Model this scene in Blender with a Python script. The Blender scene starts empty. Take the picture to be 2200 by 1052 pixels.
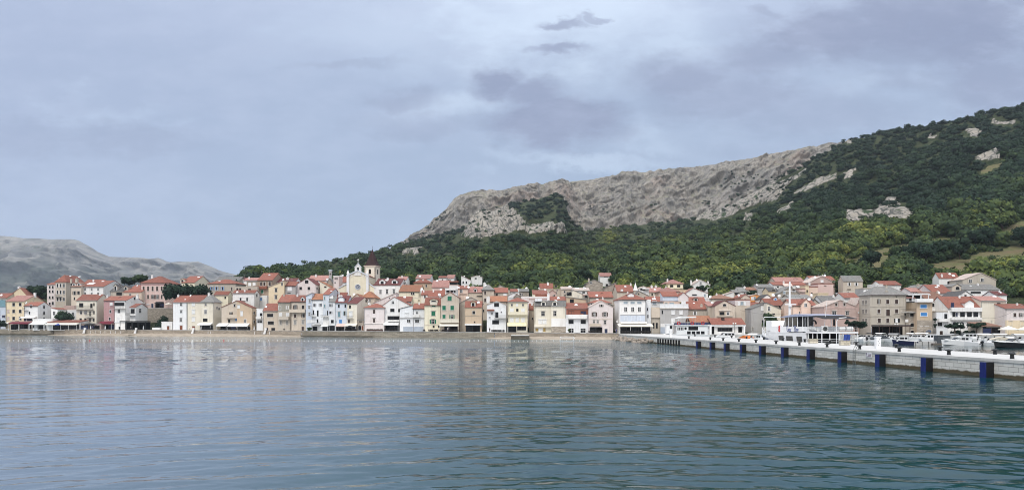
import bpy, math, random
import numpy as np
from mathutils import Vector, Matrix, noise
random.seed(11); RNG = np.random.default_rng(7)
scene = bpy.context.scene
COL = scene.collection
F, CX, HY, EYE = 1588.0, 1100.0, 697.0, 4.5          # focal length and horizon of the photo in its own pixels, eye height (m)
def ray(px): return (px - CX) / F
def at(px, py, Y): return Vector(((px - CX) / F * Y, Y, EYE - (py - HY) / F * Y))
def lerp_tab(tab, x):
    return float(np.interp(x, [t[0] for t in tab], [t[1] for t in tab]))

# ------------------------------------------------------------------ materials
class NT:
    def __init__(s, tree): s.t = tree; s.n = tree.nodes; s.l = tree.links
    def new(s, typ, **kw):
        n = s.n.new(typ)
        for k, v in kw.items(): setattr(n, k, v)
        return n
    def put(s, sock, v):
        if v is None: return
        if isinstance(v, bpy.types.NodeSocket): s.l.new(v, sock)
        else: sock.default_value = v
    def math(s, op, a, b=None, c=None, clamp=False):
        n = s.new('ShaderNodeMath', operation=op, use_clamp=clamp)
        s.put(n.inputs[0], a); s.put(n.inputs[1], b)
        if c is not None: s.put(n.inputs[2], c)
        return n.outputs[0]
    def vmath(s, op, a, b=None, scale=None):
        n = s.new('ShaderNodeVectorMath', operation=op)
        s.put(n.inputs[0], a); s.put(n.inputs[1], b)
        if scale is not None: s.put(n.inputs['Scale'], scale)
        return n.outputs['Value'] if op in ('LENGTH', 'DOT_PRODUCT', 'DISTANCE') else n.outputs[0]
    def noise(s, vec, scale, detail=4, rough=.55, dist=0., color=False):
        n = s.new('ShaderNodeTexNoise')
        s.put(n.inputs['Vector'], vec); n.inputs['Scale'].default_value = scale
        n.inputs['Detail'].default_value = detail; n.inputs['Roughness'].default_value = rough
        n.inputs['Distortion'].default_value = dist
        return n.outputs['Color' if color else 'Fac']
    def vor(s, vec, scale, feature='F1', out='Distance'):
        n = s.new('ShaderNodeTexVoronoi', feature=feature)
        s.put(n.inputs['Vector'], vec); n.inputs['Scale'].default_value = scale
        return n.outputs[out]
    def mix(s, f, a, b, blend='MIX'):
        n = s.new('ShaderNodeMix', data_type='RGBA', blend_type=blend)
        s.put(n.inputs[0], f); s.put(n.inputs[6], a); s.put(n.inputs[7], b)
        return n.outputs[2]
    def maprange(s, v, a, b, c=0., d=1., interp='SMOOTHSTEP'):
        n = s.new('ShaderNodeMapRange', interpolation_type=interp)
        s.put(n.inputs[0], v)
        for i, x in enumerate((a, b, c, d)): n.inputs[i + 1].default_value = x
        return n.outputs[0]
    def obj(s): return s.new('ShaderNodeTexCoord').outputs['Object']
    def pos(s): return s.new('ShaderNodeNewGeometry').outputs['Position']
    def rand(s): return s.new('ShaderNodeObjectInfo').outputs['Random']
    def attr(s, name): return s.new('ShaderNodeAttribute', attribute_name=name)
    def mapping(s, vec, scale=(1, 1, 1), loc=None):
        n = s.new('ShaderNodeMapping'); s.put(n.inputs[0], vec); n.inputs['Scale'].default_value = scale
        if loc is not None: s.put(n.inputs['Location'], loc)
        return n.outputs[0]
    def bump(s, h, dist, strength=1., normal=None):
        n = s.new('ShaderNodeBump'); s.put(n.inputs['Height'], h)
        n.inputs['Distance'].default_value = dist; n.inputs['Strength'].default_value = strength
        s.put(n.inputs['Normal'], normal); return n.outputs[0]

def c4(c, k=1.): return (min(c[0]*k, 1), min(c[1]*k, 1), min(c[2]*k, 1), 1)
MATS = {}
def newmat(name):
    m = bpy.data.materials.new(name); m.use_nodes = True
    t = NT(m.node_tree); b = m.node_tree.nodes['Principled BSDF']
    return m, t, b

def plain(name, col, rough=.6, metal=0., var=.12, scale=1.5, spec=.3, bump=0.):
    if name in MATS: return MATS[name]
    m, t, b = newmat(name)
    v = t.vmath('ADD', t.obj(), t.vmath('SCALE', (17., 31., 7.), scale=t.rand()))
    f = t.noise(v, scale, 5, .6)
    t.put(b.inputs['Base Color'], t.mix(t.maprange(f, .3, .7), c4(col, 1 - var), c4(col, 1 + var * .6)))
    b.inputs['Roughness'].default_value = rough; b.inputs['Metallic'].default_value = metal
    b.inputs['Specular IOR Level'].default_value = spec
    if bump: t.put(b.inputs['Normal'], t.bump(t.noise(v, scale * 4, 4), bump))
    MATS[name] = m; return m

WALLS = dict(white=(.82, .81, .79), coolwhite=(.78, .79, .80), cream=(.76, .71, .60), yellow=(.72, .60, .42), paleyellow=(.78, .725, .565),
    beige=(.60, .52, .43), greige=(.50, .45, .38), pink=(.66, .495, .45), rose=(.46, .28, .28), lilac=(.73, .66, .64), blue=(.62, .66, .71),
    grey=(.44, .43, .42), olive=(.35, .33, .28), brown=(.36, .28, .215), orange=(.84, .38, .14), peach=(.76, .58, .48), tan=(.56, .44, .32),
    dusk=(.50, .375, .335), bluegrey=(.55, .60, .68), redbrown=(.27, .11, .075))
def wallmat(cn):
    k = 'wall_' + cn
    if k in MATS: return MATS[k]
    if cn in ('stone', 'stone2'): return stonemat(cn)
    m, t, b = newmat('plaster ' + cn); col = WALLS[cn]
    v = t.vmath('ADD', t.obj(), t.vmath('SCALE', (37., 11., 23.), scale=t.rand()))
    big = t.maprange(t.noise(v, .35, 5, .65), .35, .72)
    streak = t.maprange(t.noise(t.mapping(v, (2.2, 2.2, .16)), 1., 4, .6), .5, .78)
    patch = t.maprange(t.noise(v, .22, 6, .7, .4), .60, .66)
    c = t.mix(t.math('MULTIPLY', big, .55), c4(col), c4((col[0]*.84, col[1]*.82, col[2]*.78)))
    c = t.mix(t.math('MULTIPLY', streak, .55), c, c4((col[0]*.62, col[1]*.58, col[2]*.53)))
    c = t.mix(t.math('MULTIPLY', patch, .42 if cn not in ('greige', 'grey', 'olive', 'brown') else .65), c, c4((col[0]*.72 + .02, col[1]*.7 + .02, col[2]*.68 + .02)))
    hv = t.new('ShaderNodeHueSaturation'); t.put(hv.inputs['Color'], c); t.put(hv.inputs['Value'], t.maprange(t.rand(), 0, 1, .93, 1.06, 'LINEAR'))
    t.put(b.inputs['Base Color'], hv.outputs[0]); b.inputs['Roughness'].default_value = .9
    b.inputs['Specular IOR Level'].default_value = .15
    t.put(b.inputs['Normal'], t.bump(t.noise(v, 3., 5, .7), .03))
    MATS[k] = m; return m
def stonemat(cn, cols=None, bw=.75, bh=.32):
    k = 'wall_' + cn
    if k in MATS: return MATS[k]
    m, t, b = newmat('masonry ' + cn)
    base = {'stone': (.40, .35, .29), 'stone2': (.34, .31, .27)}.get(cn, cols)
    v = t.vmath('ADD', t.obj(), t.vmath('SCALE', (37., 11., 23.), scale=t.rand()))
    sep = t.new('ShaderNodeSeparateXYZ'); t.put(sep.inputs[0], v)
    cmb = t.new('ShaderNodeCombineXYZ'); t.put(cmb.inputs[0], t.math('ADD', sep.outputs[0], sep.outputs[1])); t.put(cmb.inputs[1], sep.outputs[2])
    wv = t.vmath('ADD', cmb.outputs[0], t.vmath('SCALE', t.noise(v, 1.2, 3, color=True), scale=.18))
    br = t.new('ShaderNodeTexBrick'); t.put(br.inputs['Vector'], wv)
    br.inputs['Scale'].default_value = 1.; br.inputs['Brick Width'].default_value = bw; br.inputs['Row Height'].default_value = bh
    br.inputs['Mortar Size'].default_value = .025; br.inputs['Mortar Smooth'].default_value = .4
    br.inputs['Color1'].default_value = c4(base, .78); br.inputs['Color2'].default_value = c4(base, 1.28); br.inputs['Mortar'].default_value = c4(base, .62)
    st = t.maprange(t.noise(v, .5, 6, .7), .4, .7)
    t.put(b.inputs['Base Color'], t.mix(t.math('MULTIPLY', st, .5), br.outputs[0], c4(base, .8)))
    b.inputs['Roughness'].default_value = .95; b.inputs['Specular IOR Level'].default_value = .1
    t.put(b.inputs['Normal'], t.bump(t.math('ADD', t.math('MULTIPLY', br.outputs['Fac'], -.6), t.noise(v, 4., 5, .7)), .06))
    MATS[k] = m; return m
ROOFS = dict(red=(.285, .115, .085), orange=(.36, .165, .10), pink=(.38, .20, .172), maroon=(.17, .062, .058), brown=(.27, .15, .11), grey=(.23, .22, .21), spire=(.05, .026, .026), dark=(.10, .095, .095), pale=(.55, .45, .40))
def roofmat(cn):
    k = 'roof_' + cn
    if k in MATS: return MATS[k]
    m, t, b = newmat('roof tiles ' + cn); col = ROOFS[cn]
    v = t.vmath('ADD', t.obj(), t.vmath('SCALE', (19., 53., 3.), scale=t.rand()))
    a = t.noise(t.mapping(v, (1.3, 3., 3.)), 1., 5, .7)
    g = t.noise(v, .3, 5, .65)
    cell = t.vor(t.mapping(v, (2.6, 2.0, 2.0)), 1., out='Color')
    sepc = t.new('ShaderNodeSeparateColor'); t.put(sepc.inputs[0], cell)
    c = t.mix(t.maprange(a, .3, .72), c4(col, .68), c4(col, 1.18))
    c = t.mix(t.math('MULTIPLY', t.maprange(g, .48, .72), .5), c, c4((col[0]*.62 + .05, col[1]*.8 + .05, col[2]*.8 + .05)))
    c = t.mix(t.math('MULTIPLY', sepc.outputs[0], .35), c, c4((col[0]*1.3, col[1]*1.35, col[2]*1.3)))
    hv = t.new('ShaderNodeHueSaturation'); t.put(hv.inputs['Color'], c); t.put(hv.inputs['Value'], t.maprange(t.rand(), 0, 1, .82, 1.15, 'LINEAR'))
    t.put(b.inputs['Base Color'], hv.outputs[0]); b.inputs['Roughness'].default_value = .85; b.inputs['Specular IOR Level'].default_value = .2
    w = t.new('ShaderNodeTexWave', wave_type='BANDS', bands_direction='X'); t.put(w.inputs['Vector'], v); w.inputs['Scale'].default_value = 1.1
    w2 = t.new('ShaderNodeTexWave', wave_type='BANDS', bands_direction='Z'); t.put(w2.inputs['Vector'], v); w2.inputs['Scale'].default_value = 1.6
    t.put(b.inputs['Normal'], t.bump(t.math('ADD', w.outputs['Fac'], t.math('MULTIPLY', w2.outputs['Fac'], .5)), .06))
    MATS[k] = m; return m

GLASS = plain('dark glass', (.010, .011, .013), .2, spec=.22, var=.4)
VOID_SHADE = plain('painted dark interior', (.012, .011, .011), .9, spec=.05, var=.5, scale=.8)  # near-black panel colour standing in for the shade inside openings
TRIM = plain('pale stone trim', (.62, .59, .54), .85)
TRIMW = plain('white paint trim', (.8, .8, .79), .6)
RAIL = plain('dark iron rail', (.05, .05, .052), .5, .5)
PAINT = {'w': plain('white shutter', (.8, .8, .79), .6), 'g': plain('green shutter', (.012, .16, .085), .55), 'b': plain('blue shutter', (.07, .25, .56), .55),
    'k': plain('brown shutter', (.055, .032, .026), .6), 'y': plain('grey shutter', (.30, .29, .27), .7), 'n': plain('navy shutter', (.02, .028, .075), .6),
    'p': plain('pinkish shutter', (.60, .47, .42), .7), 'm': plain('mustard door', (.42, .29, .09), .7), 'r': plain('russet door', (.21, .07, .035), .6),
    't': plain('teal shutter', (.16, .28, .32), .6), 'c': plain('curtained glass', (.30, .36, .40), .3), 'G': plain('garage door', (.42, .47, .54), .6), 'd': plain('charcoal shutter', (.045, .045, .045), .6)}
CLOTH = {'cream': plain('cream awning', (.80, .76, .66), .9), 'white': plain('white awning', (.82, .82, .80), .9), 'maroon': plain('maroon awning', (.16, .025, .04), .9),
    'rust': plain('rusty tin', (.23, .10, .065), .8), 'black': plain('black canopy', (.022, .022, .024), .8), 'blush': plain('blush awning', (.68, .52, .46), .9), 'yellow': plain('yellow awning', (.80, .72, .48), .9), 'greycloth': plain('grey awning', (.4, .4, .4), .9), 'blue': plain('blue cloth', (.04, .08, .32), .8)}

# ------------------------------------------------------------------ mesh builder
class MB:
    def __init__(s): s.v = []; s.f = []; s.mi = []; s.cur = 0
    def add(s, vs, fs):
        o = len(s.v); s.v += [tuple(v) for v in vs]
        for f in fs: s.f.append(tuple(i + o for i in f)); s.mi.append(s.cur)
        return s
    def box(s, x0, x1, y0, y1, z0, z1, M=None):
        vs = [Vector(p) for p in ((x0,y0,z0),(x1,y0,z0),(x1,y1,z0),(x0,y1,z0),(x0,y0,z1),(x1,y0,z1),(x1,y1,z1),(x0,y1,z1))]
        if M is not None: vs = [M @ v for v in vs]
        return s.add(vs, [(0,3,2,1),(4,5,6,7),(0,1,5,4),(1,2,6,5),(2,3,7,6),(3,0,4,7)])
    def prism(s, poly, axis, lo, hi, M=None):
        n = len(poly)
        if axis == 'x': P = lambda a, b, t: Vector((t, a, b))
        elif axis == 'y': P = lambda a, b, t: Vector((a, t, b))
        else: P = lambda a, b, t: Vector((a, b, t))
        vs = [P(a, b, lo) for a, b in poly] + [P(a, b, hi) for a, b in poly]
        if M is not None: vs = [M @ v for v in vs]
        return s.add(vs, [tuple(range(n))[::-1], tuple(range(n, 2*n))] + [(i, (i+1) % n, n + (i+1) % n, n + i) for i in range(n)])
    def cyl(s, p0, p1, r0, r1=None, n=8, caps=True):
        p0, p1 = Vector(p0), Vector(p1); r1 = r0 if r1 is None else r1
        d = (p1 - p0).normalized(); a = d.orthogonal().normalized(); b = d.cross(a)
        vs = []
        for p, r in ((p0, r0), (p1, r1)):
            for i in range(n):
                t = 2*math.pi*i/n; vs.append(p + a*math.cos(t)*r + b*math.sin(t)*r)
        fs = [(i, (i+1) % n, n + (i+1) % n, n + i) for i in range(n)]
        if caps: fs += [tuple(range(n))[::-1], tuple(range(n, 2*n))]
        return s.add(vs, fs)
    def tube(s, pts, r, n=6):
        for a, b in zip(pts[:-1], pts[1:]): s.cyl(a, b, r, r, n)
        return s
    def lathe(s, prof, n=16, c=(0,0,0)):
        vs = [(c[0] + r*math.cos(2*math.pi*i/n), c[1] + r*math.sin(2*math.pi*i/n), c[2] + z) for r, z in prof for i in range(n)]
        fs = [(k*n+i, k*n+(i+1) % n, (k+1)*n+(i+1) % n, (k+1)*n+i) for k in range(len(prof)-1) for i in range(n)]
        fs += [tuple(range(n))[::-1], tuple(range((len(prof)-1)*n, len(prof)*n))]
        return s.add(vs, fs)
    def ball(s, c, rx, ry=None, rz=None, n=10, m=6):
        ry = ry or rx; rz = rz or rx
        prof = [(math.sin(math.pi*k/m), -math.cos(math.pi*k/m)) for k in range(m+1)]
        vs = [(c[0] + max(r, .001)*rx*math.cos(2*math.pi*i/n), c[1] + max(r, .001)*ry*math.sin(2*math.pi*i/n), c[2] + z*rz) for r, z in prof for i in range(n)]
        return s.add(vs, [(k*n+i, k*n+(i+1) % n, (k+1)*n+(i+1) % n, (k+1)*n+i) for k in range(m) for i in range(n)])
    def build(s, name, mats, parent=None, smooth=False):
        me = bpy.data.meshes.new(name); me.from_pydata(s.v, [], s.f)
        for m in (mats if isinstance(mats, (list, tuple)) else [mats]): me.materials.append(m)
        if any(s.mi): me.polygons.foreach_set('material_index', s.mi)
        if smooth: me.polygons.foreach_set('use_smooth', [True] * len(s.f))
        me.update()
        o = bpy.data.objects.new(name, me); COL.objects.link(o)
        if parent is not None: o.parent = parent
        return o
def tag(o, label=None, cat=None, group=None, kind=None):
    for k, v in (('label', label), ('category', cat), ('group', group), ('kind', kind)):
        if v: o[k] = v
    return o
def thing(name, label, cat, loc=(0, 0, 0), rz=0., group=None):
    o = bpy.data.objects.new(name, None); COL.objects.link(o); o.empty_display_size = .3
    o.location = loc; o.rotation_euler = (0, 0, rz)
    return tag(o, label, cat, group)
def copy_tree(o, parent=None):
    c = o.copy(); COL.objects.link(c); c.parent = parent
    for ch in list(o.children): copy_tree(ch, c)
    return c
def npmesh(name, V, Fq, mats, attrs=None, smooth=False, fattr=None):
    """big mesh from numpy: V (n,3), Fq list of (m,k) index arrays"""
    me = bpy.data.meshes.new(name)
    Fq = [f for f in (Fq if isinstance(Fq, list) else [Fq]) if len(f)]
    me.vertices.add(len(V)); me.vertices.foreach_set('co', np.ascontiguousarray(V, np.float32).ravel())
    loops = np.concatenate([f.ravel() for f in Fq]).astype(np.int32)
    tot = np.concatenate([np.full(len(f), f.shape[1], np.int32) for f in Fq])
    start = np.concatenate([[0], np.cumsum(tot)[:-1]]).astype(np.int32)
    me.loops.add(len(loops)); me.loops.foreach_set('vertex_index', loops)
    me.polygons.add(len(tot)); me.polygons.foreach_set('loop_start', start)
    try: me.polygons.foreach_set('loop_total', tot)
    except Exception: pass
    for m in mats: me.materials.append(m)
    for k, a in (attrs or {}).items():
        at_ = me.attributes.new(k, 'FLOAT', 'POINT'); at_.data.foreach_set('value', np.ascontiguousarray(a, np.float32))
    me.update(calc_edges=True); me.validate()
    if smooth: me.polygons.foreach_set('use_smooth', np.ones(len(me.polygons), bool))
    o = bpy.data.objects.new(name, me); COL.objects.link(o); return o
# ------------------------------------------------------------------ land: waterfront line, town slope, hills
YF = [(-600, 360), (0, 332), (700, 281), (1000, 255), (1300, 241), (1400, 240), (1500, 246), (1600, 240), (1700, 232), (1850, 220), (2200, 212), (2800, 200)]
ZQ = [(-600, 2.5), (0, 2.4), (700, 2.0), (1000, 1.85), (1300, 1.65), (1400, 1.6), (2800, 1.6)]
GS = [(-600, .33), (0, .33), (300, .33), (500, .28), (700, .24), (900, .22), (1100, .20), (1300, .20), (1450, .25), (1700, .25), (2800, .25)]
CAP = [(-600, 55), (300, 58), (480, 66), (560, 110), (2800, 110)]
def zq(px): return lerp_tab(ZQ, px)
def yf(px): return lerp_tab(YF, px)
def town_z(px, r): return zq(px) + lerp_tab(GS, px) * min(max(r - 5, 0), lerp_tab(CAP, px))
def gz(X, Y):
    px = CX + F * X / Y
    return town_z(px, Y - yf(px))
RIDGE = [(480, 596), (530, 589), (560, 586), (590, 580), (620, 575), (660, 569), (700, 562), (735, 556), (760, 549), (800, 541), (840, 529), (870, 520), (905, 511), (940, 499), (985, 490), (1008, 480), (1016, 468), (1035, 455), (1053, 459),
    (1074, 450), (1092, 447), (1098, 440), (1115, 431), (1150, 426), (1185, 419), (1207, 415), (1214, 430), (1219, 455), (1224, 474), (1245, 490), (1270, 497), (1300, 490), (1340, 485), (1400, 478), (1490, 470), (1528, 452), (1595, 432), (1628, 414), (1674, 382), (1704, 366), (1740, 345), (1774, 325),
    (1800, 308), (1830, 292), (1870, 283), (1900, 279), (1950, 270), (2000, 262), (2050, 252), (2100, 241), (2150, 231), (2200, 221), (2300, 203), (2800, 140)]
YR = [(480, 800), (700, 950), (870, 1100), (1500, 1100), (1674, 1000), (1774, 930), (2000, 830), (2200, 760), (2800, 640)]
ROCKS = [[(989,507),(1016,470),(1035,452),(1053,458),(1074,448),(1092,450),(1114,462),(1135,475),(1175,475),(1199,485),(1220,498),(1217,506),(1180,500),(1144,506),(1108,495),(1053,510),(1019,510)],
    [(1628,415),(1674,386),(1704,373),(1730,364),(1728,373),(1692,400),(1668,431),(1613,446),(1570,464),(1531,473),(1491,471),(1528,452),(1595,434)],
    [(1704,415),(1756,385),(1795,374),(1795,385),(1756,400),(1722,414)], [(1809,376),(1835,365),(1830,382),(1814,388)], [(1665,457),(1704,434),(1706,438),(1683,461)],
    [(1810,483),(1814,456),(1870,459),(1902,430),(1926,436),(1956,458),(1990,452),(1986,464),(1960,485),(1945,470),(1906,477),(1882,462),(1850,482)], [(2072,282),(2090,278),(2106,284),(2105,295),(2083,293)],
    [(2131,256),(2177,262),(2179,271),(2133,263)], [(1812,309),(1824,299),(1832,309)], [(1840,440),(1856,435),(1854,447),(1842,447)], [(1595,462),(1612,455),(1614,475),(1600,478)], [(860,540),(905,533),(900,548),(870,548)], [(2090,335),(2140,322),(2145,345),(2096,348)], [(1990,290),(2010,296),(2000,303)]]
FIELDS = [[(1985,569),(2173,529),(2215,515),(2215,549),(2141,561),(2070,586),(1998,586)], [(1805,557),(1882,537),(1942,525),(2010,512),(2080,503),(2084,508),(1990,522),(1918,545),(1894,573),(1822,573)], [(2128,492),(2215,472),(2215,505),(2149,509)], [(2105,368),(2157,344),(2160,352),(2112,376)]]
def inpoly(P, x, y):
    r = np.zeros(x.shape, bool); n = len(P); j = n - 1
    for i in range(n):
        xi, yi = P[i]; xj, yj = P[j]
        r ^= ((yi > y) != (yj > y)) & (x < (xj - xi) * (y - yi) / (yj - yi + 1e-9) + xi); j = i
    return r
def fbm(P, oct=5, ridged=False):
    out = np.empty(len(P), np.float32)
    f = noise.ridged_multi_fractal if ridged else None
    for i, p in enumerate(P):
        v = Vector(p)
        out[i] = noise.ridged_multi_fractal(v, 1., 2.1, oct, 1., 2.) if ridged else noise.fractal(v, .9, 2.1, oct)
    return out
def grid_faces(nr, nc):
    i = np.arange((nr - 1) * nc).reshape(nr - 1, nc)[:, :-1].ravel()
    return np.stack([i, i + 1, i + nc + 1, i + nc], 1)
def proj(V): return CX + F * V[..., 0] / V[..., 1], HY - F * (V[..., 2] - EYE) / V[..., 1]

# town terrain and wooded hill: one continuous sheet
cols = np.arange(-560, 2790, 6.)
nc = len(cols)
yfc = np.interp(cols, *zip(*YF)); zqc = np.interp(cols, *zip(*ZQ)); gsc = np.interp(cols, *zip(*GS)); capc = np.interp(cols, *zip(*CAP))
rows = []
for r in np.concatenate([[-3.0], np.arange(0, 112, 4.)]):
    Y = yfc + r; z = zqc - .06 + gsc * np.minimum(max(r - 5, 0), capc) - (.5 if r < 0 else 0.)
    rows.append(np.stack([(cols - CX) / F * Y, Y, z], 1))
n_town = len(rows)
Y0 = yfc + 108; z0 = rows[-1][:, 2]
rp = np.interp(cols, *zip(*RIDGE)) + np.interp(cols, [480, 540, 620, 740, 800, 1000, 1010, 1760, 1800], [18, 12, 7, 3, 5, 7, 2, 3, 8]); yr = np.interp(cols, *zip(*YR)); zr = EYE + (HY - rp) / F * yr
low = cols < 480
for t in np.linspace(0, 1, 130)[1:]:
    Y = Y0 + (yr - Y0) * t; z = z0 + (zr - z0) * (.78 * t + .22 * t * t)
    z = np.where(low, z0 - 22 * min(1, t * 3) * np.clip((480 - cols) / 60, 0, 1), z)
    rows.append(np.stack([(cols - CX) / F * Y, Y, z], 1))
n_hill = len(rows)
for k in (60, 140, 300):
    Y = yr + k; rows.append(np.stack([(cols - CX) / F * Y, Y, np.where(low, -20., zr - k * .12 - 3)], 1))
TV = np.stack(rows); nr = len(rows)
tt = np.clip((np.arange(nr) - n_town) / (n_hill - n_town - 1.), 0, 1)
n1 = fbm(TV.reshape(-1, 3) * .0075, 4).reshape(nr, nc); n2 = fbm(TV.reshape(-1, 3) * .03 + 50, 3).reshape(nr, nc)
amp = np.sin(np.pi * tt) ** .8
TV[:, :, 2] += (n1 * 13 * amp[:, None] + n2 * 2.0 * np.minimum(1, tt * 8)[:, None] * (cols > 500)[None])
px_, py_ = proj(TV)
rock = np.zeros((nr, nc), np.float32); field = np.zeros((nr, nc), np.float32)
hill_rows = (np.arange(nr) >= n_town - 4)[:, None]
for P in ROCKS: rock[inpoly(P, px_, py_) & hill_rows] = 1
for P in FIELDS: field[inpoly(P, px_, py_) & hill_rows] = 1
ridged = fbm(TV.reshape(-1, 3) * (.022, .022, .012), 6, True).reshape(nr, nc)
crag = inpoly(ROCKS[0], px_, py_) | inpoly(ROCKS[1], px_, py_)
TV[:, :, 1] -= np.where(rock > 0, (ridged - .9) * np.where(crag, 16, 7), 0); TV[:, :, 2] += np.where(rock > 0, (ridged - .9) * np.where(crag, 8, 4), 0)
def hillmat():
    m, t, b = newmat('hillside earth and rock')
    p = t.pos(); rk = t.attr('rock').outputs['Fac']; fl = t.attr('field').outputs['Fac']
    f = t.noise(p, .05, 7, .62); f2 = t.noise(p, .35, 6, .65)
    cr = t.vor(t.vmath('ADD', t.mapping(p, (.12, .12, .05)), t.vmath('SCALE', t.noise(p, .08, 4, color=True), scale=1.2)), 1., 'DISTANCE_TO_EDGE')
    rc = t.mix(t.maprange(f, .36, .64), (.22, .21, .19, 1), (.40, .36, .30, 1))
    rc = t.mix(t.maprange(f2, .42, .62), rc, (.47, .43, .38, 1))
    rc = t.mix(t.maprange(cr, .0, .10, 1, 0), rc, (.10, .105, .095, 1))
    rc = t.mix(t.maprange(t.noise(p, .11, 5), .58, .66), rc, (.055, .085, .045, 1))
    sc = t.mix(t.maprange(f2, .35, .65), (.028, .045, .022, 1), (.075, .085, .04, 1))
    fc = t.mix(t.maprange(t.noise(t.mapping(p, (.05, .05, .5)), 1., 6, .7), .35, .65), (.165, .18, .08, 1), (.23, .185, .11, 1))
    fc = t.mix(t.maprange(f2, .55, .70), fc, (.10, .145, .05, 1))
    base = t.mix(t.maprange(t.math('ADD', fl, t.math('MULTIPLY', t.math('SUBTRACT', f2, .5), .7)), .4, .6), sc, fc)
    base = t.mix(t.maprange(t.math('ADD', rk, t.math('MULTIPLY', t.math('SUBTRACT', f2, .5), .8)), .42, .58), base, rc)
    t.put(b.inputs['Base Color'], base); b.inputs['Roughness'].default_value = .95; b.inputs['Specular IOR Level'].default_value = .1
    t.put(b.inputs['Normal'], t.bump(t.math('ADD', f2, t.math('MULTIPLY', t.noise(p, 1.2, 5, .7), .4)), 2.5))
    return m
ter = npmesh('terrain', TV.reshape(-1, 3), grid_faces(nr, nc), [hillmat()], dict(rock=rock.ravel(), field=field.ravel()), smooth=True)
tag(ter, kind='structure')

# bare limestone ridge behind the wood
SIL = [(780, 560), (840, 535), (862, 524), (880, 511), (905, 499), (920, 487), (940, 470), (962, 446), (975, 428), (988, 419), (1000, 416), (1025, 415), (1060, 413), (1100, 408), (1140, 403), (1200, 394), (1270, 386), (1325, 378), (1333, 373), (1400, 370), (1480, 363), (1530, 357), (1560, 352), (1600, 346), (1650, 339), (1700, 333), (1774, 323), (1830, 318), (1950, 312)]
bc = np.arange(780, 1950, 3.); nb = 190
rb = np.interp(bc, *zip(*RIDGE)); sb = np.interp(bc, *zip(*SIL)); yb0 = np.interp(bc, *zip(*YR)) + 25
cut = np.minimum(rb, 505.)
yb1 = yb0 + 430; zb0 = EYE + (HY - np.maximum(cut, sb + 25)) / F * yb0 - 60; zb1 = EYE + (HY - sb) / F * yb1
rowsb = []
for t in np.linspace(0, 1, nb):
    k = t ** .8 if t < .72 else .72 ** .8 + (1 - .72 ** .8) * (t - .72) / .28
    zt = np.where(t < .72, (t / .72) ** .95 * .90, .90 + .10 * (t - .72) / .28)
    Y = yb0 + (yb1 - yb0) * k; rowsb.append(np.stack([(bc - CX) / F * Y, Y, zb0 + (zb1 - zb0) * zt], 1))
for k in (120, 400): rowsb.append(np.stack([(bc - CX) / F * (yb1 + k), yb1 + k, zb1 - k * .3], 1))
BV = np.stack(rowsb); q = BV.reshape(-1, 3)
tb = np.clip(np.arange(len(rowsb)) / (nb - 1.), 0, 1)
rg = fbm(q * (.010, .010, .0045), 7, True).reshape(BV.shape[:2]); rg2 = fbm(q * (.045, .045, .02) + 9, 5, True).reshape(BV.shape[:2])
ab = (np.clip((1 - tb) / .42, .0, 1) ** 1.3)[:, None]
rg3 = fbm(q * (.11, .07, .09) + 21, 3).reshape(BV.shape[:2]); ab3 = np.clip((1 - tb) / .16, .12, 1)[:, None]
BV[:, :, 2] += rg3 * 2.0 * ab3; BV[:, :, 1] -= np.abs(rg3) * 4.5 * ab3
BV[:, :, 1] -= ((rg - 1.0) * 22 + (rg2 - 1.) * 13) * ab; BV[:, :, 2] += ((rg - 1.0) * 10 + (rg2 - 1) * 3) * ab
BV[:, :, 2] += (fbm(q * .012 + 3, 4).reshape(BV.shape[:2]) * 2.2) * (1 - ab)
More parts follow.
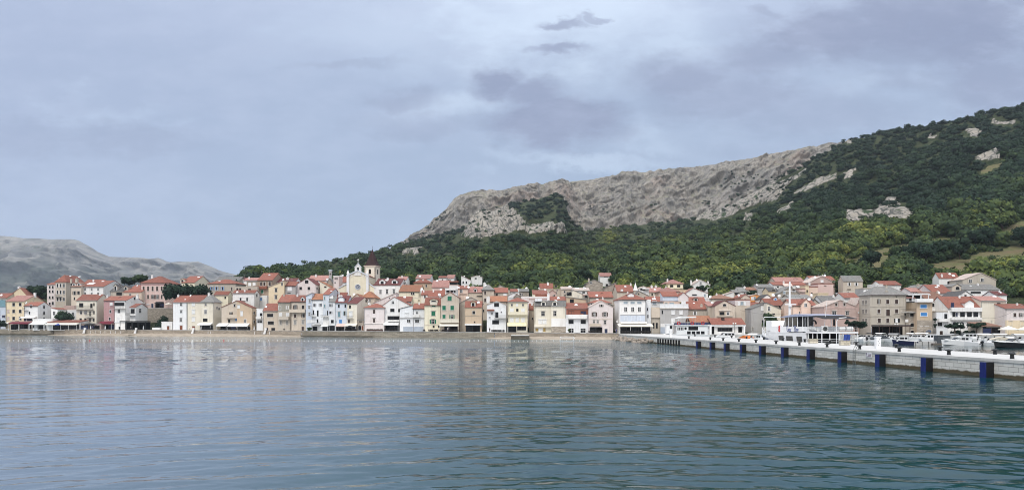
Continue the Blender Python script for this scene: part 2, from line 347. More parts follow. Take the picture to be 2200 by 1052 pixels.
def rockmat(name, hazy=False):
    m, t, b = newmat(name)
    p = t.pos()
    w = t.vmath('ADD', p, t.vmath('SCALE', t.noise(p, .012, 4, color=True), scale=60.))
    f = t.noise(w, .012, 8, .62); f2 = t.noise(p, .06, 7, .68); st = t.noise(t.mapping(w, (.035, .035, .007)), 1., 6, .62)
    c = t.mix(t.maprange(f, .35, .65), (.29, .273, .247, 1), (.425, .38, .325, 1))
    c = t.mix(t.maprange(st, .36, .60, .35, 0), c, (.22, .22, .215, 1))
    c = t.mix(t.maprange(f2, .5, .68), c, (.44, .40, .345, 1))
    c = t.mix(t.maprange(t.noise(w, .009, 5, .6), .52, .64, 0, .6), c, (.37, .285, .235, 1))
    st2 = t.noise(t.mapping(w, (.11, .11, .022)), 1., 5, .68)
    c = t.mix(t.maprange(st2, .50, .64, 0, .75), c, (.175, .172, .168, 1)); c = t.mix(t.maprange(st2, .44, .34, 0, .5), c, (.45, .41, .355, 1))
    nrm = t.new('ShaderNodeNewGeometry'); sx = t.new('ShaderNodeSeparateXYZ'); t.put(sx.inputs[0], nrm.outputs['Normal'])
    grass = t.math('MULTIPLY', t.maprange(sx.outputs[2], .62, .86), t.maprange(t.noise(p, .02, 6, .65), .42, .6))
    c = t.mix(t.math('MULTIPLY', grass, .6), c, (.21, .21, .125, 1))
    c = t.mix(t.maprange(t.noise(p, .055, 4, .6), .70, .73), c, (.05, .07, .04, 1))
    cr = t.vor(t.vmath('ADD', t.mapping(p, (.055, .055, .02)), t.vmath('SCALE', t.noise(p, .03, 4, color=True), scale=1.5)), 1., 'DISTANCE_TO_EDGE')
    f3 = t.noise(t.mapping(t.vmath('ADD', p, t.vmath('SCALE', t.noise(p, .06, 3, color=True), scale=14.)), (.52, .30, .20)), 1., 5, .7)
    c = t.mix(t.maprange(f3, .52, .68, 0, .7), c, (.14, .135, .125, 1)); c = t.mix(t.maprange(f3, .44, .30, 0, .5), c, (.47, .43, .38, 1))
    c = t.mix(t.maprange(cr, 0, .07, .55, 0), c, (.12, .12, .115, 1))
    t.put(b.inputs['Base Color'], c); b.inputs['Roughness'].default_value = .95; b.inputs['Specular IOR Level'].default_value = .1
    t.put(b.inputs['Normal'], t.bump(t.math('ADD', t.math('ADD', f2, t.math('MULTIPLY', f3, .5)), t.math('MULTIPLY', st, .8)), 6.))
    return m
o = npmesh('mountain', BV.reshape(-1, 3), grid_faces(*BV.shape[:2]), [rockmat('limestone ridge')], smooth=True); tag(o, kind='structure')

# far grey mountain across the bay
SA = [(-700, 480), (-300, 520), (-120, 503), (0, 508), (40, 511), (100, 514), (150, 513), (170, 517), (190, 527), (212, 541), (235, 550), (260, 552), (320, 554), (340, 553), (355, 559), (365, 562), (425, 562), (440, 569), (470, 581), (500, 588), (530, 590), (555, 591), (580, 600), (640, 640)]
ac = np.arange(-700, 640, 5.); na = 90; sa = np.interp(ac, *zip(*SA))
ya1 = np.full(len(ac), 4700.); ya0 = np.full(len(ac), 3000.); za1 = EYE + (HY - sa) / F * ya1
rowsa = []
for t in np.linspace(0, 1, na):
    Y = ya0 + (ya1 - ya0) * t; rowsa.append(np.stack([(ac - CX) / F * Y, Y, 1. + (za1 - 1.) * (t ** 1.25 * .55 + .45 * t)], 1))
rowsa.append(np.stack([(ac - CX) / F * 5400, np.full(len(ac), 5400.), za1 - 160], 1))
AV = np.stack(rowsa); q = AV.reshape(-1, 3); ta = np.clip(np.arange(na + 1) / (na - 1.), 0, 1)
ra = fbm(q * (.0026, .0026, .0016), 7, True).reshape(AV.shape[:2]); aa = (np.clip((1 - ta) / .15, 0, 1) * np.clip(ta / .1, 0, 1))[:, None]
AV[:, :, 1] -= (ra - 1) * 190 * aa; AV[:, :, 2] += (ra - 1) * 40 * aa
AV[:, :, 2] += fbm(q * .006, 5).reshape(AV.shape[:2]) * 7 * (1 - aa)
def farmat():
    m, t, b = newmat('far limestone mountain')
    p0_ = t.pos(); p = t.mapping(p0_, (1., .3, 1.)); w = t.vmath('ADD', p, t.vmath('SCALE', t.noise(p, .004, 4, color=True), scale=220.))
    f = t.noise(w, .004, 8, .65); f2 = t.noise(p, .032, 6, .72); st = t.noise(t.mapping(w, (.012, .012, .0025)), 1., 6, .65)
    c = t.mix(t.maprange(st, .4, .62), (.14, .137, .133, 1), (.30, .28, .25, 1))
    c = t.mix(t.maprange(f2, .53, .62, 0, .8), c, (.13, .14, .115, 1))
    sx = t.new('ShaderNodeSeparateXYZ'); t.put(sx.inputs[0], p0_)
    h = t.math('ADD', sx.outputs[2], t.math('MULTIPLY', t.math('SUBTRACT', f, .5), 420.))
    h = t.math('ADD', h, t.math('MULTIPLY', t.math('ADD', sx.outputs[0], 2800.), .17))
    veg = t.mix(t.maprange(f2, .35, .65), (.03, .042, .032, 1), (.07, .078, .058, 1))
    veg = t.mix(t.maprange(t.noise(w, .005, 5), .57, .62, 0, .8), veg, (.22, .21, .175, 1))
    c = t.mix(t.maprange(h, 330., 430., 1, 0), c, veg)
    t.put(b.inputs['Base Color'], c); b.inputs['Roughness'].default_value = .95; b.inputs['Specular IOR Level'].default_value = .1
    t.put(b.inputs['Normal'], t.bump(t.math('ADD', f2, st), 22.))
    return m
o = npmesh('far_mountain', AV.reshape(-1, 3), grid_faces(*AV.shape[:2]), [farmat()], smooth=True); tag(o, kind='structure')

# ------------------------------------------------------------------ foliage
def leafmat(name='foliage'):
    m, t, b = newmat(name)
    tint = t.attr('tint').outputs['Fac']; lf = t.attr('leaf').outputs['Fac']
    r = t.new('ShaderNodeValToRGB'); t.put(r.inputs[0], tint)
    e = r.color_ramp.elements; e[0].position = 0; e[0].color = (.011, .026, .016, 1); e[1].position = 1; e[1].color = (.20, .21, .045, 1)
    for p_, c_ in ((.25, (.018, .038, .020, 1)), (.5, (.040, .066, .024, 1)), (.75, (.095, .125, .033, 1))):
        x = e.new(p_); x.color = c_
    hv = t.new('ShaderNodeHueSaturation'); t.put(hv.inputs['Color'], r.outputs[0]); t.put(hv.inputs['Value'], t.maprange(lf, 0, 1, .74, 1.26, 'LINEAR'))
    t.put(b.inputs['Base Color'], hv.outputs[0]); b.inputs['Roughness'].default_value = .75; b.inputs['Specular IOR Level'].default_value = .15
    return m
LEAF = leafmat(); BARK = plain('tree bark', (.10, .075, .055), .9, scale=4)
def ico(sub):
    import bmesh
    bm = bmesh.new(); bmesh.ops.create_icosphere(bm, subdivisions=sub, radius=1.)
    V = np.array([v.co[:] for v in bm.verts]); Fc = np.array([[v.index for v in f.verts] for f in bm.faces]); bm.free(); return V, Fc
ICO1, ICO2 = ico(1), ico(2)
def crowns(C, R, tint, nleaf, leaf_k=.30, flat=.8, core=ICO2, seed=1):
    """C (n,3) lobe centres, R (n,) radii -> solid dark hearts plus a coat of leaf quads round each"""
    g = np.random.default_rng(seed); n = len(C)
    cv, cf = core; k = len(cv)
    jit = g.uniform(.62, .98, (n, k))
    V1 = C[:, None] + cv[None] * (R[:, None] * jit)[:, :, None] * (1, 1, flat)
    F1 = (cf[None] + (np.arange(n) * k)[:, None, None]).reshape(-1, 3)
    d = g.normal(size=(n, nleaf, 3)); d[:, :, 2] = d[:, :, 2] * .9 + .25; d /= np.linalg.norm(d, axis=2, keepdims=True)
    P = C[:, None] + d * (R[:, None] * g.uniform(.80, 1.12, (n, nleaf)))[:, :, None] * (1, 1, flat)
    nn = d + g.normal(size=d.shape) * .42; nn /= np.linalg.norm(nn, axis=2, keepdims=True)
    a = np.cross(nn, g.normal(size=d.shape)); a /= np.linalg.norm(a, axis=2, keepdims=True); b_ = np.cross(nn, a)
    s = (R[:, None] * leaf_k * g.uniform(.6, 1.3, (n, nleaf)))[:, :, None]
    w = g.uniform(.5, 1., (n, nleaf, 1))
    Q = np.stack([P - a*s, P - b_*s*w, P + a*s, P + b_*s*w], 2).reshape(-1, 3)
    F2 = np.arange(len(Q)).reshape(-1, 4) + n * k
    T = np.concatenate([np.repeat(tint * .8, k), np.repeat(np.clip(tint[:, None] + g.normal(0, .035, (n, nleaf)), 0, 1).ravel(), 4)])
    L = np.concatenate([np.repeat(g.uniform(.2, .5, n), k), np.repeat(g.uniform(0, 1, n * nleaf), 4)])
    return np.concatenate([V1.reshape(-1, 3), Q]), [F1, F2], T, L

def terr_at(px, py):
    """point of the hillside sheet seen at (px, py)"""
    j = int(np.clip(round((px - cols[0]) / 6.), 0, nc - 1)); colv = TV[:, j]; yy = HY - F * (colv[:, 2] - EYE) / colv[:, 1]
    for i in range(4, n_hill - 1):
        if (yy[i] - py) * (yy[i+1] - py) <= 0 or yy[i+1] < py:
            k = (yy[i] - py) / (yy[i] - yy[i+1] + 1e-9); p = colv[i] * (1 - k) + colv[i+1] * k
            return Vector(((px - CX) / F * p[1], p[1], p[2]))
    return Vector(colv[n_hill - 1])
tree_seed = [100]
def tree(label, base, height, width, tint=.4, kind='tree', shape='round', name='tree', group=None, cat=None, nleaf=70):
    tree_seed[0] += 1; g = np.random.default_rng(tree_seed[0]); R_ = width / 2
    root = thing(name, label, cat or ('tree' if name.endswith('tree') else 'bush'), base, 0, group)
    if shape == 'pine':       # broad flat-topped umbrella crown on bare forked limbs
        zc, hh = height * .74, height * .26
    elif shape == 'bush': zc, hh = height * .50, height * .50
    else: zc, hh = height * .60, height * .42
    n = 15 if shape != 'bush' else 9
    C = []
    for i in range(n):
        a = 2 * math.pi * i * .618; rr = R_ * .68 * math.sqrt((i + .5) / n)
        C.append((math.cos(a) * rr, math.sin(a) * rr, zc + hh * g.uniform(-.55, .5) * (1 - .45 * (rr / R_) ** 2)))
    C = np.array(C); R2 = np.minimum(R_, hh * 1.5) * g.uniform(.34, .52, n)
    V, Fs, T, L = crowns(C, R2, np.clip(tint + g.normal(0, .06, n), 0, 1), nleaf, .24, .82 if shape != 'pine' else .6, ICO2, tree_seed[0])
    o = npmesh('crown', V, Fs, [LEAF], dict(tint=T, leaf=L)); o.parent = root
    m = MB(); r0 = max(.10, width * .035)
    fork = (g.uniform(-.1, .1) * R_, g.uniform(-.1, .1) * R_, max(zc - hh * .9, height * .12))
    m.cyl((0, 0, -.6), fork, r0, r0 * .72, 8)
    for i in range(5): m.cyl(fork, tuple(C[i * 2 if n > 9 else i]), r0 * .55, r0 * .18, 6)
    m.build('trunk', BARK, root)
    return root
# ------------------------------------------------------------------ camera, sky, sun, haze
cam = bpy.data.cameras.new('camera'); camo = bpy.data.objects.new('camera', cam); COL.objects.link(camo)
cam.sensor_width = 36.; cam.lens = 36. * F / 2200.; cam.shift_y = (HY - 526.) / 2200.; cam.clip_start = .5; cam.clip_end = 20000.
camo.location = (0, 0, EYE); camo.rotation_euler = (math.pi / 2, 0, 0); scene.camera = camo
SUN_EL, SUN_AZ = math.radians(50), math.radians(205)      # high behind the viewer, veiled
w = bpy.data.worlds.new('World'); scene.world = w; w.use_nodes = True
t = NT(w.node_tree); bg = t.n['Background']; bg.inputs['Strength'].default_value = .1
sky = t.new('ShaderNodeTexSky', sky_type='NISHITA'); sky.sun_disc = False; sky.sun_elevation = SUN_EL; sky.sun_rotation = SUN_AZ
d = t.new('ShaderNodeTexCoord').outputs['Generated']
sp = t.new('ShaderNodeSeparateXYZ'); t.put(sp.inputs[0], d)
yy = t.math('MAXIMUM', sp.outputs[1], .08); uu = t.math('DIVIDE', sp.outputs[0], yy); vv = t.math('DIVIDE', sp.outputs[2], yy)
cb = t.new('ShaderNodeCombineXYZ'); t.put(cb.inputs[0], uu); t.put(cb.inputs[1], vv); base_uv = cb.outputs[0]
def wob(uv, sc, amt, det=5):
    n = t.noise(t.mapping(uv, (1., 1.8, 1.)), sc, det, .62, color=True)
    return t.vmath('ADD', uv, t.vmath('SCALE', t.vmath('SUBTRACT', n, (.5, .5, .5)), scale=amt))
uv1 = wob(base_uv, 5., .20, 7); uv2 = wob(base_uv, 11., .075, 7)
fb = t.noise(t.mapping(base_uv, (1., 2.2, 1.)), 4.5, 8, .6)
fine = t.noise(t.mapping(base_uv, (1., 2.6, 1.)), 14., 7, .62)
def blob(uv, px, py, rx, ry, soft=.35):
    q_ = t.vmath('SUBTRACT', uv, ((px - CX) / F, (HY - py) / F, 0)); q_ = t.vmath('MULTIPLY', q_, (F / rx, F / ry, 0))
    return t.maprange(t.math('ADD', t.vmath('LENGTH', q_), t.math('MULTIPLY', t.math('SUBTRACT', fine, .5), 1.1)), soft, 1.1, 1, 0)
def blobs(uv, L, soft=.35):
    o = None
    for a in L:
        b = t.math('MULTIPLY', blob(uv, *a[:4], soft), a[4]); o = b if o is None else t.math('MAXIMUM', o, b)
    return o
grad = t.maprange(vv, 0., .45, 0, 1, 'LINEAR')
col = t.mix(grad, (.272, .375, .53, 1), (.42, .505, .68, 1))                    # veiled blue-grey deck
col = t.mix(t.maprange(uu, -.75, .1, .5, 0, 'LINEAR'), col, (.365, .425, .61, 1))
bright = blobs(uv1, [(1200, 40, 420, 150, 1.), (960, 225, 170, 85, .75), (1420, 100, 230, 75, .8), (1250, 345, 260, 26, .55), (1380, 290, 120, 40, .45), (1860, 180, 130, 40, .3), (2060, 320, 190, 40, .4), (850, 50, 320, 120, .4), (1980, 165, 120, 40, .3)], .1)
col = t.mix(t.math('MULTIPLY', bright, t.maprange(fb, .2, .62, .6, 1)), col, (.62, .735, .90, 1))
veil = blobs(uv1, [(250, 235, 190, 40, .55), (120, 240, 120, 22, .4), (400, 240, 60, 25, .3)], .2)
col = t.mix(t.math('MULTIPLY', veil, t.maprange(fine, .35, .65)), col, (.49, .60, .77, 1))
dark = blobs(uv2, [(1190, 262, 215, 66, 1.), (1075, 180, 75, 48, .9), (1150, 212, 90, 50, .8), (870, 220, 110, 40, .55), (900, 270, 190, 36, .35), (1215, 50, 66, 16, .75), (1280, 36, 36, 12, .6), (1195, 112, 85, 18, .75), (740, 146, 150, 15, .35),
    (1470, 165, 165, 68, .72), (1640, 130, 150, 66, .66), (1560, 215, 250, 60, .55), (1790, 75, 230, 95, .9), (2010, 60, 330, 150, 1.), (2150, 180, 190, 110, .75), (1750, 250, 320, 70, .38), (260, 300, 240, 50, .35), (60, 300, 150, 60, .3), (1640, 15, 55, 16, .5), (1730, 12, 50, 14, .5), (1850, 330, 420, 40, .25)], .25)
dark = t.math('MULTIPLY', dark, t.maprange(t.math('ADD', fb, t.math('MULTIPLY', fine, .5)), .42, .85, .7, 1.25))
col = t.mix(dark, col, (.262, .308, .458, 1))
col = t.mix(t.math('MULTIPLY', t.maprange(t.math('ADD', t.math('MULTIPLY', fb, .6), t.math('MULTIPLY', fine, .4)), .40, .66), .22), col, (.60, .67, .84, 1))
col = t.mix(t.maprange(t.math('MAXIMUM', sp.outputs[2], t.math('MULTIPLY', sp.outputs[1], -1.)), .30, .7), col, (.52, .53, .56, 1))
up = t.maprange(sp.outputs[2], .30, .75, 1., 2.3)                                # an overcast dome is brightest overhead
back = t.maprange(sp.outputs[1], -.9, .25, 1.7, 1.)                              # and towards the veiled sun behind the viewer
col = t.vmath('SCALE', col, scale=t.math('MULTIPLY', t.math('MULTIPLY', up, back), 10.))
t.put(bg.inputs['Color'], t.mix(.92, sky.outputs[0], col))
sl = bpy.data.lights.new('sun', 'SUN'); sl.energy = 1.5; sl.angle = math.radians(14); sl.color = (1., .955, .88)
so = bpy.data.objects.new('sun', sl); COL.objects.link(so); so.location = (-200, -300, 400)
sd = Vector((math.sin(SUN_AZ) * math.cos(SUN_EL), math.cos(SUN_AZ) * math.cos(SUN_EL), math.sin(SUN_EL)))
so.rotation_euler = sd.to_track_quat('Z', 'Y').to_euler()
scene.view_settings.view_transform = 'Standard'; scene.view_settings.look = 'None'; scene.view_settings.exposure = .14; scene.view_settings.gamma = 1
scene.cycles.use_denoising = True; scene.cycles.filter_width = 1.0; scene.cycles.max_bounces = 6; scene.cycles.diffuse_bounces = 2; scene.cycles.glossy_bounces = 3; scene.cycles.volume_bounces = 1; scene.cycles.transparent_max_bounces = 8
hm = bpy.data.materials.new('haze air'); hm.use_nodes = True; ht = hm.node_tree; ht.nodes.clear()
ho = ht.nodes.new('ShaderNodeOutputMaterial'); hv = ht.nodes.new('ShaderNodeVolumePrincipled'); ht.links.new(hv.outputs[0], ho.inputs['Volume'])
hv.inputs['Density'].default_value = .000062; hv.inputs['Color'].default_value = (.80, .88, 1., 1); hv.inputs['Anisotropy'].default_value = .0
tag(MB().box(-6500, 6500, -120, 6300, -60, 760).build('haze', hm), kind='stuff')

# ------------------------------------------------------------------ water
ys = [9.0]
while ys[-1] < 420: ys.append(ys[-1] + max(.10, ys[-1] * ys[-1] / 7146. * .9))
ys = np.array([-100., -20., 4.] + ys + list(np.geomspace(440, 6000, 14))); us = np.linspace(-1, 1, 640)
X = us[None] * (np.maximum(ys, 14.) * .95 + 12)[:, None]; Yg = np.repeat(ys[:, None], len(us), 1)
far = ys > 430; X[far] = us[None] * (ys[far] * 1.9)[:, None]; X[:2] = us[None] * 400
Z = np.zeros_like(X); g = np.random.default_rng(5)
calm = np.array([noise.noise(Vector((x * .011, y * .02, 3.))) for x, y in zip(X[:, ::8].ravel(), np.repeat(ys, len(us) // 8))]).reshape(len(ys), -1)
calm = np.repeat(calm, 8, 1)
amp = np.clip(.62 + calm * .9 + X * 0, .3, 1.1)
nearf = np.clip((130 - Yg) / 80, 0, 1); sR = np.clip((X + 9 - (Yg - 20) * .02) / 17, 0, 1); sR = sR * sR * (3 - 2 * sR)
amp = amp * (1 - nearf) * .55 + nearf * ((.22 + .14 * calm) * (1 - sR) + (.26 + .24 * calm) * sR)
bend = 2.9 * np.log(np.cosh(X / 11.))
for lam in np.geomspace(.3, 6., 64):
    a = g.normal(math.radians(97), math.radians(17 if lam > 1.2 else 30)); k = 2 * math.pi / lam
    h = .0100 * lam * math.exp(-(math.log(lam / 1.7) / .85) ** 2) * g.uniform(.6, 1.3) * .40 + .0026 * lam ** .75
    fade = np.clip(1.6 - .35 * np.gradient(ys) / lam * 4, 0, 1)[:, None]
    ph = k * (math.cos(a) * X + math.sin(a) * Yg + bend) + g.uniform(0, 6.28) + 1.3 * np.sin(X * g.uniform(.1, .35) + Yg * g.uniform(.04, .2) + g.uniform(0, 6))
    s_ = np.sin(ph); Z += h * (2.4 * ((s_ * .5 + .5) ** 2.1) - .9 + .25 * s_) * fade
Z *= amp; Z[far] = 0; Z[:3] = 0
m, t, b = newmat('sea water')
p = t.pos()
n1 = t.noise(t.mapping(p, (.55, 1.7, 1.)), 1., 5, .62, .6); n2 = t.noise(t.mapping(p, (2.0, 4.6, 1.)), 1., 4, .6, .4); n3 = t.noise(t.mapping(p, (.10, .34, 1.)), 1., 4, .6)
calmf = t.maprange(t.noise(t.mapping(p, (.010, .022, 1.)), 1., 3, .5), .35, .62, .25, 1.)
sepx = t.new('ShaderNodeSeparateXYZ'); t.put(sepx.inputs[0], p)
calmf = t.math('MULTIPLY', calmf, t.maprange(sepx.outputs[0], -90., 25., .55, 1.25, 'LINEAR'))
hgt = t.math('ADD', t.math('MULTIPLY', n1, .8), t.math('ADD', t.math('MULTIPLY', n2, .22), t.math('MULTIPLY', n3, 2.2)))
calmf = t.math('MULTIPLY', calmf, t.maprange(sepx.outputs[1], 40., 190., .9, 15., 'LINEAR'))
calmf = t.math('MULTIPLY', calmf, t.maprange(sepx.outputs[0], 44., 52., 1., .3))
t.put(b.inputs['Normal'], t.bump(t.math('MULTIPLY', hgt, calmf), .020))
body_sheen = t.mix(t.maprange(t.noise(t.mapping(p, (.012, .03, 1.)), 1., 4, .55, .5), .40, .62), (.0015, .031, .038, 1), (.003, .047, .055, 1))
shal = t.maprange(sepx.outputs[1], 150., 235., 0, .6)
sheen_side = t.maprange(t.math('SUBTRACT', sepx.outputs[0], t.math('MULTIPLY', t.noise(t.mapping(p, (.05, .05, .05)), 1., 3), 8.)), -24., -2., 1, 0)
body_sheen = t.mix(sheen_side, body_sheen, (.10, .145, .195, 1))  # pale left tint painted in where the sky reflection falls too dim
t.put(b.inputs['Base Color'], t.mix(shal, body_sheen, (.10, .17, .17, 1)))
b.inputs['Roughness'].default_value = .03; t.put(b.inputs['IOR'], t.maprange(sheen_side, 0, 1, 1.32, 1.85, 'LINEAR')); b.inputs['Specular IOR Level'].default_value = .5  # IOR set unevenly to brighten left reflections and darken right ones
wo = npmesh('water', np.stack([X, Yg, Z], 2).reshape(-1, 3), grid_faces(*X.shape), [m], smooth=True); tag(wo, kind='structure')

# ------------------------------------------------------------------ promenade, sea wall, beach
SAND = plain('pebble sand', (.38, .32, .25), .95, scale=.6, var=.25, bump=.05)
PAVE = plain('pale paving', (.55, .53, .49), .9, scale=.5, var=.18)
CONC = plain('concrete', (.50, .49, .47), .9, scale=.6, var=.25, bump=.03)
EDGE = [(-250, 339), (0, 325), (115, 317), (285, 306), (645, 278), (1060, 244), (1200, 233.5), (1330, 227), (1402, 224)]    # promenade edge: px, distance
def edge_pt(px, off=0., z=0.): Y = lerp_tab(EDGE, px) + off; return Vector((ray(px) * Y, Y, z))
m = MB(); pts = np.arange(-250, 1403, 8)
for a, b_ in zip(pts[:-1], pts[1:]):
    o = len(m.v); m.v += [tuple(edge_pt(a, .3, zq(a))), tuple(edge_pt(b_, .3, zq(b_))), tuple(edge_pt(b_, 16, zq(b_) + .05)), tuple(edge_pt(a, 16, zq(a) + .05))]; m.f.append((o, o+1, o+2, o+3)); m.mi.append(0)
tag(m.build('promenade', PAVE), kind='structure')
def wall_run(px0, px1, ztop, zbot, th, mat, name, label, cat, off=0., cap=True, step=6):
    m = MB(); pts = np.linspace(px0, px1, int((px1 - px0) / step) + 2)
    ring = []
    for p_ in pts:
        zt = zq(p_) + ztop; ring.append([edge_pt(p_, off, zbot - .0), edge_pt(p_, off, zt), edge_pt(p_, off + th, zt), edge_pt(p_, off + th, zbot)])
    for r0, r1 in zip(ring[:-1], ring[1:]):
        o = len(m.v); m.v += [tuple(x) for x in r0 + r1]
        for i in range(4): m.f.append((o + i, o + (i+1) % 4, o + 4 + (i+1) % 4, o + 4 + i)); m.mi.append(0)
    for r_ in (ring[0], ring[-1]):
        o = len(m.v); m.v += [tuple(x) for x in r_]; m.f.append((o, o+1, o+2, o+3)); m.mi.append(0)
    root = thing(name, label, cat)
    m.build('wall', mat, root)
    if cap:
        c = MB(); 
        for p0, p1 in zip(pts[:-1], pts[1:]):
            q_ = [edge_pt(p0, off - .12, zq(p0) + ztop + .003), edge_pt(p1, off - .12, zq(p1) + ztop + .003), edge_pt(p1, off + th + .1, zq(p1) + ztop + .003), edge_pt(p0, off + th + .1, zq(p0) + ztop + .003)]
            o = len(c.v); c.v += [tuple(x) for x in q_] + [tuple(x + Vector((0, 0, .14))) for x in q_]
            c.f += [(o, o+3, o+2, o+1), (o+4, o+5, o+6, o+7), (o, o+1, o+5, o+4), (o+1, o+2, o+6, o+5), (o+2, o+3, o+7, o+6), (o+3, o, o+4, o+7)]; c.mi += [0] * 6
        c.build('coping', CONC, root)
    return root
SEAST = stonemat('sea wall', (.30, .265, .21), .95, .42); SEADK = stonemat('wet sea wall', (.13, .115, .09), 1.1, .45); SEAPL = stonemat('pale sea wall', (.36, .31, .25), .8, .35)
wall_run(-250, 114, .15, -1, .5, SEAST, 'sea_wall', 'dark stone sea wall at the water below the maroon shop awning', 'wall')
wall_run(115, 648, .1, -.3, .5, SEAPL, 'sea_wall', 'low pale stone wall behind the beach below the cream and pink houses', 'wall')
wall_run(649, 1062, .12, -1, .5, SEAST, 'sea_wall', 'brown stone sea wall in front of the green shuttered houses', 'wall')
wall_run(1063, 1329, .1, -.3, .5, SEAPL, 'sea_wall', 'pale rubble wall behind the sandy strip with the white goal', 'wall')
wall_run(-250, 112, -1.72, -1, .9, SEADK, 'footing', 'wet dark footing ledge at the foot of the long shop sea wall', 'footing', off=-1.0, cap=False)
wall_run(646, 800, -1.5, -1, 2.2, SEADK, 'footing', 'low dark wet ledge in the water below the blue houses', 'footing', off=-2.3, cap=False)
wall_run(1331, 1402, .0, -1, .5, CONC, 'sea_wall', 'plain concrete quay wall behind the rubble heap', 'wall')
def beach(px0, px1, top, wid):
    m = MB(); pts = np.linspace(px0, px1, 60); n = 8
    for i, p_ in enumerate(pts):
        k = math.sin(math.pi * i / 59.) ** .45
        for j in range(n):
            s_ = j / (n - 1.); wv = .08 * noise.noise(Vector((p_ * .05, s_ * 3, 0)))
            z_ = (top * (1 - s_) ** 1.2 + wv) * max(k, .15) - .55 * s_ ** 2 - .1
            e = edge_pt(p_, -.02 - s_ * wid * (.25 + .75 * k), z_); m.v.append(tuple(e))
    for i in range(59):
        for j in range(n - 1): m.f.append((i*n+j, (i+1)*n+j, (i+1)*n+j+1, i*n+j+1)); m.mi.append(0)
    tag(m.build('beach', SAND, smooth=True), kind='structure')
beach(100, 660, 1.15, 17.); beach(1045, 1390, .95, 17.)

# ------------------------------------------------------------------ stone pier
PT_ = 1.6
PF = [(22., 43.6), (55., 41.65), (59.8, 41.4), (173., 34.6), (215., 32.6)]                      # front edge: distance -> X
PBK = [(22., 47.4), (55., 47.6), (66., 48.), (110., 49.6), (150., 49.8), (188., 46.5), (224., 45.5)]
def pf(Y): return lerp_tab(PF, Y)
def pb(Y): return lerp_tab(PBK, Y)
def on_line(px, fn, off, lo=56., hi=222.):
    for _ in range(60):
        mid = (lo + hi) / 2
        if ray(px) * mid > fn(mid) + off: hi = mid
        else: lo = mid
    return Vector((fn(mid) + off, mid, PT_))
m, t, b = newmat('pier stone blocks'); p = t.pos()
sp_ = t.new('ShaderNodeSeparateXYZ'); t.put(sp_.inputs[0], p); cb_ = t.new('ShaderNodeCombineXYZ'); t.put(cb_.inputs[0], sp_.outputs[1]); t.put(cb_.inputs[1], t.math('ADD', sp_.outputs[2], 5.))
br = t.new('ShaderNodeTexBrick'); t.put(br.inputs['Vector'], cb_.outputs[0]); br.inputs['Scale'].default_value = 1.; br.inputs['Brick Width'].default_value = 1.15; br.inputs['Row Height'].default_value = .40; br.inputs['Mortar Size'].default_value = .014
br.inputs['Color1'].default_value = (.56, .55, .50, 1); br.inputs['Color2'].default_value = (.70, .685, .625, 1); br.inputs['Mortar'].default_value = (.17, .165, .15, 1)
stn = t.maprange(t.noise(t.mapping(p, (2., 2., .3)), 1., 6, .7), .45, .7)
c = t.mix(t.math('MULTIPLY', stn, .35), br.outputs[0], (.62, .60, .55, 1))
c = t.mix(t.math('MULTIPLY', t.maprange(t.noise(p, .8, 6, .7), .5, .72), .35), c, (.27, .25, .20, 1))
tide = t.maprange(t.math('ADD', sp_.outputs[2], t.math('MULTIPLY', t.noise(p, 1.5, 4), -.28)), .12, .28, 1, 0)
c = t.mix(tide, c, (.105, .085, .05, 1))
t.put(b.inputs['Base Color'], c); b.inputs['Roughness'].default_value = .85; b.inputs['Specular IOR Level'].default_value = .2
t.put(b.inputs['Normal'], t.bump(t.math('ADD', t.math('MULTIPLY', br.outputs['Fac'], -.8), t.math('MULTIPLY', t.noise(p, 6., 5), .4)), .025))
PSTONE = m
m, t, b = newmat('pale pier paving'); p = t.pos()
br = t.new('ShaderNodeTexBrick'); t.put(br.inputs['Vector'], p); br.inputs['Scale'].default_value = 1.; br.inputs['Brick Width'].default_value = 1.6; br.inputs['Row Height'].default_value = .8; br.inputs['Mortar Size'].default_value = .012
br.inputs['Color1'].default_value = (.53, .525, .505, 1); br.inputs['Color2'].default_value = (.60, .595, .575, 1); br.inputs['Mortar'].default_value = (.5, .49, .46, 1)
t.put(b.inputs['Base Color'], t.mix(t.math('MULTIPLY', t.maprange(t.noise(p, .3, 6, .7), .5, .75), .3), br.outputs[0], (.52, .50, .46, 1))); b.inputs['Roughness'].default_value = .8; b.inputs['Specular IOR Level'].default_value = .25
PTOP = m
pier = thing('pier', 'long stone block pier with pale top and blue black fenders', 'pier', (40, 60, 0))
def pier_mesh(zlo, zhi, out, name, mat):
    m = MB(); Ys = np.array([22, 40, 55, 59.8, 66, 80, 95, 110, 130, 150, 173, 188, 200, 215, 224.])
    for Y in Ys:
        a, b_ = pf(Y) - out, pb(Y) + out
        m.v += [(a - 40, Y - 60, zlo), (a - 40, Y - 60, zhi), (b_ - 40, Y - 60, zhi), (b_ - 40, Y - 60, zlo)]
    for i in range(len(Ys) - 1):
        for k in range(4): m.f.append((4*i + k, 4*i + (k+1) % 4, 4*i + 4 + (k+1) % 4, 4*i + 4 + k)); m.mi.append(0)
    m.f += [(0, 1, 2, 3), tuple(4 * (len(Ys) - 1) + k for k in range(4))]; m.mi += [0, 0]
    return m.build(name, mat, pier)
pier_mesh(-2.5, PT_ - .26, 0, 'block_wall', PSTONE)
pier_mesh(PT_ - .257, PT_, .07, 'coping', plain('pier coping', (.56, .55, .51), .85, scale=.7, var=.16))
m = MB(); Ys = np.array([22, 40, 55, 59.8, 66, 80, 95, 110, 130, 150, 173, 188, 200, 215, 224.])
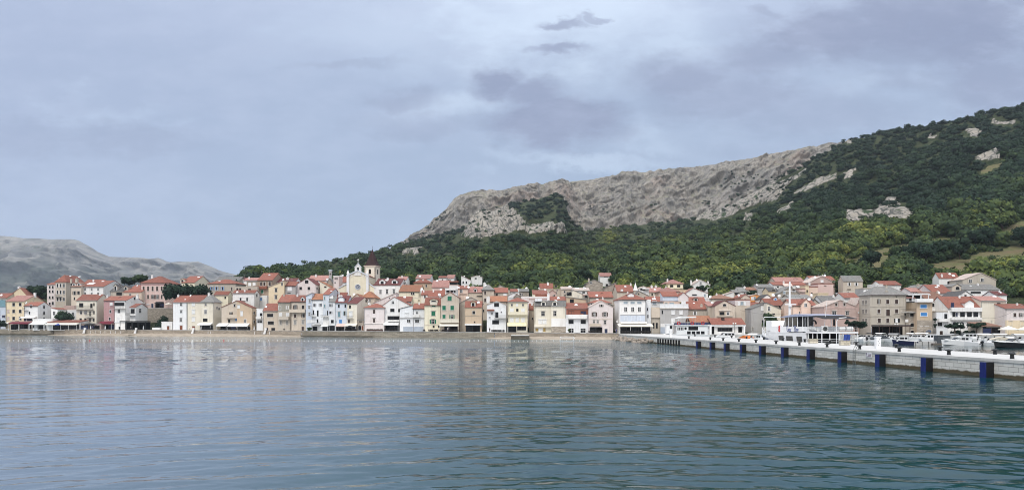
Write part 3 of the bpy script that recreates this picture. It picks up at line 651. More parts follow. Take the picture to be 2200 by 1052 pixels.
for Y in Ys: m.v += [(pf(Y) + .1 - 40, Y - 60, PT_ + .004), (pb(Y) - .1 - 40, Y - 60, PT_ + .004)]
for i in range(len(Ys) - 1): m.f.append((2*i, 2*i+1, 2*i+3, 2*i+2)); m.mi.append(0)
m.build('deck', PTOP, pier)
# harbour quay and the ground behind it
m = MB(); QE = [(32.6, 224.5), (50, 224.), (75, 217.), (110, 209.5), (150, 201.), (210, 191.), (330, 170.)]
for X_, Y_ in QE: m.v += [(X_, Y_, -1.5), (X_, Y_, 1.5), (X_ * 1.3, Y_ * 1.3, 1.5)]
for i in range(len(QE) - 1): m.f += [(3*i, 3*i+3, 3*i+4, 3*i+1), (3*i+1, 3*i+4, 3*i+5, 3*i+2)]; m.mi += [0, 0]
tag(m.build('quay', CONC), kind='structure')

# bollards in two rows
IRON = plain('black cast iron', (.02, .022, .022), .45, .3)
def bollard(label, p):
    o = MB().lathe([(.20, 0), (.17, .05), (.15, .30), (.16, .36), (.33, .42), (.31, .48), (.05, .56)], 14).build('bollard', IRON, smooth=False)
    o.location = p; return tag(o, label, 'bollard', 'bollards along the pier')
fr = [1480, 1526, 1553.6, 1587.5, 1624, 1667.4, 1717.5, 1777, 1847, 1932, 2038.6, 2174.5]
frl = ['by the white lamp pillar at the pier root', 'before the tour boat stern', 'before the white restaurant glazing', 'before the orange covered boat', 'beside the white framed boat', 'under the ferry bow rail', 'under the middle ferry cabin window', 'right of the stone bench under the ferry deck', 'just right of the pier ladder', 'between the white pillar and the navy boat', 'in line with the grey box', 'nearest of all']
for x, l in zip(fr, fr and frl): bollard('black bollard, water side row, ' + l, on_line(x, pf, 1.15))
bk = [1493, 1536, 1572, 1604, 1641, 1682, 1729, 1783.5, 1840, 1925.7, 2019.5, 2137.7]
bkl = ['at the tour boat hull', 'at the restaurant door post', 'at the lamp post with two globes', 'at the orange covered boat', 'at the ferry bow', 'at the first ferry cabin window', 'at the ferry side door', 'at the ferry stern rail', 'at the ferry stern corner', 'before the navy hulled boat', 'before the pontoon with the grey box', 'nearest of its row, before the speedboat']
for x, l in zip(bk, bkl): bollard('black bollard, harbour side row, ' + l, on_line(x, pb, -1.1))
# fenders: black rubber block with a blue face pad
RUB = plain('black rubber', (.012, .012, .013), .6, spec=.2); PAD = plain('blue face pad', (.008, .018, .135), .5)
fx = [1505.5, 1535.5, 1566.5, 1602, 1644, 1692.5, 1749, 1817.5, 1900, 2000.6, 2131]
fl_ = ['farthest of the large ones, right after the black posts', 'second after the row of slim black posts', 'below the white restaurant corner', 'below the orange covered boat', 'below the ferry bow rail', 'below the ferry name board', 'below the stone bench', 'just left of the ladder', 'just right of the white sign', 'second nearest', 'nearest and largest in view']
def fender_parts(root):
    MB().box(-.74, -.02, -.28, .28, -.55, 1.28).build('rubber_block', RUB, root)
    p_ = MB().box(-.86, -.743, -.33, .33, -.55, 1.30); p_.build('face_pad', PAD, root)
f0 = None
for x, l in zip(fx, fl_):
    q_ = on_line(x, pf, 0); lab = 'blue faced black fender, ' + l
    if f0 is None: f0 = thing('fender', lab, 'fender', (0, 0, 0), 0, 'fenders along the pier wall'); fender_parts(f0); o = f0
    else: o = copy_tree(f0); o['label'] = lab
    o.location = (q_.x, q_.y, 0); o.rotation_euler = (0, 0, math.radians(3.4))
for i, x in enumerate([1413.6, 1418.5, 1424, 1429.7, 1435.4, 1441, 1446.8, 1452.8, 1458.7]):
    q_ = on_line(x, pf, -.16); o = MB().prism([(-.14, -.2), (.14, -.2), (.14, .2), (-.14, .2)], 'z', -.5, 1.22).cyl((-.15, 0, 1.0), (.15, 0, 1.0), .05).build('fender_post', RUB); o.location = (q_.x, q_.y, 0)
    tag(o, 'slim black rubber fender post, one of nine in a close row at the pier root', 'fender post', 'slim fender posts at the pier root')
# ladder, sign, pillars, stone benches
STEEL = plain('galvanised steel', (.28, .29, .28), .5, .4)
q_ = on_line(1835, pf, -.12); m = MB()
for s_ in (-.24, .24): m.tube([(0, s_, -.9), (0, s_, 1.5), (.25, s_, 2.05), (.55, s_, 1.62)], .028)
for k in range(9): m.cyl((0, -.24, -.75 + k * .28), (0, .24, -.75 + k * .28), .018)
o = m.build('ladder', STEEL); o.location = (q_.x, q_.y, 0); o.rotation_euler = (0, 0, math.radians(3.4)); tag(o, 'grey steel ladder down the pier wall beside a fender', 'ladder')
q_ = on_line(1867, pf, -.03); sg = thing('sign', 'white warning sign with purple lines of text on pier wall', 'sign', (q_.x, q_.y, 1.14), math.radians(3.4))
MB().box(-.04, 0, -.62, .62, -.27, .24).build('board', TRIMW, sg)
INK = plain('purple ink', (.12, .05, .13), .7); m = MB()
for z_, a, b_ in ((.12, -.12, .5), (-.02, -.12, .5), (-.16, -.22, .5)):
    k = a
    m = MB()
    while k < b_:
        l_ = random.uniform(.035, .07); m.box(-.046, -.041, -min(k + l_, b_), -k, z_ - .035, z_ + .035); k += l_ + .018
    m.build('text_line', INK, sg)
m = MB()
for cz in (.10,):
    for k in range(16):
        a0, a1 = 2*math.pi*k/16, 2*math.pi*(k+1)/16
        m.cyl((-.045, .40 + .10*math.cos(a0), cz + .10*math.sin(a0)), (-.045, .40 + .10*math.cos(a1), cz + .10*math.sin(a1)), .018, n=4)
m.box(-.047, -.041, .33, .46, -.17, -.06); m.cyl((-.045, .32, .17), (-.045, .48, .03), .018, n=4)
m.build('pictogram', INK, sg)
def pillar(label, p):
    r_ = thing('service_pillar', label, 'pillar', p)
    MB().box(-.26, .26, -.26, .26, 0, 1.36).build('column', TRIMW, r_); MB().box(-.31, .31, -.31, .31, 1.362, 1.47).build('cap', TRIMW, r_)
    m = MB()
    for k in range(4): m.box(-.08 + .1 * (k % 2), 0 + .1 * (k % 2), -.275, -.262, .35 + k * .24, .46 + k * .24)
    m.build('socket', STEEL, r_)
pillar('white service pillar with sockets standing alone on the pier', on_line(1885.5, pf, 4.6)); pillar('white service pillar on the pier before the tour boat bow', on_line(1441, pf, 2.6))
BST = stonemat('bench stone', (.55, .50, .40), .5, .3)
for x, l in ((1747, 'pale stone block bench on the pier below the air conditioner'), (1815, 'pale stone block bench on the pier at the ferry stern')):
    q_ = on_line(x, pb, -2.6); o = MB().box(-.65, .65, -.3, .3, 0, .62).box(-.72, .72, -.36, .36, .623, .70).build('stone_bench', BST); o.location = q_; tag(o, l, 'bench', 'stone benches on the pier')
# rubble heap at the pier root
ROCK_ = plain('rubble stone', (.30, .255, .21), .95, scale=1.2, var=.4, bump=.08); rv, rf = ICO1
for i in range(62):
    px_r = 1318 + 84 * (i / 62.) + random.uniform(-2, 2); dd = random.random(); s_ = random.uniform(.45, 1.15)
    Yr_ = 224 - 46 * (i / 62.) + random.uniform(-1, 1); q_ = Vector((pf(Yr_) - .25 - dd * 3.2, Yr_ - dd * 1.5, .75 - dd * .95 + random.uniform(-.1, .2)))
    gg = np.random.default_rng(i); vv_ = rv * gg.uniform(.62, 1.1, (len(rv), 1)) * (s_, s_ * .8, s_ * .62)
    o = npmesh('boulder', vv_, [rf], [ROCK_]); o.location = q_; o.rotation_euler = (random.random(), random.random(), random.random() * 6)
    tag(o, 'brown grey boulder in the rubble heap at the pier root', 'boulder', 'boulders of the rubble heap')
# floating line of swimming-area buoys
BW, BR = plain('white buoy', (.8, .8, .8), .5), plain('red buoy', (.5, .05, .04), .5)
b0 = MB().ball((0, 0, 0), .11, .11, .10, 8, 5).build('buoy', BW, smooth=True); tag(b0, 'small white float strung on the swimming area line', 'buoy', 'floats of the swimming line')
first = True
for i in range(128):
    x = 20 + i * 9.6 if i < 120 else 1175 + (i - 120) * 14; y = 731.2 + (x - 600) * .0006 + .4 * math.sin(i * .4); Y_ = EYE * F / (y - HY)
    red = i in (18, 48); o = b0 if first else b0.copy()
    if not first: COL.objects.link(o)
    first = False; o.location = (ray(x) * Y_, Y_, .03)
    if red:
        o.data = o.data.copy(); o.data.materials[0] = BR; o.scale = (2, 2, 2); o['label'] = 'larger red float on the swimming line, ' + ('nearer the tall pink house' if i == 18 else 'off the white beach awnings')
# ------------------------------------------------------------------ houses
GROUP = 'houses of the harbour town'
def solve(P, D, u): return (u * P.y - P.x) / (D.x - u * D.y)
def roof_slab(mb, poly, axis, lo, hi, th=.16, ov=.35, lift=.02):
    """poly: (a, z) points from eave to eave; a slab laid over them"""
    p = [Vector((a, z)) for a, z in poly]
    d0 = (p[0] - p[1]).normalized(); d1 = (p[-1] - p[-2]).normalized()
    p[0] = p[0] + d0 * ov; p[-1] = p[-1] + d1 * ov
    low = [(q.x, q.y + lift) for q in p]; top = [(q.x, q.y + lift + th) for q in p]
    n = len(p); P = (lambda a, z, t: (t, a, z)) if axis == 'x' else (lambda a, z, t: (a, t, z))
    vs = [P(a, z, t) for t in (lo, hi) for a, z in low + top]
    fs = []
    for i in range(n - 1):
        fs += [(i, i+1, 2*n+i+1, 2*n+i), (n+i, 3*n+i, 3*n+i+1, n+i+1), (i, n+i, n+i+1, i+1), (2*n+i, 2*n+i+1, 3*n+i+1, 3*n+i)]
    fs += [(0, 2*n, 3*n, n), (n-1, 2*n-1, 4*n-1, 3*n-1)]
    mb.add(vs, fs)

class House: pass
ALL = {}
def H(label, x0, x1, yE, r, roof='gx', wall='white', rc='red', yr=None, xs=None, xl=None, xa=None, yaw=None, d=None, w='', ba=(), aw=(), vo=(), bl=(), ch=(), do=(), sk=(), di=(), an=(), name='house', cat='house', group=GROUP, dep=0, rw=None, base=None, ov=.35):
    h = House(); pm = (x0 + x1) / 2
    if yaw is None: yaw = lerp_tab([(0, -5), (500, -4), (900, 0), (2200, 3)], pm)
    a = math.radians(yaw); h.D = Vector((math.cos(a), math.sin(a))); h.N = Vector((-math.sin(a), math.cos(a)))
    Y = yf(pm) + r; h.P0 = Vector((ray(x0) * Y, Y)); W = solve(h.P0, h.D, ray(x1)); P1 = h.P0 + h.D * W
    if d is None:
        d = 9.
        if xs: d = solve(P1, h.N, ray(xs))
        if xl: d = solve(h.P0, h.N, ray(xl))
        d = min(max(d, 4.), 19.)
    ze = EYE - (yE - HY) / F * (h.P0.y + P1.y) / 2
    zb = base if base is not None else min(gz(h.P0.x, h.P0.y), gz(P1.x, P1.y)) - .4
    h.zb = zb; hh = max(ze - zb, 1.5)
    dr = {'gx': d / 2, 'hip': d / 2, 'mb': d, 'mans': 1.2}.get(roof, 0.)
    if yr is not None: zr = EYE - (yr - HY) / F * ((h.P0.y + P1.y) / 2 + dr * h.N.y)
    else: zr = ze + .32 * (d / 2)
    ri = max(zr - ze, .25) if roof != 'flat' else 0.
    root = thing(name, label, cat, (h.P0.x, h.P0.y, zb), a, group)
    h.root, h.W, h.d, h.h, h.ri, h.roof = root, W, d, hh, ri, roof
    wm = wallmat(wall)
    R = roofmat(rc) if rc in ROOFS else wallmat(rc); rb = MB()
    xf = (xa - x0) / (x1 - x0) if xa else .5
    m = MB()
    if roof == 'gx': m.prism([(0, 0), (d, 0), (d, hh), (d/2, hh + ri), (0, hh)], 'x', 0, W); roof_slab(rb, [(0, hh), (d/2, hh + ri), (d, hh)], 'x', -.15, W + .15, ov=ov)
    elif roof == 'gy': m.prism([(0, 0), (W, 0), (W, hh), (W * xf, hh + ri), (0, hh)], 'y', 0, d); roof_slab(rb, [(0, hh), (W * xf, hh + ri), (W, hh)], 'y', -.2, d + .1, ov=ov * .7)
    elif roof == 'ml': m.prism([(0, 0), (W, 0), (W, hh + ri), (0, hh)], 'y', 0, d); roof_slab(rb, [(0, hh), (W, hh + ri)], 'y', -.25, d, ov=.15)
    elif roof == 'mr': m.prism([(0, 0), (W, 0), (W, hh), (0, hh + ri)], 'y', 0, d); roof_slab(rb, [(0, hh + ri), (W, hh)], 'y', -.25, d, ov=.15)
    elif roof == 'mb': m.prism([(0, 0), (d, 0), (d, hh + ri), (0, hh)], 'x', 0, W); roof_slab(rb, [(0, hh), (d, hh + ri)], 'x', -.15, W + .15, ov=ov)
    elif roof == 'mans': m.prism([(0, 0), (d, 0), (d, hh), (d - 1.2, hh + ri), (1.2, hh + ri), (0, hh)], 'x', 0, W); roof_slab(rb, [(0, hh), (1.2, hh + ri), (d - 1.2, hh + ri), (d, hh)], 'x', -.05, W + .05, ov=.2)
    elif roof == 'hip':
        m.box(0, W, 0, d, 0, hh); o_ = .4; z0, z1 = hh + .02, hh + .17
        if W > d * 1.05: q0, q1 = (d/2, d/2), (W - d/2, d/2)
        else: k = min(W, d) * .48; q0, q1 = (W/2, k), (W/2, d - k + .01)
        e = [(-o_, -o_), (W + o_, -o_), (W + o_, d + o_), (-o_, d + o_)]
        rb.add([(x, y, z0) for x, y in e] + [(x, y, z1) for x, y in e] + [(q0[0], q0[1], hh + ri), (q1[0], q1[1], hh + ri)],
               [(3, 2, 1, 0), (0, 1, 5, 4), (1, 2, 6, 5), (2, 3, 7, 6), (3, 0, 4, 7)] + ([(4, 5, 9, 8), (5, 6, 9), (6, 7, 8, 9), (7, 4, 8)] if W > d * 1.05 else [(4, 5, 8), (5, 6, 9, 8), (6, 7, 9), (7, 4, 8, 9)]))
    else:
        m.box(0, W, 0, d, 0, hh)
        rb.box(.25, W - .25, .25, d - .25, hh + .003, hh + .05)
        for q in ((-.08, W + .08, -.08, .22), (-.08, W + .08, d - .22, d + .08), (-.08, .22, .22, d - .22), (W - .22, W + .08, .22, d - .22)): rb.box(*q, hh + .004, hh + .34)
    m.build('wall', wm, root)
    ro = rb.build('roof', R, root); h.ro = ro
    # helpers to reach points of the facade, the side walls and the roof from the photo's pixels
    def front(px, py, off=0.):
        P = h.P0 + h.N * off; t_ = solve(P, h.D, ray(px)); Yt = P.y + h.D.y * t_
        return t_, EYE - (py - HY) / F * Yt - zb, Yt
    def side(px, py, right):
        P = h.P0 + h.D * (W if right else 0); t_ = solve(P, h.N, ray(px)); Yt = P.y + h.N.y * t_
        return t_, EYE - (py - HY) / F * Yt - zb, Yt
    def onroof(px, py):
        Mi = Matrix.Rotation(-a, 3, 'Z'); o_ = Mi @ (Vector((0, 0, EYE)) - Vector((h.P0.x, h.P0.y, zb))); dv = Mi @ Vector((ray(px), 1, (HY - py) / F))
        dd = dr or 1e6
        sl = ri / dd if dr else 0.
        # plane z = hh + sl*y
        den = dv.z - sl * dv.y; t_ = (hh + sl * o_.y - o_.z) / den if abs(den) > 1e-6 else 1e9
        p_ = o_ + dv * t_
        if not (0 <= p_.y <= d) or t_ < 0 or dr == 0:
            ym = d * .3; t_ = (ym - o_.y) / dv.y; p_ = o_ + dv * t_
        return p_
    h.front, h.side, h.onroof = front, side, onroof
    def fbox(mb, sd, s0, s1, n0, n1, z0, z1):
        if sd == 'f': mb.box(s0, s1, -n1, -n0, z0, z1)
        elif sd == '>': mb.box(W + n0, W + n1, s0, s1, z0, z1)
        else: mb.box(-n1, -n0, s0, s1, z0, z1)
    def window(sd, px, py, wp, hp, st):
        fn = front if sd == 'f' else (lambda x, y: side(x, y, sd == '>'))
        s0, z_, Yt = fn(px - wp / 2., py); s1 = fn(px + wp / 2., py)[0]
        if s0 > s1: s0, s1 = s1, s0
        hz = hp / F * Yt / 2; z0, z1 = z_ - hz, z_ + hz; b_ = .11
        nm = 'door' if st[0] == 'D' else 'garage_door' if st == 'cG' else 'window'
        fr = MB()
        if st[0] != 'n':
            fbox(fr, sd, s0 - b_, s0, 0, .09, z0, z1); fbox(fr, sd, s1, s1 + b_, 0, .09, z0, z1); fbox(fr, sd, s0 - b_, s1 + b_, 0, .09, z1, z1 + b_)
            if nm == 'window': fbox(fr, sd, s0 - b_ - .06, s1 + b_ + .06, 0, .16, z0 - b_, z0)
            if st[-1] == 'L': fbox(fr, sd, s0 - .25, s1 + .25, 0, .26, z1 + b_ + .12, z1 + b_ + .24)
        else:
            b_ = .05
            fbox(fr, sd, s0 - b_, s0, 0, .07, z0, z1); fbox(fr, sd, s1, s1 + b_, 0, .07, z0, z1); fbox(fr, sd, s0 - b_, s1 + b_, 0, .07, z1, z1 + b_); fbox(fr, sd, s0 - b_, s1 + b_, 0, .12, z0 - b_, z0)
        st = st.rstrip('L')
        trim = wm if st[0] == 'n' else (TRIMW if st in ('w', 'dw', 'cw', 'cb', 'ob') or wall in ('white', 'coolwhite') else TRIM)
        wo_ = fr.build(nm, trim, root)
        pn = MB()
        if st[0] == 'c' or st[0] == 'D':
            pm_ = PAINT[st[1]]; n_ = 2 if (s1 - s0) > .7 and st[0] == 'c' else 1
            for k in range(n_):
                q0, q1 = s0 + (s1 - s0) * k / n_, s0 + (s1 - s0) * (k + 1) / n_ - (.02 if n_ > 1 else 0)
                fbox(pn, sd, q0, q1, 0, .035, z0, z1)
                if hp > 5:
                    for z_ in np.linspace(z0 + .1, z1 - .1, 6)[:-1]: fbox(pn, sd, q0 + .07, q1 - .07, .036, .055, z_, z_ + (z1 - z0) / 9)
            pn.build('leaf' if st[0] == 'D' else 'shutter', pm_, wo_)
        elif st[0] == 'a':                      # arched dark opening or blue arched door
            c_ = (s0 + s1) / 2; rr = (s1 - s0) / 2; n_ = 10; zz = z1 - rr
            pl = [(s0, z0), (s1, z0)] + [(c_ + rr * math.cos(math.pi * k / n_), zz + rr * math.sin(math.pi * k / n_)) for k in range(n_ + 1)]
            pn.prism(pl, 'y', -.12, 0.); pn.build('pane', PAINT['b'] if st == 'ab' else GLASS, wo_)
        else:
            fbox(pn, sd, s0, s1, 0, .02, z0, z1); pn.build('pane', PAINT['c'] if st[0] == 'q' else GLASS, wo_)
            if st[0] in 'do' and wp > 3.5:
                g_ = MB(); c_ = (s0 + s1) / 2; fbox(g_, sd, c_ - .035, c_ + .035, .021, .05, z0, z1); fbox(g_, sd, s0, s1, .021, .045, z0 + (z1 - z0) * .62, z0 + (z1 - z0) * .62 + .05); g_.build('glazing_bar', PAINT['k'] if st == 'dk' else TRIMW, wo_)
            if st[0] == 'o':
                lw = (s1 - s0) / 2 + .02
                for q0, q1 in ((s0 - b_ - lw, s0 - b_ - .02), (s1 + b_ + .02, s1 + b_ + lw)):
                    q = MB(); fbox(q, sd, q0, q1, .03, .075, z0, z1)
                    for z_ in np.linspace(z0 + .12, z1 - .12, 6)[:-1]: fbox(q, sd, q0 + .06, q1 - .06, .076, .09, z_, z_ + (z1 - z0) / 10)
                    q.build('shutter', PAINT[st[1]], wo_)
    h.window = window
    for grp in [g_ for g_ in w.split(';') if g_.strip()]:
        head, body = grp.split(':'); hd = head.split(); sd = 'f'
        st = hd[0]
        if st[0] in '><': sd, st = st[0], st[1:]
        wp, hp = float(hd[1]), float(hd[2])
        if '/' in body:
            xs_, ys_ = body.split('/'); L = [(float(x), float(y)) for y in ys_.split() for x in xs_.split()]
        else: q = [float(v_) for v_ in body.split()]; L = list(zip(q[::2], q[1::2]))
        for x, y in L: window(sd, x, y, wp, hp, st)
    for bx0, bx1, by0, by1, dp, cn, nm in bl:
        s0, z1, _ = front(bx0, by0); s1, z0, _ = front(bx1, by1)
        MB().box(s0, s1, -dp, .02, z0, z1).build(nm, wallmat(cn) if cn in WALLS or cn.startswith('stone') else CLOTH.get(cn) or PAINT[cn], root)
    for q in ba:
        bx0, bx1, by0, by1, st = q; dp = 1.15
        s0, z1, Yt = front(bx0, by0); s1, z0, _ = front(bx1, by1)
        o_ = MB().box(s0, s1, -dp, 0, z0 - .12, z0 + .04).build('balcony', CONC if st == 'r' else wallmat(st), root); q_ = MB()
        if st == 'r':
            q_.box(s0, s1, -dp, -dp + .04, z1 - .05, z1); q_.box(s0, s0 + .04, -dp, 0, z1 - .05, z1); q_.box(s1 - .04, s1, -dp, 0, z1 - .05, z1)
            for k in np.linspace(s0, s1 - .03, max(int((s1 - s0) / .16), 3)): q_.box(k, k + .025, -dp, -dp + .025, z0 + .04, z1 - .05)
            q_.build('railing', RAIL, o_)
        else:
            q_.box(s0, s1, -dp, -dp + .12, z0 + .043, z1); q_.box(s0, s0 + .12, -dp + .12, 0, z0 + .043, z1); q_.box(s1 - .12, s1, -dp + .12, 0, z0 + .043, z1); q_.build('parapet', wallmat(st), o_)
    for bx0, bx1, by0, by1, dp, cn in aw:
        s0, z1, Yt = front(bx0, by0); s1, _, _ = front(bx1, by0); z0 = EYE - (by1 - HY) / F * (Yt - dp) - zb
        m = MB(); m.prism([(0, z1), (0, z1 + .06), (-dp, z0 + .06), (-dp, z0)], 'x', s0, s1)
        m.box(s0, s1, -dp - .03, -dp, z0 - .22, z0 + .06)
        o_ = m.build('awning', CLOTH[cn], root); q_ = MB()
        for k in np.linspace(s0 + .1, s1 - .1, max(2, int((s1 - s0) / 3.2) + 1)): q_.box(k - .04, k + .04, -dp + .05, -dp + .13, 0, z0)
        q_.build('post', TRIMW if cn != 'black' else RAIL, o_)
    for bx0, bx1, by0, by1 in vo:
        s0, z1, _ = front(bx0, by0); s1, z0, _ = front(bx1, by1); z0 = max(z0, .05)
        o_ = MB().box(s0, s1, -.03, 0, z0, z1).build('shopfront', VOID_SHADE, root); q_ = MB(); gl = MB()  # flat panel, the dark of the opening is put into its colour
        nn = max(2, int((s1 - s0) / 1.7)); ks = np.linspace(s0, s1, nn + 1)
        for k in ks: q_.box(k - .05, k + .05, -.12, -.031, z0, z1)
        q_.box(s0, s1, -.12, -.031, z1 - .1, z1)
        q_.build('mullion', random.choice([PAINT['k'], RAIL, RAIL]), o_)
        for i in range(nn):
            if random.random() < .55: gl.box(ks[i] + .07, ks[i+1] - .07, -.07, -.04, z0 + (z1 - z0) * random.choice([0, .3]), z0 + (z1 - z0) * .85)
        if gl.v: gl.build('glazing', random.choice([GLASS, GLASS, PAINT['n']]), o_)
    # small clutter every house of the town carries: attic slits on otherwise blank fronts, aerials, dishes
    rs = random.Random(label)
    if not w and r > 8 and hh > 3:
        for k in range(rs.choice([1, 2, 2, 3])): window('f', x0 + (x1 - x0) * (.2 + .6 * rs.random()), yE + 4.5 + 2 * rs.random(), 3, rs.choice([4, 5, 5.5]), rs.choice(['n', 'd', 'cw', 'dk']))
    if xs and not any(g_.strip().startswith('>') for g_ in w.split(';')) and xs - x1 > 12:
        for k in range(2): window('>', x1 + (xs - x1) * rs.uniform(.25, .75), yE + rs.uniform(2, 16), 2.6, 4.5, rs.choice(['n', 'd']))
    if roof != 'flat' and not an and rs.random() < .38: an = ((x0 + (x1 - x0) * rs.uniform(.25, .75), (yr or yE - 8) - rs.uniform(4, 8), (yr or yE - 8) + 1.5),)
    if not di and rs.random() < .30: di = ((x0 + (x1 - x0) * rs.uniform(.15, .85), (yr or yE) + rs.uniform(0, 4)),)
    if roof in ('gx', 'hip') and not ch and rs.random() < .5: p_x = x0 + (x1 - x0) * rs.uniform(.3, .7); ch = ((p_x, (yr or yE - 8) - 2.5, (yr or yE - 8) + 3, rs.uniform(2.4, 4)),)
    for cx, cy0, cy1, wp in ch:
        p_ = onroof(cx, cy1); Yt = h.P0.y + p_.y; hw = wp / F * Yt / 2; z1 = EYE - (cy0 - HY) / F * Yt - zb
        m = MB().box(p_.x - hw, p_.x + hw, p_.y - hw * .8, p_.y + hw * .8, p_.z - .9, z1 - .2); m.box(p_.x - hw * 1.2, p_.x + hw * 1.2, p_.y - hw, p_.y + hw, z1 - .197, z1 - .06); m.cyl((p_.x, p_.y, z1 - .06), (p_.x, p_.y, z1 + .18), hw * .45)
        m.build('chimney', wallmat('white' if wall not in ('stone', 'stone2', 'grey', 'greige') else 'greige'), ro)
    for sx_, sy_, wp in sk:
        p_ = onroof(sx_, sy_); Yt = h.P0.y + p_.y; hw = wp / F * Yt / 2; sl = math.atan2(ri, dr) if dr else 0
        M_ = Matrix.Translation(p_ + Vector((0, -.05, .2))) @ Matrix.Rotation(sl, 4, 'X')
        MB().box(-hw, hw, -hw * .8, hw * .8, -.05, .08, M_).build('skylight', PAINT['w'], ro)
    for dx, y0_, y1_, wp, st in do:
        p_ = onroof(dx, y1_); Yt = h.P0.y + p_.y; hw = wp / F * Yt / 2; z1 = EYE - (y0_ - HY) / F * Yt - zb; z0 = p_.z; L_ = min(3.2, d - p_.y)
        hd = (z1 - z0) * .66; m = MB().prism([(p_.x - hw, z0 - .5), (p_.x + hw, z0 - .5), (p_.x + hw, z0 + hd), (p_.x, z1), (p_.x - hw, z0 + hd)], 'y', p_.y, p_.y + L_)
        o_ = m.build('dormer', wm if wall not in ('beige',) else wallmat('white'), root); q_ = MB(); roof_slab(q_, [(p_.x - hw, z0 + hd), (p_.x, z1), (p_.x + hw, z0 + hd)], 'y', p_.y - .2, p_.y + L_, .12, .2); q_.build('dormer_roof', R, o_)
        q_ = MB(); k = .55; q_.box(p_.x - hw * k, p_.x + hw * k, p_.y - .05, p_.y + .05, z0 + hd * .12, z0 + hd * .95); q_.build('pane', {'d': GLASS, 'w': PAINT['w'], 'g': PAINT['g'], 'b': PAINT['b']}[st[0]], o_)
        q_ = MB()
        for e0, e1 in ((-k - .16, -k), (k, k + .16)): q_.box(p_.x + hw * e0, p_.x + hw * e1, p_.y - .08, p_.y, z0 + hd * .1, z0 + hd * .97)
        q_.build('frame', TRIMW, o_)
    for dx, dy in di:
        p_ = onroof(dx, dy + 1.5); p_.z = EYE - (dy - HY) / F * (h.P0.y + p_.y) - zb; rr = random.uniform(.42, .62); m = MB()
        ax = Vector((random.uniform(-.5, .3), -.8, .45)).normalized(); m.cyl(p_, p_ + ax * .1, rr * .75, rr, 14); m.cyl(p_ - ax * .02, p_ + Vector((0, .25, -1.3)), .04, .04, 6); m.tube([p_ + ax * .08, p_ + ax * .55], .025)
        m.build('satellite_dish', plain('dish white', (.7, .7, .69), .5), root)
    for ax_, ay0, ay1 in an:
        p_ = onroof(ax_, ay1); Yt = h.P0.y + p_.y; z1 = EYE - (ay0 - HY) / F * Yt - zb; m = MB().cyl((p_.x, p_.y, p_.z - .5), (p_.x, p_.y, z1), .03)
        for k in range(4): m.cyl((p_.x - .5 + k * .05, p_.y, z1 - .15 * k), (p_.x + .5 - k * .05, p_.y, z1 - .15 * k), .015)
        m.build('aerial', STEEL, root)
    # gutter and down pipe on the larger fronts
    if roof in ('gx', 'hip', 'mans') and W > 4 and r < 30:
        m = MB().cyl((-.1, -.42, hh + .0), (W + .1, -.42, hh + .0), .07, n=6); x_ = W - .15 if random.random() < .5 else .15
        m.tube([(x_, -.42, hh), (x_, -.1, hh - .5), (x_, -.1, .1)], .05); m.build('gutter', random.choice([STEEL, RAIL, PAINT['k']]), root)
    ALL[label] = h
    return h
# ------------------------------------------------------------------ the town, from the long beach end to the pier
H('narrow pale shop house with teal top storey at the edge of the view', -22, 12, 659, 3, 'flat', 'bluegrey', 'bluegrey', w='n 5 12:-2 672;n 5 12:-2 688;cn 7 4.5:8 679', bl=[(-22, 12, 644, 659, .2, 't', 'top_storey')], base=2)
H('low red roofed house above the teal shop house', -20, 14, 640, 17, 'gx', 'greige', 'red', 630, di=[(3, 634)])
H('ochre gable house behind the yellow front house, chimney on top', 12, 64, 641, 24, 'gy', 'yellow', 'red', 618.5, xa=43, ch=[(41, 615, 620, 4)], w='n 3 5:14 638')
H('yellow house with three rows of brown windows by the sea wall', 13, 51.5, 647, 2, 'gx', 'yellow', 'pink', 635, xs=97, w='dk 5.3 7:29.5 43.6/653.7 668.3 683.5;cp 4 7:17.8 668 17.8 684;D'+'k 5 9:45 702', ch=[(75, 629, 635, 4)], aw=[(11, 21, 692, 694.5, 1.5, 'white')], base=2)
H('white house with stepped red roof beside the yellow house', 52, 81, 657, -1, 'gx', 'white', 'red', 649, xs=109, w='d 4 6.5:67 658;d 3 6:63.6 672;>d 5 7:94 658.5 94 671.5;>d 4 3:94.5 682.5', ba=[(52, 61, 660, 666, 'r')], base=2, aw=[(47, 79, 680, 682, 1.6, 'white')], vo=[(52, 76, 684, 693)])
H('small white annex stepping down below the stepped white house', 110, 124, 664.5, 2, 'mr', 'white', 'red', 661, w='d 4.5 8:116.7 672.5;n 4 8:117 688', base=2)
H('white flat shop block with striped awning by the sea wall', 70, 113, 686, -6, 'flat', 'white', 'white', d=5, aw=[(70, 101, 691.5, 696, 2., 'white')], vo=[(83, 98, 697.5, 707)], w='n 3 6:79 701 72 701', base=2, cat='shop', name='shop')
H('dark shop under a long maroon awning by the sea wall', 22, 69, 691, -6, 'flat', 'greige', 'dusk', d=5, aw=[(26, 69, 691.5, 694.5, 2.2, 'maroon')], vo=[(24, 40, 697, 707.5), (43, 67, 696, 707.5)], base=2, cat='shop', name='shop')
H('low terrace bar with a long cream awning beside the leafy tree', 102, 171, 692, -6, 'mb', 'white', 'red', 688, d=6, aw=[(102, 171, 693.5, 696.5, 2., 'cream')], vo=[(114, 170, 697, 708)], base=2, cat='bar', name='bar')
H('narrow pale pink tower house on the left hill beside the dark tree', 101, 119, 611, 32, 'gx', 'lilac', 'red', 607, d=8, w='d 3.4 5.5:107 113.5/616.6 625.8 638.6;n 3.5 5:107 651.7;a 4 6:113.6 651')
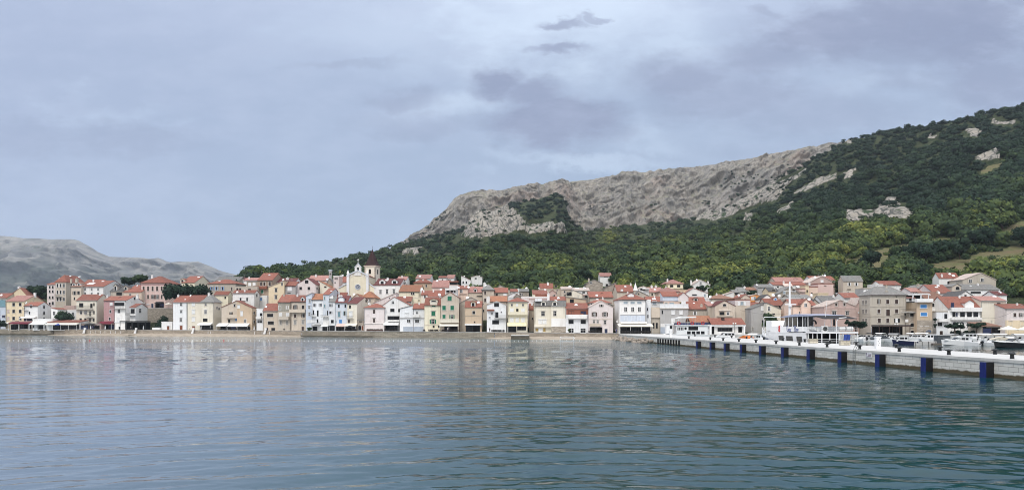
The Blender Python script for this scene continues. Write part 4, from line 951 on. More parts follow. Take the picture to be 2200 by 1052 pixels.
H('tall grey beige house crowning the left hill under a red hip roof', 119, 142, 606, 30, 'hip', 'greige', 'red', 591.5, xs=183, w='dw 3.2 7.5:123.6 130.5 137.6/613 627.5 642.5', ba=[(120, 133, 632, 637, 'r')], sk=[(130, 598.5, 6), (150, 594, 5), (171, 595, 5)], ch=[(165, 598, 603, 5), (153, 599, 604, 3)], yaw=-3)
H('beige house with twin gable dormers below the left hill crown', 152, 174, 616, 22, 'gx', 'beige', 'brown', 612, d=7, w='ok 3.4 8:160 629;ok 2.6 7:169 628.5;n 3 6:160 641', do=[(159, 607, 614, 7, 'd'), (169.5, 606.5, 614, 7, 'd')])
H('long red roof behind the wide white hill house', 176, 214, 614, 42, 'gx', 'white', 'red', 601)
H('wide white hill house with large roof glazing and maroon roof', 174, 222, 616, 26, 'gx', 'white', 'red', 603, xs=270, w='d 3.6 5:183 197 211/621;d 3.6 6:183 197 211/631', sk=[(196, 610, 14), (221, 605, 5)], yaw=-4)
H('grey house with dark loggia and arched dormers on the left hill', 237, 266, 625, 16, 'gx', 'greige', 'dark', 616, d=8, w='n 12 6:256 631', do=[(248, 610, 624, 8, 'd'), (270, 613, 622.5, 9, 'd')])
H('beige hill house with red hip roof left of the salmon house', 266, 304, 627, 17, 'mb', 'beige', 'red', 613, d=9, w='d 3.6 5:280 632.5')
H('small white house with dark glazed terrace behind the leafy tree', 135, 165, 667, 10, 'flat', 'coolwhite', 'white', w='d 4.6 7:156.7 674 148 674', bl=[(137, 163, 656, 667, -.6, 'dusk', 'terrace_screen')], base=2.5)
H('cream balcony house on the waterfront, front wall pierced by ten windows', 164, 208.6, 645, 4, 'gx', 'cream', 'red', 632.5, xs=236, w='n 9 9:174.6 655;n 5 9:196.5 656.5;n 3 6:202 653.5;dw 5 7:174 671 184 671;n 3 10:193.6 673;n 3 7:202 671;n 5 8:173.4 687 183.6 687;n 3.4 7:193.5 686.5 201.6 686.5;>n 3 3:229 641', ba=[(163, 201, 656, 664, 'r'), (186, 201, 673.5, 681, 'r')], sk=[(215, 634, 4)], base=2)
H('cluttered souvenir shops with dark fronts under the cream balcony house', 171, 216, 695.5, -2, 'flat', 'dusk', 'grey', d=4, vo=[(172, 190, 698, 708), (192, 214, 698, 708)], aw=[(186, 204, 695, 697, 1.5, 'black')], base=2, cat='shop', name='shop')
H('dusty rose house with white framed slit windows on the waterfront', 223, 246.3, 645.5, 3, 'gx', 'rose', 'red', 636.5, d=9, w='dw 3.4 6:237 668.5 236 684.5;cw 5 6:239 653', aw=[(217, 246, 690, 694.5, 2.2, 'maroon')], vo=[(222, 245, 697, 708)], base=2)
H('white balcony house joined to the dusty rose house', 246.5, 271, 645.5, 3, 'gx', 'white', 'red', 636, xs=307, w='dw 5 8:255.5 668;cw 5 7:255 685.5;n 22 7:256.5 653;>d 3.5 5:289 641;n 4 6:257 704', ba=[(240.5, 269, 655.5, 662.5, 'r')], ch=[(295, 632, 637, 4)], bl=[(246.5, 271, 690.5, 692, .3, 'coolwhite', 'string_course')], base=2)
H('small white gabled house stepping down to the stairs', 279, 291, 660, -2, 'gx', 'white', 'red', 652.5, xs=317, w='n 9 10:285 668;>dw 4.5 9:301 667', ba=[(273, 291, 672, 677.5, 'r')], base=2)
H('low white lean-to with a brown door beside the big white block', 347, 370, 692, 1, 'flat', 'white', 'white', d=5, w='DrL 5 9:361.6 704.5', bl=[(331, 347, 703, 710, 1.5, 'white', 'garden_wall')], base=2, cat='annex', name='annex')
H('large salmon house with two rows of dark shutters above the stone stairs', 302, 355.5, 608, 22, 'hip', 'pink', 'red', 593, d=13, yaw=-3, w='ck 4 9.5:308.7 318.3 328 337.7 347.5/620;ck 3.6 8.5:308.7 318.3/637.4;ok 3.6 8.5:328.5 338/637.4;ck 3.6 8.5:347.5 637.4;Dn 4.6 9:327.5 656.5', vo=[(334, 352, 650, 661)], aw=[(303, 314, 649.5, 651, 1.5, 'white'), (336, 352, 648, 650, 1.6, 'black')], sk=[(324, 602.5, 4), (347, 602, 4)], bl=[(302, 355.5, 611, 612.2, .12, 'rose', 'string_course')])
H('yellow gable house right behind the big dark evergreen', 390, 418, 607, 38, 'gx', 'paleyellow', 'red', 593.5, xs=454, do=[(392, 598, 606, 9, 'd')], sk=[(427, 596, 5)])
H('stone house with three blue windows above the evergreen', 446, 506, 609.5, 30, 'hip', 'greige', 'red', 599.5, d=11, w='obL 2.8 7:455.4 619.5 465.6 619.5 478 619.5;ck 3 7:498 620', sk=[(472, 604, 4)])
H('old stone house with flat ridge behind the blue window house', 463, 513, 603, 50, 'gx', 'stone', 'grey', 595, w='n 2.5 4:508 601')
H('white gable with dark verge behind the stone houses', 509, 531, 603, 56, 'gy', 'white', 'maroon', 594.5, xa=515, w='n 3 4:520 601')
H('tall white waterfront house with a brown door at the stair foot', 372, 402, 649, 0, 'gx', 'coolwhite', 'red', 635, d=10, w='d 4.6 6.5:389.5 653.6;dL 3.8 6:389.3 669;dL 4.4 8:388.4 686.5;DrL 6 10:389.3 704', di=[(380, 684)], base=2)
H('tall cream waterfront house with three rows of closed white shutters', 402.2, 432, 649, 0, 'gx', 'cream', 'red', 634.5, d=10, w='cw 6 7:415.5 653;cwL 6 8:415.5 669.6 415.5 686;Dr 6 8:416 704', base=2, sk=[(398, 644, 3)])
H('cream house with grey hip roof and round corner on the waterfront', 432.2, 459, 649.3, 0, 'hip', 'cream', 'grey', 633, xs=476, w='d 3.6 5:442 653.6;dwL 4.6 8:441.7 669.6;nL 10 7:441 687', aw=[(428, 457, 693.5, 697, 2., 'white')], vo=[(430, 457, 698, 708)], ch=[(449, 629, 635, 4)], base=2)
H('pale half of the pair of gabled houses with white awnings', 476, 508.8, 660, 0, 'ml', 'beige', 'red', 646, d=8, w='dL 3.4 5:504 656;ok 3 10:496.5 675;n 4.6 7:492.4 688.8;cb 5 5:508 686', bl=[(487, 527, 675.5, 683, 1.0, 'beige', 'balcony')], aw=[(470, 492, 694, 699.5, 2.4, 'white')], vo=[(474, 507, 700, 709)], base=2)
H('brown half of the pair of gabled houses with white awnings', 509, 541, 661, 0, 'mr', 'tan', 'red', 646, xs=551, w='cwL 4.6 5.5:512.8 658.5;cwL 4 9:519.3 673.5;dw 4 7.5:527 689;>d 3 6:546 672;>d 3 6:546 691', aw=[(493, 537, 694.3, 700, 2.4, 'white')], vo=[(509, 537, 701, 709.5)], base=2)
H('small yellow house with satellite dish above the round cornered house', 460, 490, 633.5, 14, 'gx', 'paleyellow', 'red', 626, xs=499, w='n 3.4 5:484 639', di=[(471, 634)])
H('off white house with thin red roof and hooded windows', 500, 547, 629.5, 14, 'gx', 'white', 'red', 623.5, xs=557, w='dL 3.4 7:517 643 531 643;>dL 3 5:551.5 634', ch=[(526, 623, 627, 3)])
H('brown stone house with wooden balcony under a steep red roof', 553, 585, 602, 26, 'gx', 'brown', 'red', 587, xs=611, w='ck 4 8:561 609.5 568 609.5;ck 4.6 9:579.6 609.5;cg 5 7:563.4 626', bl=[(549, 575, 614.5, 620.5, 1.1, 'redbrown', 'balcony')], sk=[(579, 591, 4)])
H('white box extension with one blue window below the brown stone house', 556, 573, 636, 22, 'flat', 'white', 'white', d=5, w='cb 3.4 6:561 642')
H('low stone house with two white shutters beside the wooden balcony', 530, 553, 605, 28, 'flat', 'stone', 'grey', d=8, w='cw 5 6:536.5 610.5 546 610', ch=[(544, 603, 606, 3)])
H('grey shed house under the low stone house', 505, 553, 617, 21, 'flat', 'greige', 'greige', d=6, w='n 4 5:510 621 516 621;n 6 4:536 622')
H('pink and red roofed house on the skyline left of the steep red roof', 524, 553, 602, 48, 'gx', 'white', 'pink', 597)
H('yellow corner house with hooded windows in the middle of the slope', 577, 610.5, 616.5, 15, 'ml', 'yellow', 'cream' if False else 'pale', 603, d=8, w='dL 4.6 8:593 623 592.6 638;dL 3 5.5:606 610')
H('small grey house with one white shutter beside the yellow corner house', 611, 635, 614, 18, 'gx', 'grey', 'red', 605.5, d=7, w='cw 8 8:622.4 620;n 7 1.5:621 629')
H('house with maroon roof and white dormer above the grey shuttered house', 592, 634, 606, 34, 'gx', 'white', 'maroon', 598, do=[(592, 602, 611, 8, 'w')], ch=[(618, 596, 601, 5)])
H('lilac gable house with dark loggia under its gable', 636, 678, 611, 22, 'gy', 'lilac', 'maroon', 597, xa=660, xs=692, w='n 5.5 6:646 619 663.7 619;nL 7.5 7:658.8 605;>n 2.6 5:681 619 686 619')
H('pink red roof cluster behind the lilac gable', 662, 702, 602, 40, 'gx', 'lilac', 'pink', 592, w='n 3 5:682 606', do=[(679, 599, 607, 8, 'd')])
H('cream house with overhanging orange roof behind the pale blue house', 687, 710, 617, 28, 'mr', 'cream', 'orange', 604, d=7, w='n 5 3:699 616')
H('grey stone gable house below the slim tower stub', 699, 717, 613, 38, 'gy', 'stone', 'grey', 598, di=[(703, 600)])
H('tall white slab house with satellite dishes left of the church', 716.5, 728, 594, 34, 'flat', 'lilac', 'white', d=6, w='n 2.5 4:720 598 724 598;n 2.5 3:720 607', di=[(722, 608), (719, 614)])
H('red roofed house tucked behind the church wall', 728.5, 746, 606, 52, 'gx', 'white', 'red', 594.5, di=[(731, 593), (736, 592)])
H('beige waterfront house with two wide black windows under a red roof', 565, 597, 668, 0, 'gx', 'beige', 'red', 652, d=9, w='dk 13 7:580.5 677 582 693;n 8 6:587 706.8;n 4.6 6:573.7 706.8', di=[(571.7, 659)], base=2)
H('slim white waterfront slot house with stacked balconies', 551.3, 564.8, 664, 2, 'flat', 'coolwhite', 'white', d=6, w='n 5 6:561 675;dw 10 5.5:558 690', ba=[(552, 563, 679, 684, 'white')], base=2)
H('olive grey waterfront house with white shutters and curved balcony', 597.2, 624.3, 649, 1, 'gx', 'greige', 'red', 633.5, d=10, w='cw 5 8:601 660.8;ow 2.4 7:617.4 660;cw 5.6 10:603 677 618 677;cyL 4.4 8.5:603 693 617 693;n 3 3:610.5 706.8', bl=[(597.5, 624, 650, 668.5, .06, 'olive', 'upper_storey')], ba=[(599.5, 622, 679, 686, 'greige')], base=2)
H('beige waterfront house with long balcony and brown shuttered doors', 625, 657, 648, 1, 'gx', 'beige', 'red', 634.5, d=10, w='okL 4 13:634.4 662;dk 4.6 8:651 659.5;ckL 5 7.5:634 678;okL 3.2 7.5:651.6 677.5;cyL 5 8.5:634 692 651 691.6;Dk 5 9:650.5 705.5', ba=[(623, 657, 664, 670.5, 'beige')], do=[(650, 637, 647, 8, 'd')], base=2)
H('pale grey slim waterfront house with four stacked white windows', 657.2, 669.6, 636, 0, 'ml', 'bluegrey', 'grey', 630, d=8, w='dwL 3.6 6.5:665.2 646 664.5 660 664.7 674.4;cw 4 6:662 690 667.5 690', di=[(660, 682)], base=2)
H('white waterfront house with twin tall black balcony doors', 669.8, 694, 643.5, 1, 'gx', 'coolwhite', 'orange', 631.5, d=9, w='on 2.4 6:676.3 655;on 2.4 6:688 654.5;nL 3.2 10:673.5 670.7;nL 3.6 13:682.7 672.5;cw 3 6:673 689;n 3.4 8:682.3 689', ba=[(669.5, 678, 674, 679, 'r'), (676, 690, 692, 697, 'r')], vo=[(672, 682, 700, 711)], aw=[(670, 685, 697, 699, 1.2, 'greycloth')], base=2)
H('pale blue slim house with blue shutters and side gable', 694.2, 707, 632.5, 1, 'gx', 'blue', 'red', 619.5, xs=733, w='ct 2.6 6.5:697.3 640.6 697.3 656.5', sk=[(712, 626, 4)], ba=[(690.5, 705, 675.5, 680, 'r')], bl=[(694.4, 707, 678, 698, .1, 'white', 'lower_storey')], aw=[(692, 707, 697.5, 700, 2., 'white')], vo=[(693, 706.5, 700.5, 711)], base=2)
H('white house with arched navy windows and small grey roof', 707.2, 720.3, 648, -.4, 'gx', 'coolwhite', 'grey', 638, d=7, w='on 2.6 6:711 655.5;on 2.6 6:710.5 671;n 6 7:714 690;n 2.6 10:703.8 672', vo=[(708, 719, 699, 711)], base=2)
H('red roof with black verges between church and navy window house', 712, 742, 642, 13, 'gx', 'white', 'red', 628.5, xs=750)
H('light blue waterfront house with maroon roof and white dormer', 720.6, 746, 650.3, 0, 'gx', 'blue', 'maroon', 635.5, d=9, w='n 3.6 6.5:728 657 742 657;ctL 5 11:728.5 675;ot 2.6 9:740.5 672.5;cb 6 8:731.7 690;n 1.6 5:721.8 690', do=[(733, 636.5, 648.5, 13, 'w')], aw=[(724, 746, 695, 700, 2., 'blush')], vo=[(722, 733, 700.5, 711)], base=2)
H('cream waterfront house with dark red roof and deep side wall', 746.2, 767, 652, 1, 'gx', 'cream', 'maroon', 638.5, xs=799, w='n 4 7:752 658.6;cwL 6 11:753.7 675;Dk 4 7:749.7 690;>n 3.4 5:786.5 646', ba=[(746, 759.5, 678, 684, 'r')], aw=[(744, 769, 694.5, 699, 2.4, 'cream')], vo=[(733.5, 766, 700, 711)], sk=[(752, 642.5, 4)], base=2, yaw=-6)
H('low stone annex with pale arch beside the cream side wall', 768, 781, 688, 2, 'flat', 'stone', 'grey', d=4, w='a 6 10:773 704;Dr 4 9:779 704;n 7 2:775 690.5', base=2, cat='annex', name='annex')
H('small beige gable behind the dark red roof', 757, 778, 640, 15, 'gy', 'beige', 'orange', 631.5, xa=767)
H('orange hip roofed house below the church right wing', 776, 804, 640, 17, 'hip', 'beige', 'orange', 626, d=11)
H('pale pink hip roofed waterfront house with two brown windows', 782.5, 825, 661.3, -1, 'hip', 'lilac', 'red', 651.5, xs=836, w='DkL 4 8.5:803.7 668.8 803.7 688', bl=[(782, 825.2, 694, 695.2, .2, 'white', 'string_course')], ch=[(795, 651.5, 655, 4)], base=2, ov=.5)
H('large white gable house with dark loggia and white awning', 822, 881.5, 656, 4, 'gy', 'white', 'red', 638, xa=847, w='dw 5 6:844 649.4;nL 9 7:843 666;nL 4.4 7:857.6 666.5', vo=[(833, 858, 678.5, 686.5), (828, 858, 698.5, 711.5)], bl=[(834, 859, 687, 691, 1.3, 'white', 'balcony')], aw=[(826, 858, 691, 697, 2.4, 'white')], base=2)
H('blush mono pitch house rising behind the pink hip roof', 801, 851, 651, 16, 'ml', 'lilac', 'pale', 629.5, d=7, di=[(817, 648)], w='n 2.4 2:837 640')
H('white house with a plain red roof behind the large white gable', 851, 883, 647.5, 15, 'gx', 'white', 'red', 637.5)
H('white shop house with flat slanting roof and shuttered garage', 859.2, 887, 663, 0, 'ml', 'coolwhite', 'white' if False else 'grey', 656, d=8, w='cwL 6.4 5:873.8 676;dw 7 6:878 689;cG 21 10:877 706.3', bl=[(859, 887, 682, 683.2, .3, 'grey', 'string_course')], base=1.9)
H('white shop house with red roof and shuttered garage', 887.2, 911.7, 663.3, 0, 'gx', 'coolwhite', 'red', 652, d=8, w='dw 4 6:895.5 671;dw 8 6.5:896 689;cG 22 10:899 706.3', bl=[(887.2, 911.7, 682, 683.2, .3, 'grey', 'string_course'), (887.5, 902, 675.5, 681, 1.0, 'white', 'balcony')], di=[(908, 679)], base=1.9)
H('cream house with four bright green shutters one above the other', 912, 947.3, 655.5, 0, 'gx', 'paleyellow', 'red', 639.5, d=9, w='cgL 8 9:931.6 654 931 673;ogL 6 9:930 690.5;n 4 4.4:931.6 701 943 701', bl=[(924, 939.5, 648, 656, .1, 'cream', 'dormer_wall'), (912, 947, 696.5, 697.8, .12, 'cream', 'string_course')], do=[(931.6, 641, 651, 17, 'd')], base=1.9)
H('tall beige house with green shutters and a raised gable', 947.5, 986, 639.5, 0, 'gy', 'beige', 'red', 627.5, xa=966.8, w='cg 9 9.5:966 640.5;cg 7.4 9.5:954 661 971.5 661;cg 6.6 8:954 679.5;og 4.6 8:971 680', bl=[(946.5, 986, 685, 692.5, .9, 'cream', 'balcony')], aw=[(945, 985.5, 695.5, 699, 1.7, 'cream')], vo=[(955, 983, 699.5, 712.5)], di=[(944, 633)], base=1.9)
H('old grey beige house with dark gable and small red roofs below it', 988, 1036, 651, 6, 'gy', 'greige', 'grey', 638.5, xa=1012, ov=.6, base=1.9)
H('brown plastered front with black tavern opening under a white beam', 999, 1035, 659.5, 1.5, 'mb', 'tan', 'red', 648, d=4.2, w='dk 5.6 6.5:1017.8 671;n 3 3:1019.6 691.5', do=[(1016.6, 645.5, 658.5, 11, 'd')], bl=[(999, 1034.5, 694.7, 698.4, 1.2, 'white', 'beam'), (999, 1035, 677.5, 678.4, .1, 'greige', 'string_course')], vo=[(1000.5, 1031, 698.6, 713)], di=[(1028, 650)], base=1.9)
H('white gable house with black dining terrace and blue plaque', 1046, 1087.5, 655, 0, 'gy', 'coolwhite', 'pale', 647, xa=1067, w='dk 10.4 8.4:1066.8 654.3;dw 4 4:1056.7 672.7;n 6.6 12:1067.4 676;n 2 3:1077 670;cn 4 2.4:1052 681.7;n 14.5 9:1064.7 691.5', bl=[(1046.5, 1062, 664, 667.6, .9, 'redbrown', 'porch')], ba=[(1062, 1087, 677, 683, 'r')], di=[(1057.6, 655)], base=1.9)
H('yellow house with white shutters and long yellow balcony', 1091, 1133.5, 648.5, 0, 'hip', 'paleyellow', 'red', 639, d=10, w='d 3 4.4:1099.8 654.8 1123.6 654.8;cw 3 4.4:1111 654.8;cw 6.6 6.4:1099.8 665.7 1123.6 665.7;n 5 6:1111.4 665.7;cw 6 8:1099.8 687 1111.4 687 1123.6 687', bl=[(1091, 1133.5, 669.8, 676.2, 1.0, 'paleyellow', 'balcony'), (1112, 1130, 709, 713, .6, 'cream', 'counter')], aw=[(1090, 1131, 693, 699, 2., 'yellow')], vo=[(1091.5, 1108.7, 699.5, 713.5), (1111, 1130, 700.5, 709)], base=1.9)
H('white hill house with maroon roof and two dormers near the bell tower', 804, 859.5, 612, 34, 'gx', 'white', 'maroon', 599, xs=878, w='dL 4.2 8.5:817.5 627 831.7 625.8 846 625.6;>n 3 5:868 608', do=[(821, 599.5, 610.5, 12, 'd'), (847.5, 599.5, 609.5, 12, 'd')])
H('cream yellow house under a broad orange roof in the middle of town', 857, 901, 626.5, 29, 'gx', 'paleyellow', 'orange', 612.5, xs=925, w='d 3 4.6:884.5 630.5 888.5 630.5', ch=[(906, 618, 626, 4)])
H('low cream house wedged below the broad orange roof', 886, 905, 640, 21, 'flat', 'paleyellow', 'cream', d=6, w='n 3 2:900 645')
H('cream house with a big white dish right of the orange roof', 905, 920, 633, 18, 'gx', 'cream', 'red', 625, d=7, w='ow 3 6:913 637', di=[(906, 622)])
H('red roofed white house behind the green shutter house', 920, 943, 638, 17, 'gx', 'white', 'red', 625, d=9)
H('small higher red roof beside the tall raised gable', 943, 957, 635, 19, 'gx', 'white', 'red', 621.5, d=9)
H('white roof terrace house with potted plants behind the raised gable', 956.5, 981, 622, 17, 'flat', 'white', 'white', d=7, w='n 6 4:962 625.5;n 5 4:971 625.5;n 3 4:977 626', ba=[(957, 980, 619, 622.5, 'white')])
H('pinkish house with wide rose tile roof behind the terraces', 928, 965, 616.5, 40, 'gx', 'blush' if False else 'pink', 'pink', 602.5, d=11)
H('open dark roof terrace beside the wide rose tile roof', 965.3, 985, 613, 42, 'flat', 'white', 'dusk', d=7, w='n 16 5:974 608.5', bl=[(965.3, 985, 603.5, 606, .8, 'redbrown', 'terrace_roof')])
H('brown hip roofed house half hidden by dark trees', 889, 928, 608, 54, 'hip', 'tan', 'red', 597.5, d=11, ch=[(909, 600, 605, 3)])
H('orange beige house with one pale window right of the roof terrace', 984, 1005, 620, 28, 'gx', 'peach', 'red', 614, d=7, w='dw 5 6:991 625;n 16 1.4:995 632', di=[(985, 618), (1006, 617)])
H('pinkish roofed house with a round white dormer', 1006, 1036, 628, 30, 'gx', 'beige', 'pink', 616, d=9, do=[(1021, 618, 627.5, 7, 'd')], di=[(1006.5, 617)], w='n 12 2:1030 636')
H('tall beige stone house with a grey hip roof behind the old tavern', 1036, 1061, 623, 27, 'hip', 'beige', 'grey', 610.5, d=9, w='ck 4 7:1042.4 628.5 1042.4 644;n 4 6:1038 667', ch=[(1041, 607, 613, 5)])
H('orange red roofed stone house right of the grey hip roof', 1061, 1091, 628, 31, 'gx', 'greige', 'red', 618.5, d=9, w='n 4 4:1067.4 632.7;cw 6 4:1085 632.3')
H('bare grey gable behind the orange red roofed stone house', 1063, 1096, 624, 42, 'gy', 'greige', 'grey', 612.5, xa=1074)
H('orange roofed beige house behind the white dining terrace house', 1053, 1089, 647.5, 14, 'gx', 'beige', 'orange', 636.5, d=9, ch=[(1049, 637, 646, 7)])
H('small white gable with arched window behind the yellow house', 1092, 1117, 635, 23, 'gy', 'coolwhite', 'grey', 629, w='cw 8 6:1099 635')
H('dark gabled stone shed beside the small white gable', 1104, 1118, 638, 20, 'gy', 'stone2', 'brown', 631, xa=1111)
H('cluster house with red ridge and white chimney on the middle skyline', 1097, 1112, 626, 36, 'gx', 'white', 'red', 621, d=7, di=[(1109, 626)], ch=[(1113.5, 620, 632, 4)])
H('rough stone house with aerials on the middle skyline', 1114, 1136, 626, 42, 'gx', 'stone', 'grey', 621, d=7, di=[(1131, 619)], an=[(1125, 611, 622)], ch=[(1128, 626, 634, 2.4)])
H('pale green house with brown red roof in the middle of town', 1145, 1176, 632, 20, 'mb', 'paleyellow', 'red', 624, d=8, bl=[(1150, 1176, 631, 638, .2, 'redbrown', 'upper_storey')], w='cw 6 3:1166 633', di=[(1171, 622)])
H('wide blush flat house below the pale green house', 1120, 1177, 638.5, 15, 'flat', 'lilac', 'white', d=8, w='n 4 1.6:1155 647.5', bl=[(1136, 1177, 642, 643.2, .12, 'redbrown', 'string_course')])
H('narrow alley house with small red roof beside the yellow house', 1137.5, 1148, 665, 7, 'gx', 'beige', 'red', 653, d=6, w='n 2.4 4:1144 684')
H('cream mansard house with two dark dormers and mustard doors', 1148.5, 1184.3, 657.5, 0, 'mans', 'yellow' if False else 'cream', 'grey', 647, d=9, w='dL 7 9:1166.6 673.6;cwL 7 8:1161 691 1170 691;cm 6 6:1153.5 708;Dm 5 8:1169.6 708;cw 7 7:1161 709', do=[(1167.5, 645.5, 656.5, 11, 'd')], bl=[(1148, 1184, 696, 702, .9, 'cream', 'balcony'), (1150, 1164, 640.5, 646.8, -2., 'coolwhite', 'roof_terrace')], base=1.9)
H('cream mansard house with white lower storey on stone base', 1184.5, 1216, 657.5, 0, 'mans', 'cream', 'grey', 647, d=9, w='dL 6 9.6:1192 673', do=[(1191.6, 645.5, 656.5, 11, 'd')], bl=[(1184.5, 1216, 683.5, 701.3, .3, 'white', 'lower_storey'), (1184.5, 1216, 701.4, 716, .22, 'stone', 'plinth')], base=1.9)
_h = ALL['cream mansard house with white lower storey on stone base']
H('red roofed block with tall white chimney above the mansard dormers', 1178, 1216, 645.5, 13, 'gx', 'white', 'red', 637.5, d=7, bl=[(1177, 1216, 645, 647.2, .4, 'white', 'parapet')], ch=[(1178, 630, 645, 5)])
H('brown and white house with red tin roof and long white balcony', 1216.5, 1264.5, 663, 0, 'mb', 'coolwhite', 'red', 652, d=6, w='n 11 8.5:1226.8 690.6 1253 690.6;dw 9.4 9:1227.5 709.5;dw 10.6 9:1252.6 709.5', bl=[(1216.5, 1264.5, 664, 675.5, .05, 'redbrown', 'upper_storey'), (1219.5, 1260.5, 675.3, 683.5, 1.0, 'white', 'balcony')], vo=[(1221.5, 1233, 667.5, 675.2), (1247.5, 1259, 667.5, 675.2)], base=1.9)
H('pale gable house with dark open shutters and a garage opening', 1265.4, 1317, 660, 0, 'gy', 'cream' if False else 'lilac', 'pale', 646, xa=1291.6, w='ok 3.4 5:1292 656.3;okL 5 8:1277 675 1300 675;dL 3.6 6.4:1276 690.3 1284 690.3;dL 4.8 7.6:1299.6 692;Dn 6 9:1302 710.5', vo=[(1267, 1293.5, 702.5, 715.5)], bl=[(1267, 1291, 695, 700.5, .9, 'beige', 'balcony'), (1265.5, 1317, 684.6, 685.5, .1, 'beige', 'string_course')], base=1.8)
H('beige mono pitch house with open dark corner above the tin roof', 1217, 1259, 643.5, 14, 'mr', 'tan', 'grey', 638, d=6, w='n 8.6 8.6:1228.5 646.5')
H('cream gable house with brown loggia in the upper middle town', 1216, 1253, 632.5, 29, 'gy', 'cream', 'grey', 623, xa=1231.7, w='n 11 8:1222.7 631')
H('tall dark passage house right of the brown loggia', 1253.5, 1266, 634, 27, 'flat', 'stone2', 'dusk', d=6, w='n 6 6:1259 636')
H('red roofed villa with white side gable on the middle skyline', 1160, 1188, 619, 50, 'gx', 'cream', 'red', 609, xs=1207, w='n 6 4:1194 615', di=[(1158.5, 619)])
H('stone and cream house under the red roofed villa', 1158, 1206, 622.5, 46, 'flat', 'beige', 'beige', d=6, w='n 4 3:1172 628')
H('small red roof with open loggia right of the villa', 1178, 1196, 630, 32, 'gy', 'pink', 'red', 623)
H('beige roofs with dark gap at the middle skyline', 1206, 1230, 621, 44, 'gx', 'beige', 'pale', 616, d=7)
H('pale roofed row with white ridge left of the stone gable', 1230, 1266, 624, 42, 'gx', 'white', 'pale', 618.5, d=7, w='n 6 3:1254 628', sk=[(1240, 620, 8), (1256, 620, 6)])
H('grey stone gable house standing against the dark trees', 1260, 1295, 609, 56, 'gy', 'stone', 'grey', 600.5, xa=1276, w='dw 4 3.6:1269.6 607', ch=[(1265, 598, 604, 3)])
H('roofless stone ruin with slanting wall beside the grey stone gable', 1299, 1324, 618, 52, 'ml', 'stone', 'grey', 606.5, d=6, w='n 5 5:1304 612')
H('red roofed grey house with pale blue dormer above the gable house', 1266, 1317, 638.5, 25, 'gx', 'greige', 'red', 626.5, d=9, do=[(1293, 629, 640, 12, 'b')], di=[(1282, 635), (1280, 641.5)])
H('red hip roof with white corner stones behind the pale gable', 1268, 1312, 651, 12, 'hip', 'white', 'red', 641, d=8, w='n 2.4 2.4:1271 652.5 1308 652.5')
H('tall white four storey house with cream restaurant awning', 1331, 1388, 644, 0, 'hip', 'white', 'red', 629.5, xl=1319, yaw=2, w='qL 9 4.4:1344 650 1359 650 1373.6 650;dw 5.6 9:1344 1359 1373.6/664;dw 5.6 8.6:1344 1359 1373.6/684', bl=[(1332.5, 1386, 675.2, 676.4, .12, 'grey', 'string_course'), (1332.5, 1386, 676.6, 690, .06, 'bluegrey', 'band'), (1333, 1388, 690.2, 694.6, 1.2, 'white', 'balcony')], do=[(1355.6, 629, 640, 14, 'w')], aw=[(1326, 1399, 695, 700, 3., 'cream')], vo=[(1333, 1397, 700.8, 716)], di=[(1327, 690)], base=1.6)
H('dark stone side house in the alley left of the tall white house', 1318.5, 1330, 655, 9, 'flat', 'stone2', 'greige', d=6, base=1.6)
H('narrow white grey house squeezed right of the tall white house', 1388.6, 1398, 645, 3, 'flat', 'coolwhite', 'white', d=7, w='n 2.6 6:1391 664;n 2.6 7:1392 679', base=1.6)
H('old stucco house with overhanging beige upper storey', 1398.3, 1418, 662, 4, 'flat', 'greige', 'beige', d=7, bl=[(1398, 1418, 662, 682, .5, 'beige', 'upper_storey')], w='n 4 12:1404 699;n 4 12:1411 699', base=1.6)
H('large weathered stucco house with white shutters and roof terrace', 1418.2, 1479, 661.5, 1, 'flat', 'grey', 'coolwhite', d=9, w='cwL 6 8:1446 671 1463 671;cw 6.6 13:1446 690;n 3 8:1423 670', bl=[(1418, 1479, 652.5, 661.3, -.3, 'coolwhite', 'parapet'), (1418, 1479.3, 661.5, 663, .35, 'greige', 'cornice'), (1419, 1436, 695, 702, .1, 'white', 'patch'), (1419, 1436, 702.2, 718, .1, 'G', 'garage_door')], base=1.6)
H('penthouse with red roof on the weathered stucco terrace', 1424, 1457, 647.5, 5, 'mb', 'bluegrey', 'red', 638.5, d=4, w='c'+'y 6 5:1431 652;q 9 4:1443 652', base=12.5)
H('lilac grey gable room with white square window on the terrace', 1457.3, 1479, 649, 3, 'gy', 'lilac', 'red', 640, xa=1468.5, d=5, w='cw 8 9:1468.5 651.5', base=12.3)
H('red roofed house left behind the weathered stucco terrace', 1391, 1425, 648, 15, 'gx', 'white', 'red', 637.5, d=8, w='q 8 7:1406 650', sk=[(1405, 643, 8)])
H('grey beige house with wide red roof and chimney behind the tour boat', 1479.3, 1522, 664, 4, 'gx', 'greige', 'red', 638.5, d=12, w='owL 3 8:1493 672.3', sk=[(1490.6, 652, 4)], ch=[(1506.7, 653, 659, 5)], do=[(1494.5, 638.5, 647, 10, 'd')], base=1.6)
H('grey chapel gable with round window behind the tall white house', 1364, 1393, 635, 22, 'gy', 'greige', 'grey', 625, xa=1372, w='n 3 3:1372 631')
H('red roofed old house with brown ridge on the skyline by the spire', 1326, 1362, 626.5, 40, 'gx', 'beige', 'red', 612.5, d=11, ch=[(1355, 608.5, 614, 3)], w='cw 4 3:1336 623')
H('white house with car port and flat white canopy near the small spire', 1372, 1394, 621, 44, 'gy', 'white', 'pale', 615, w='n 11 4:1381 621.5', bl=[(1380, 1394, 619, 621, 1.2, 'white', 'canopy')])
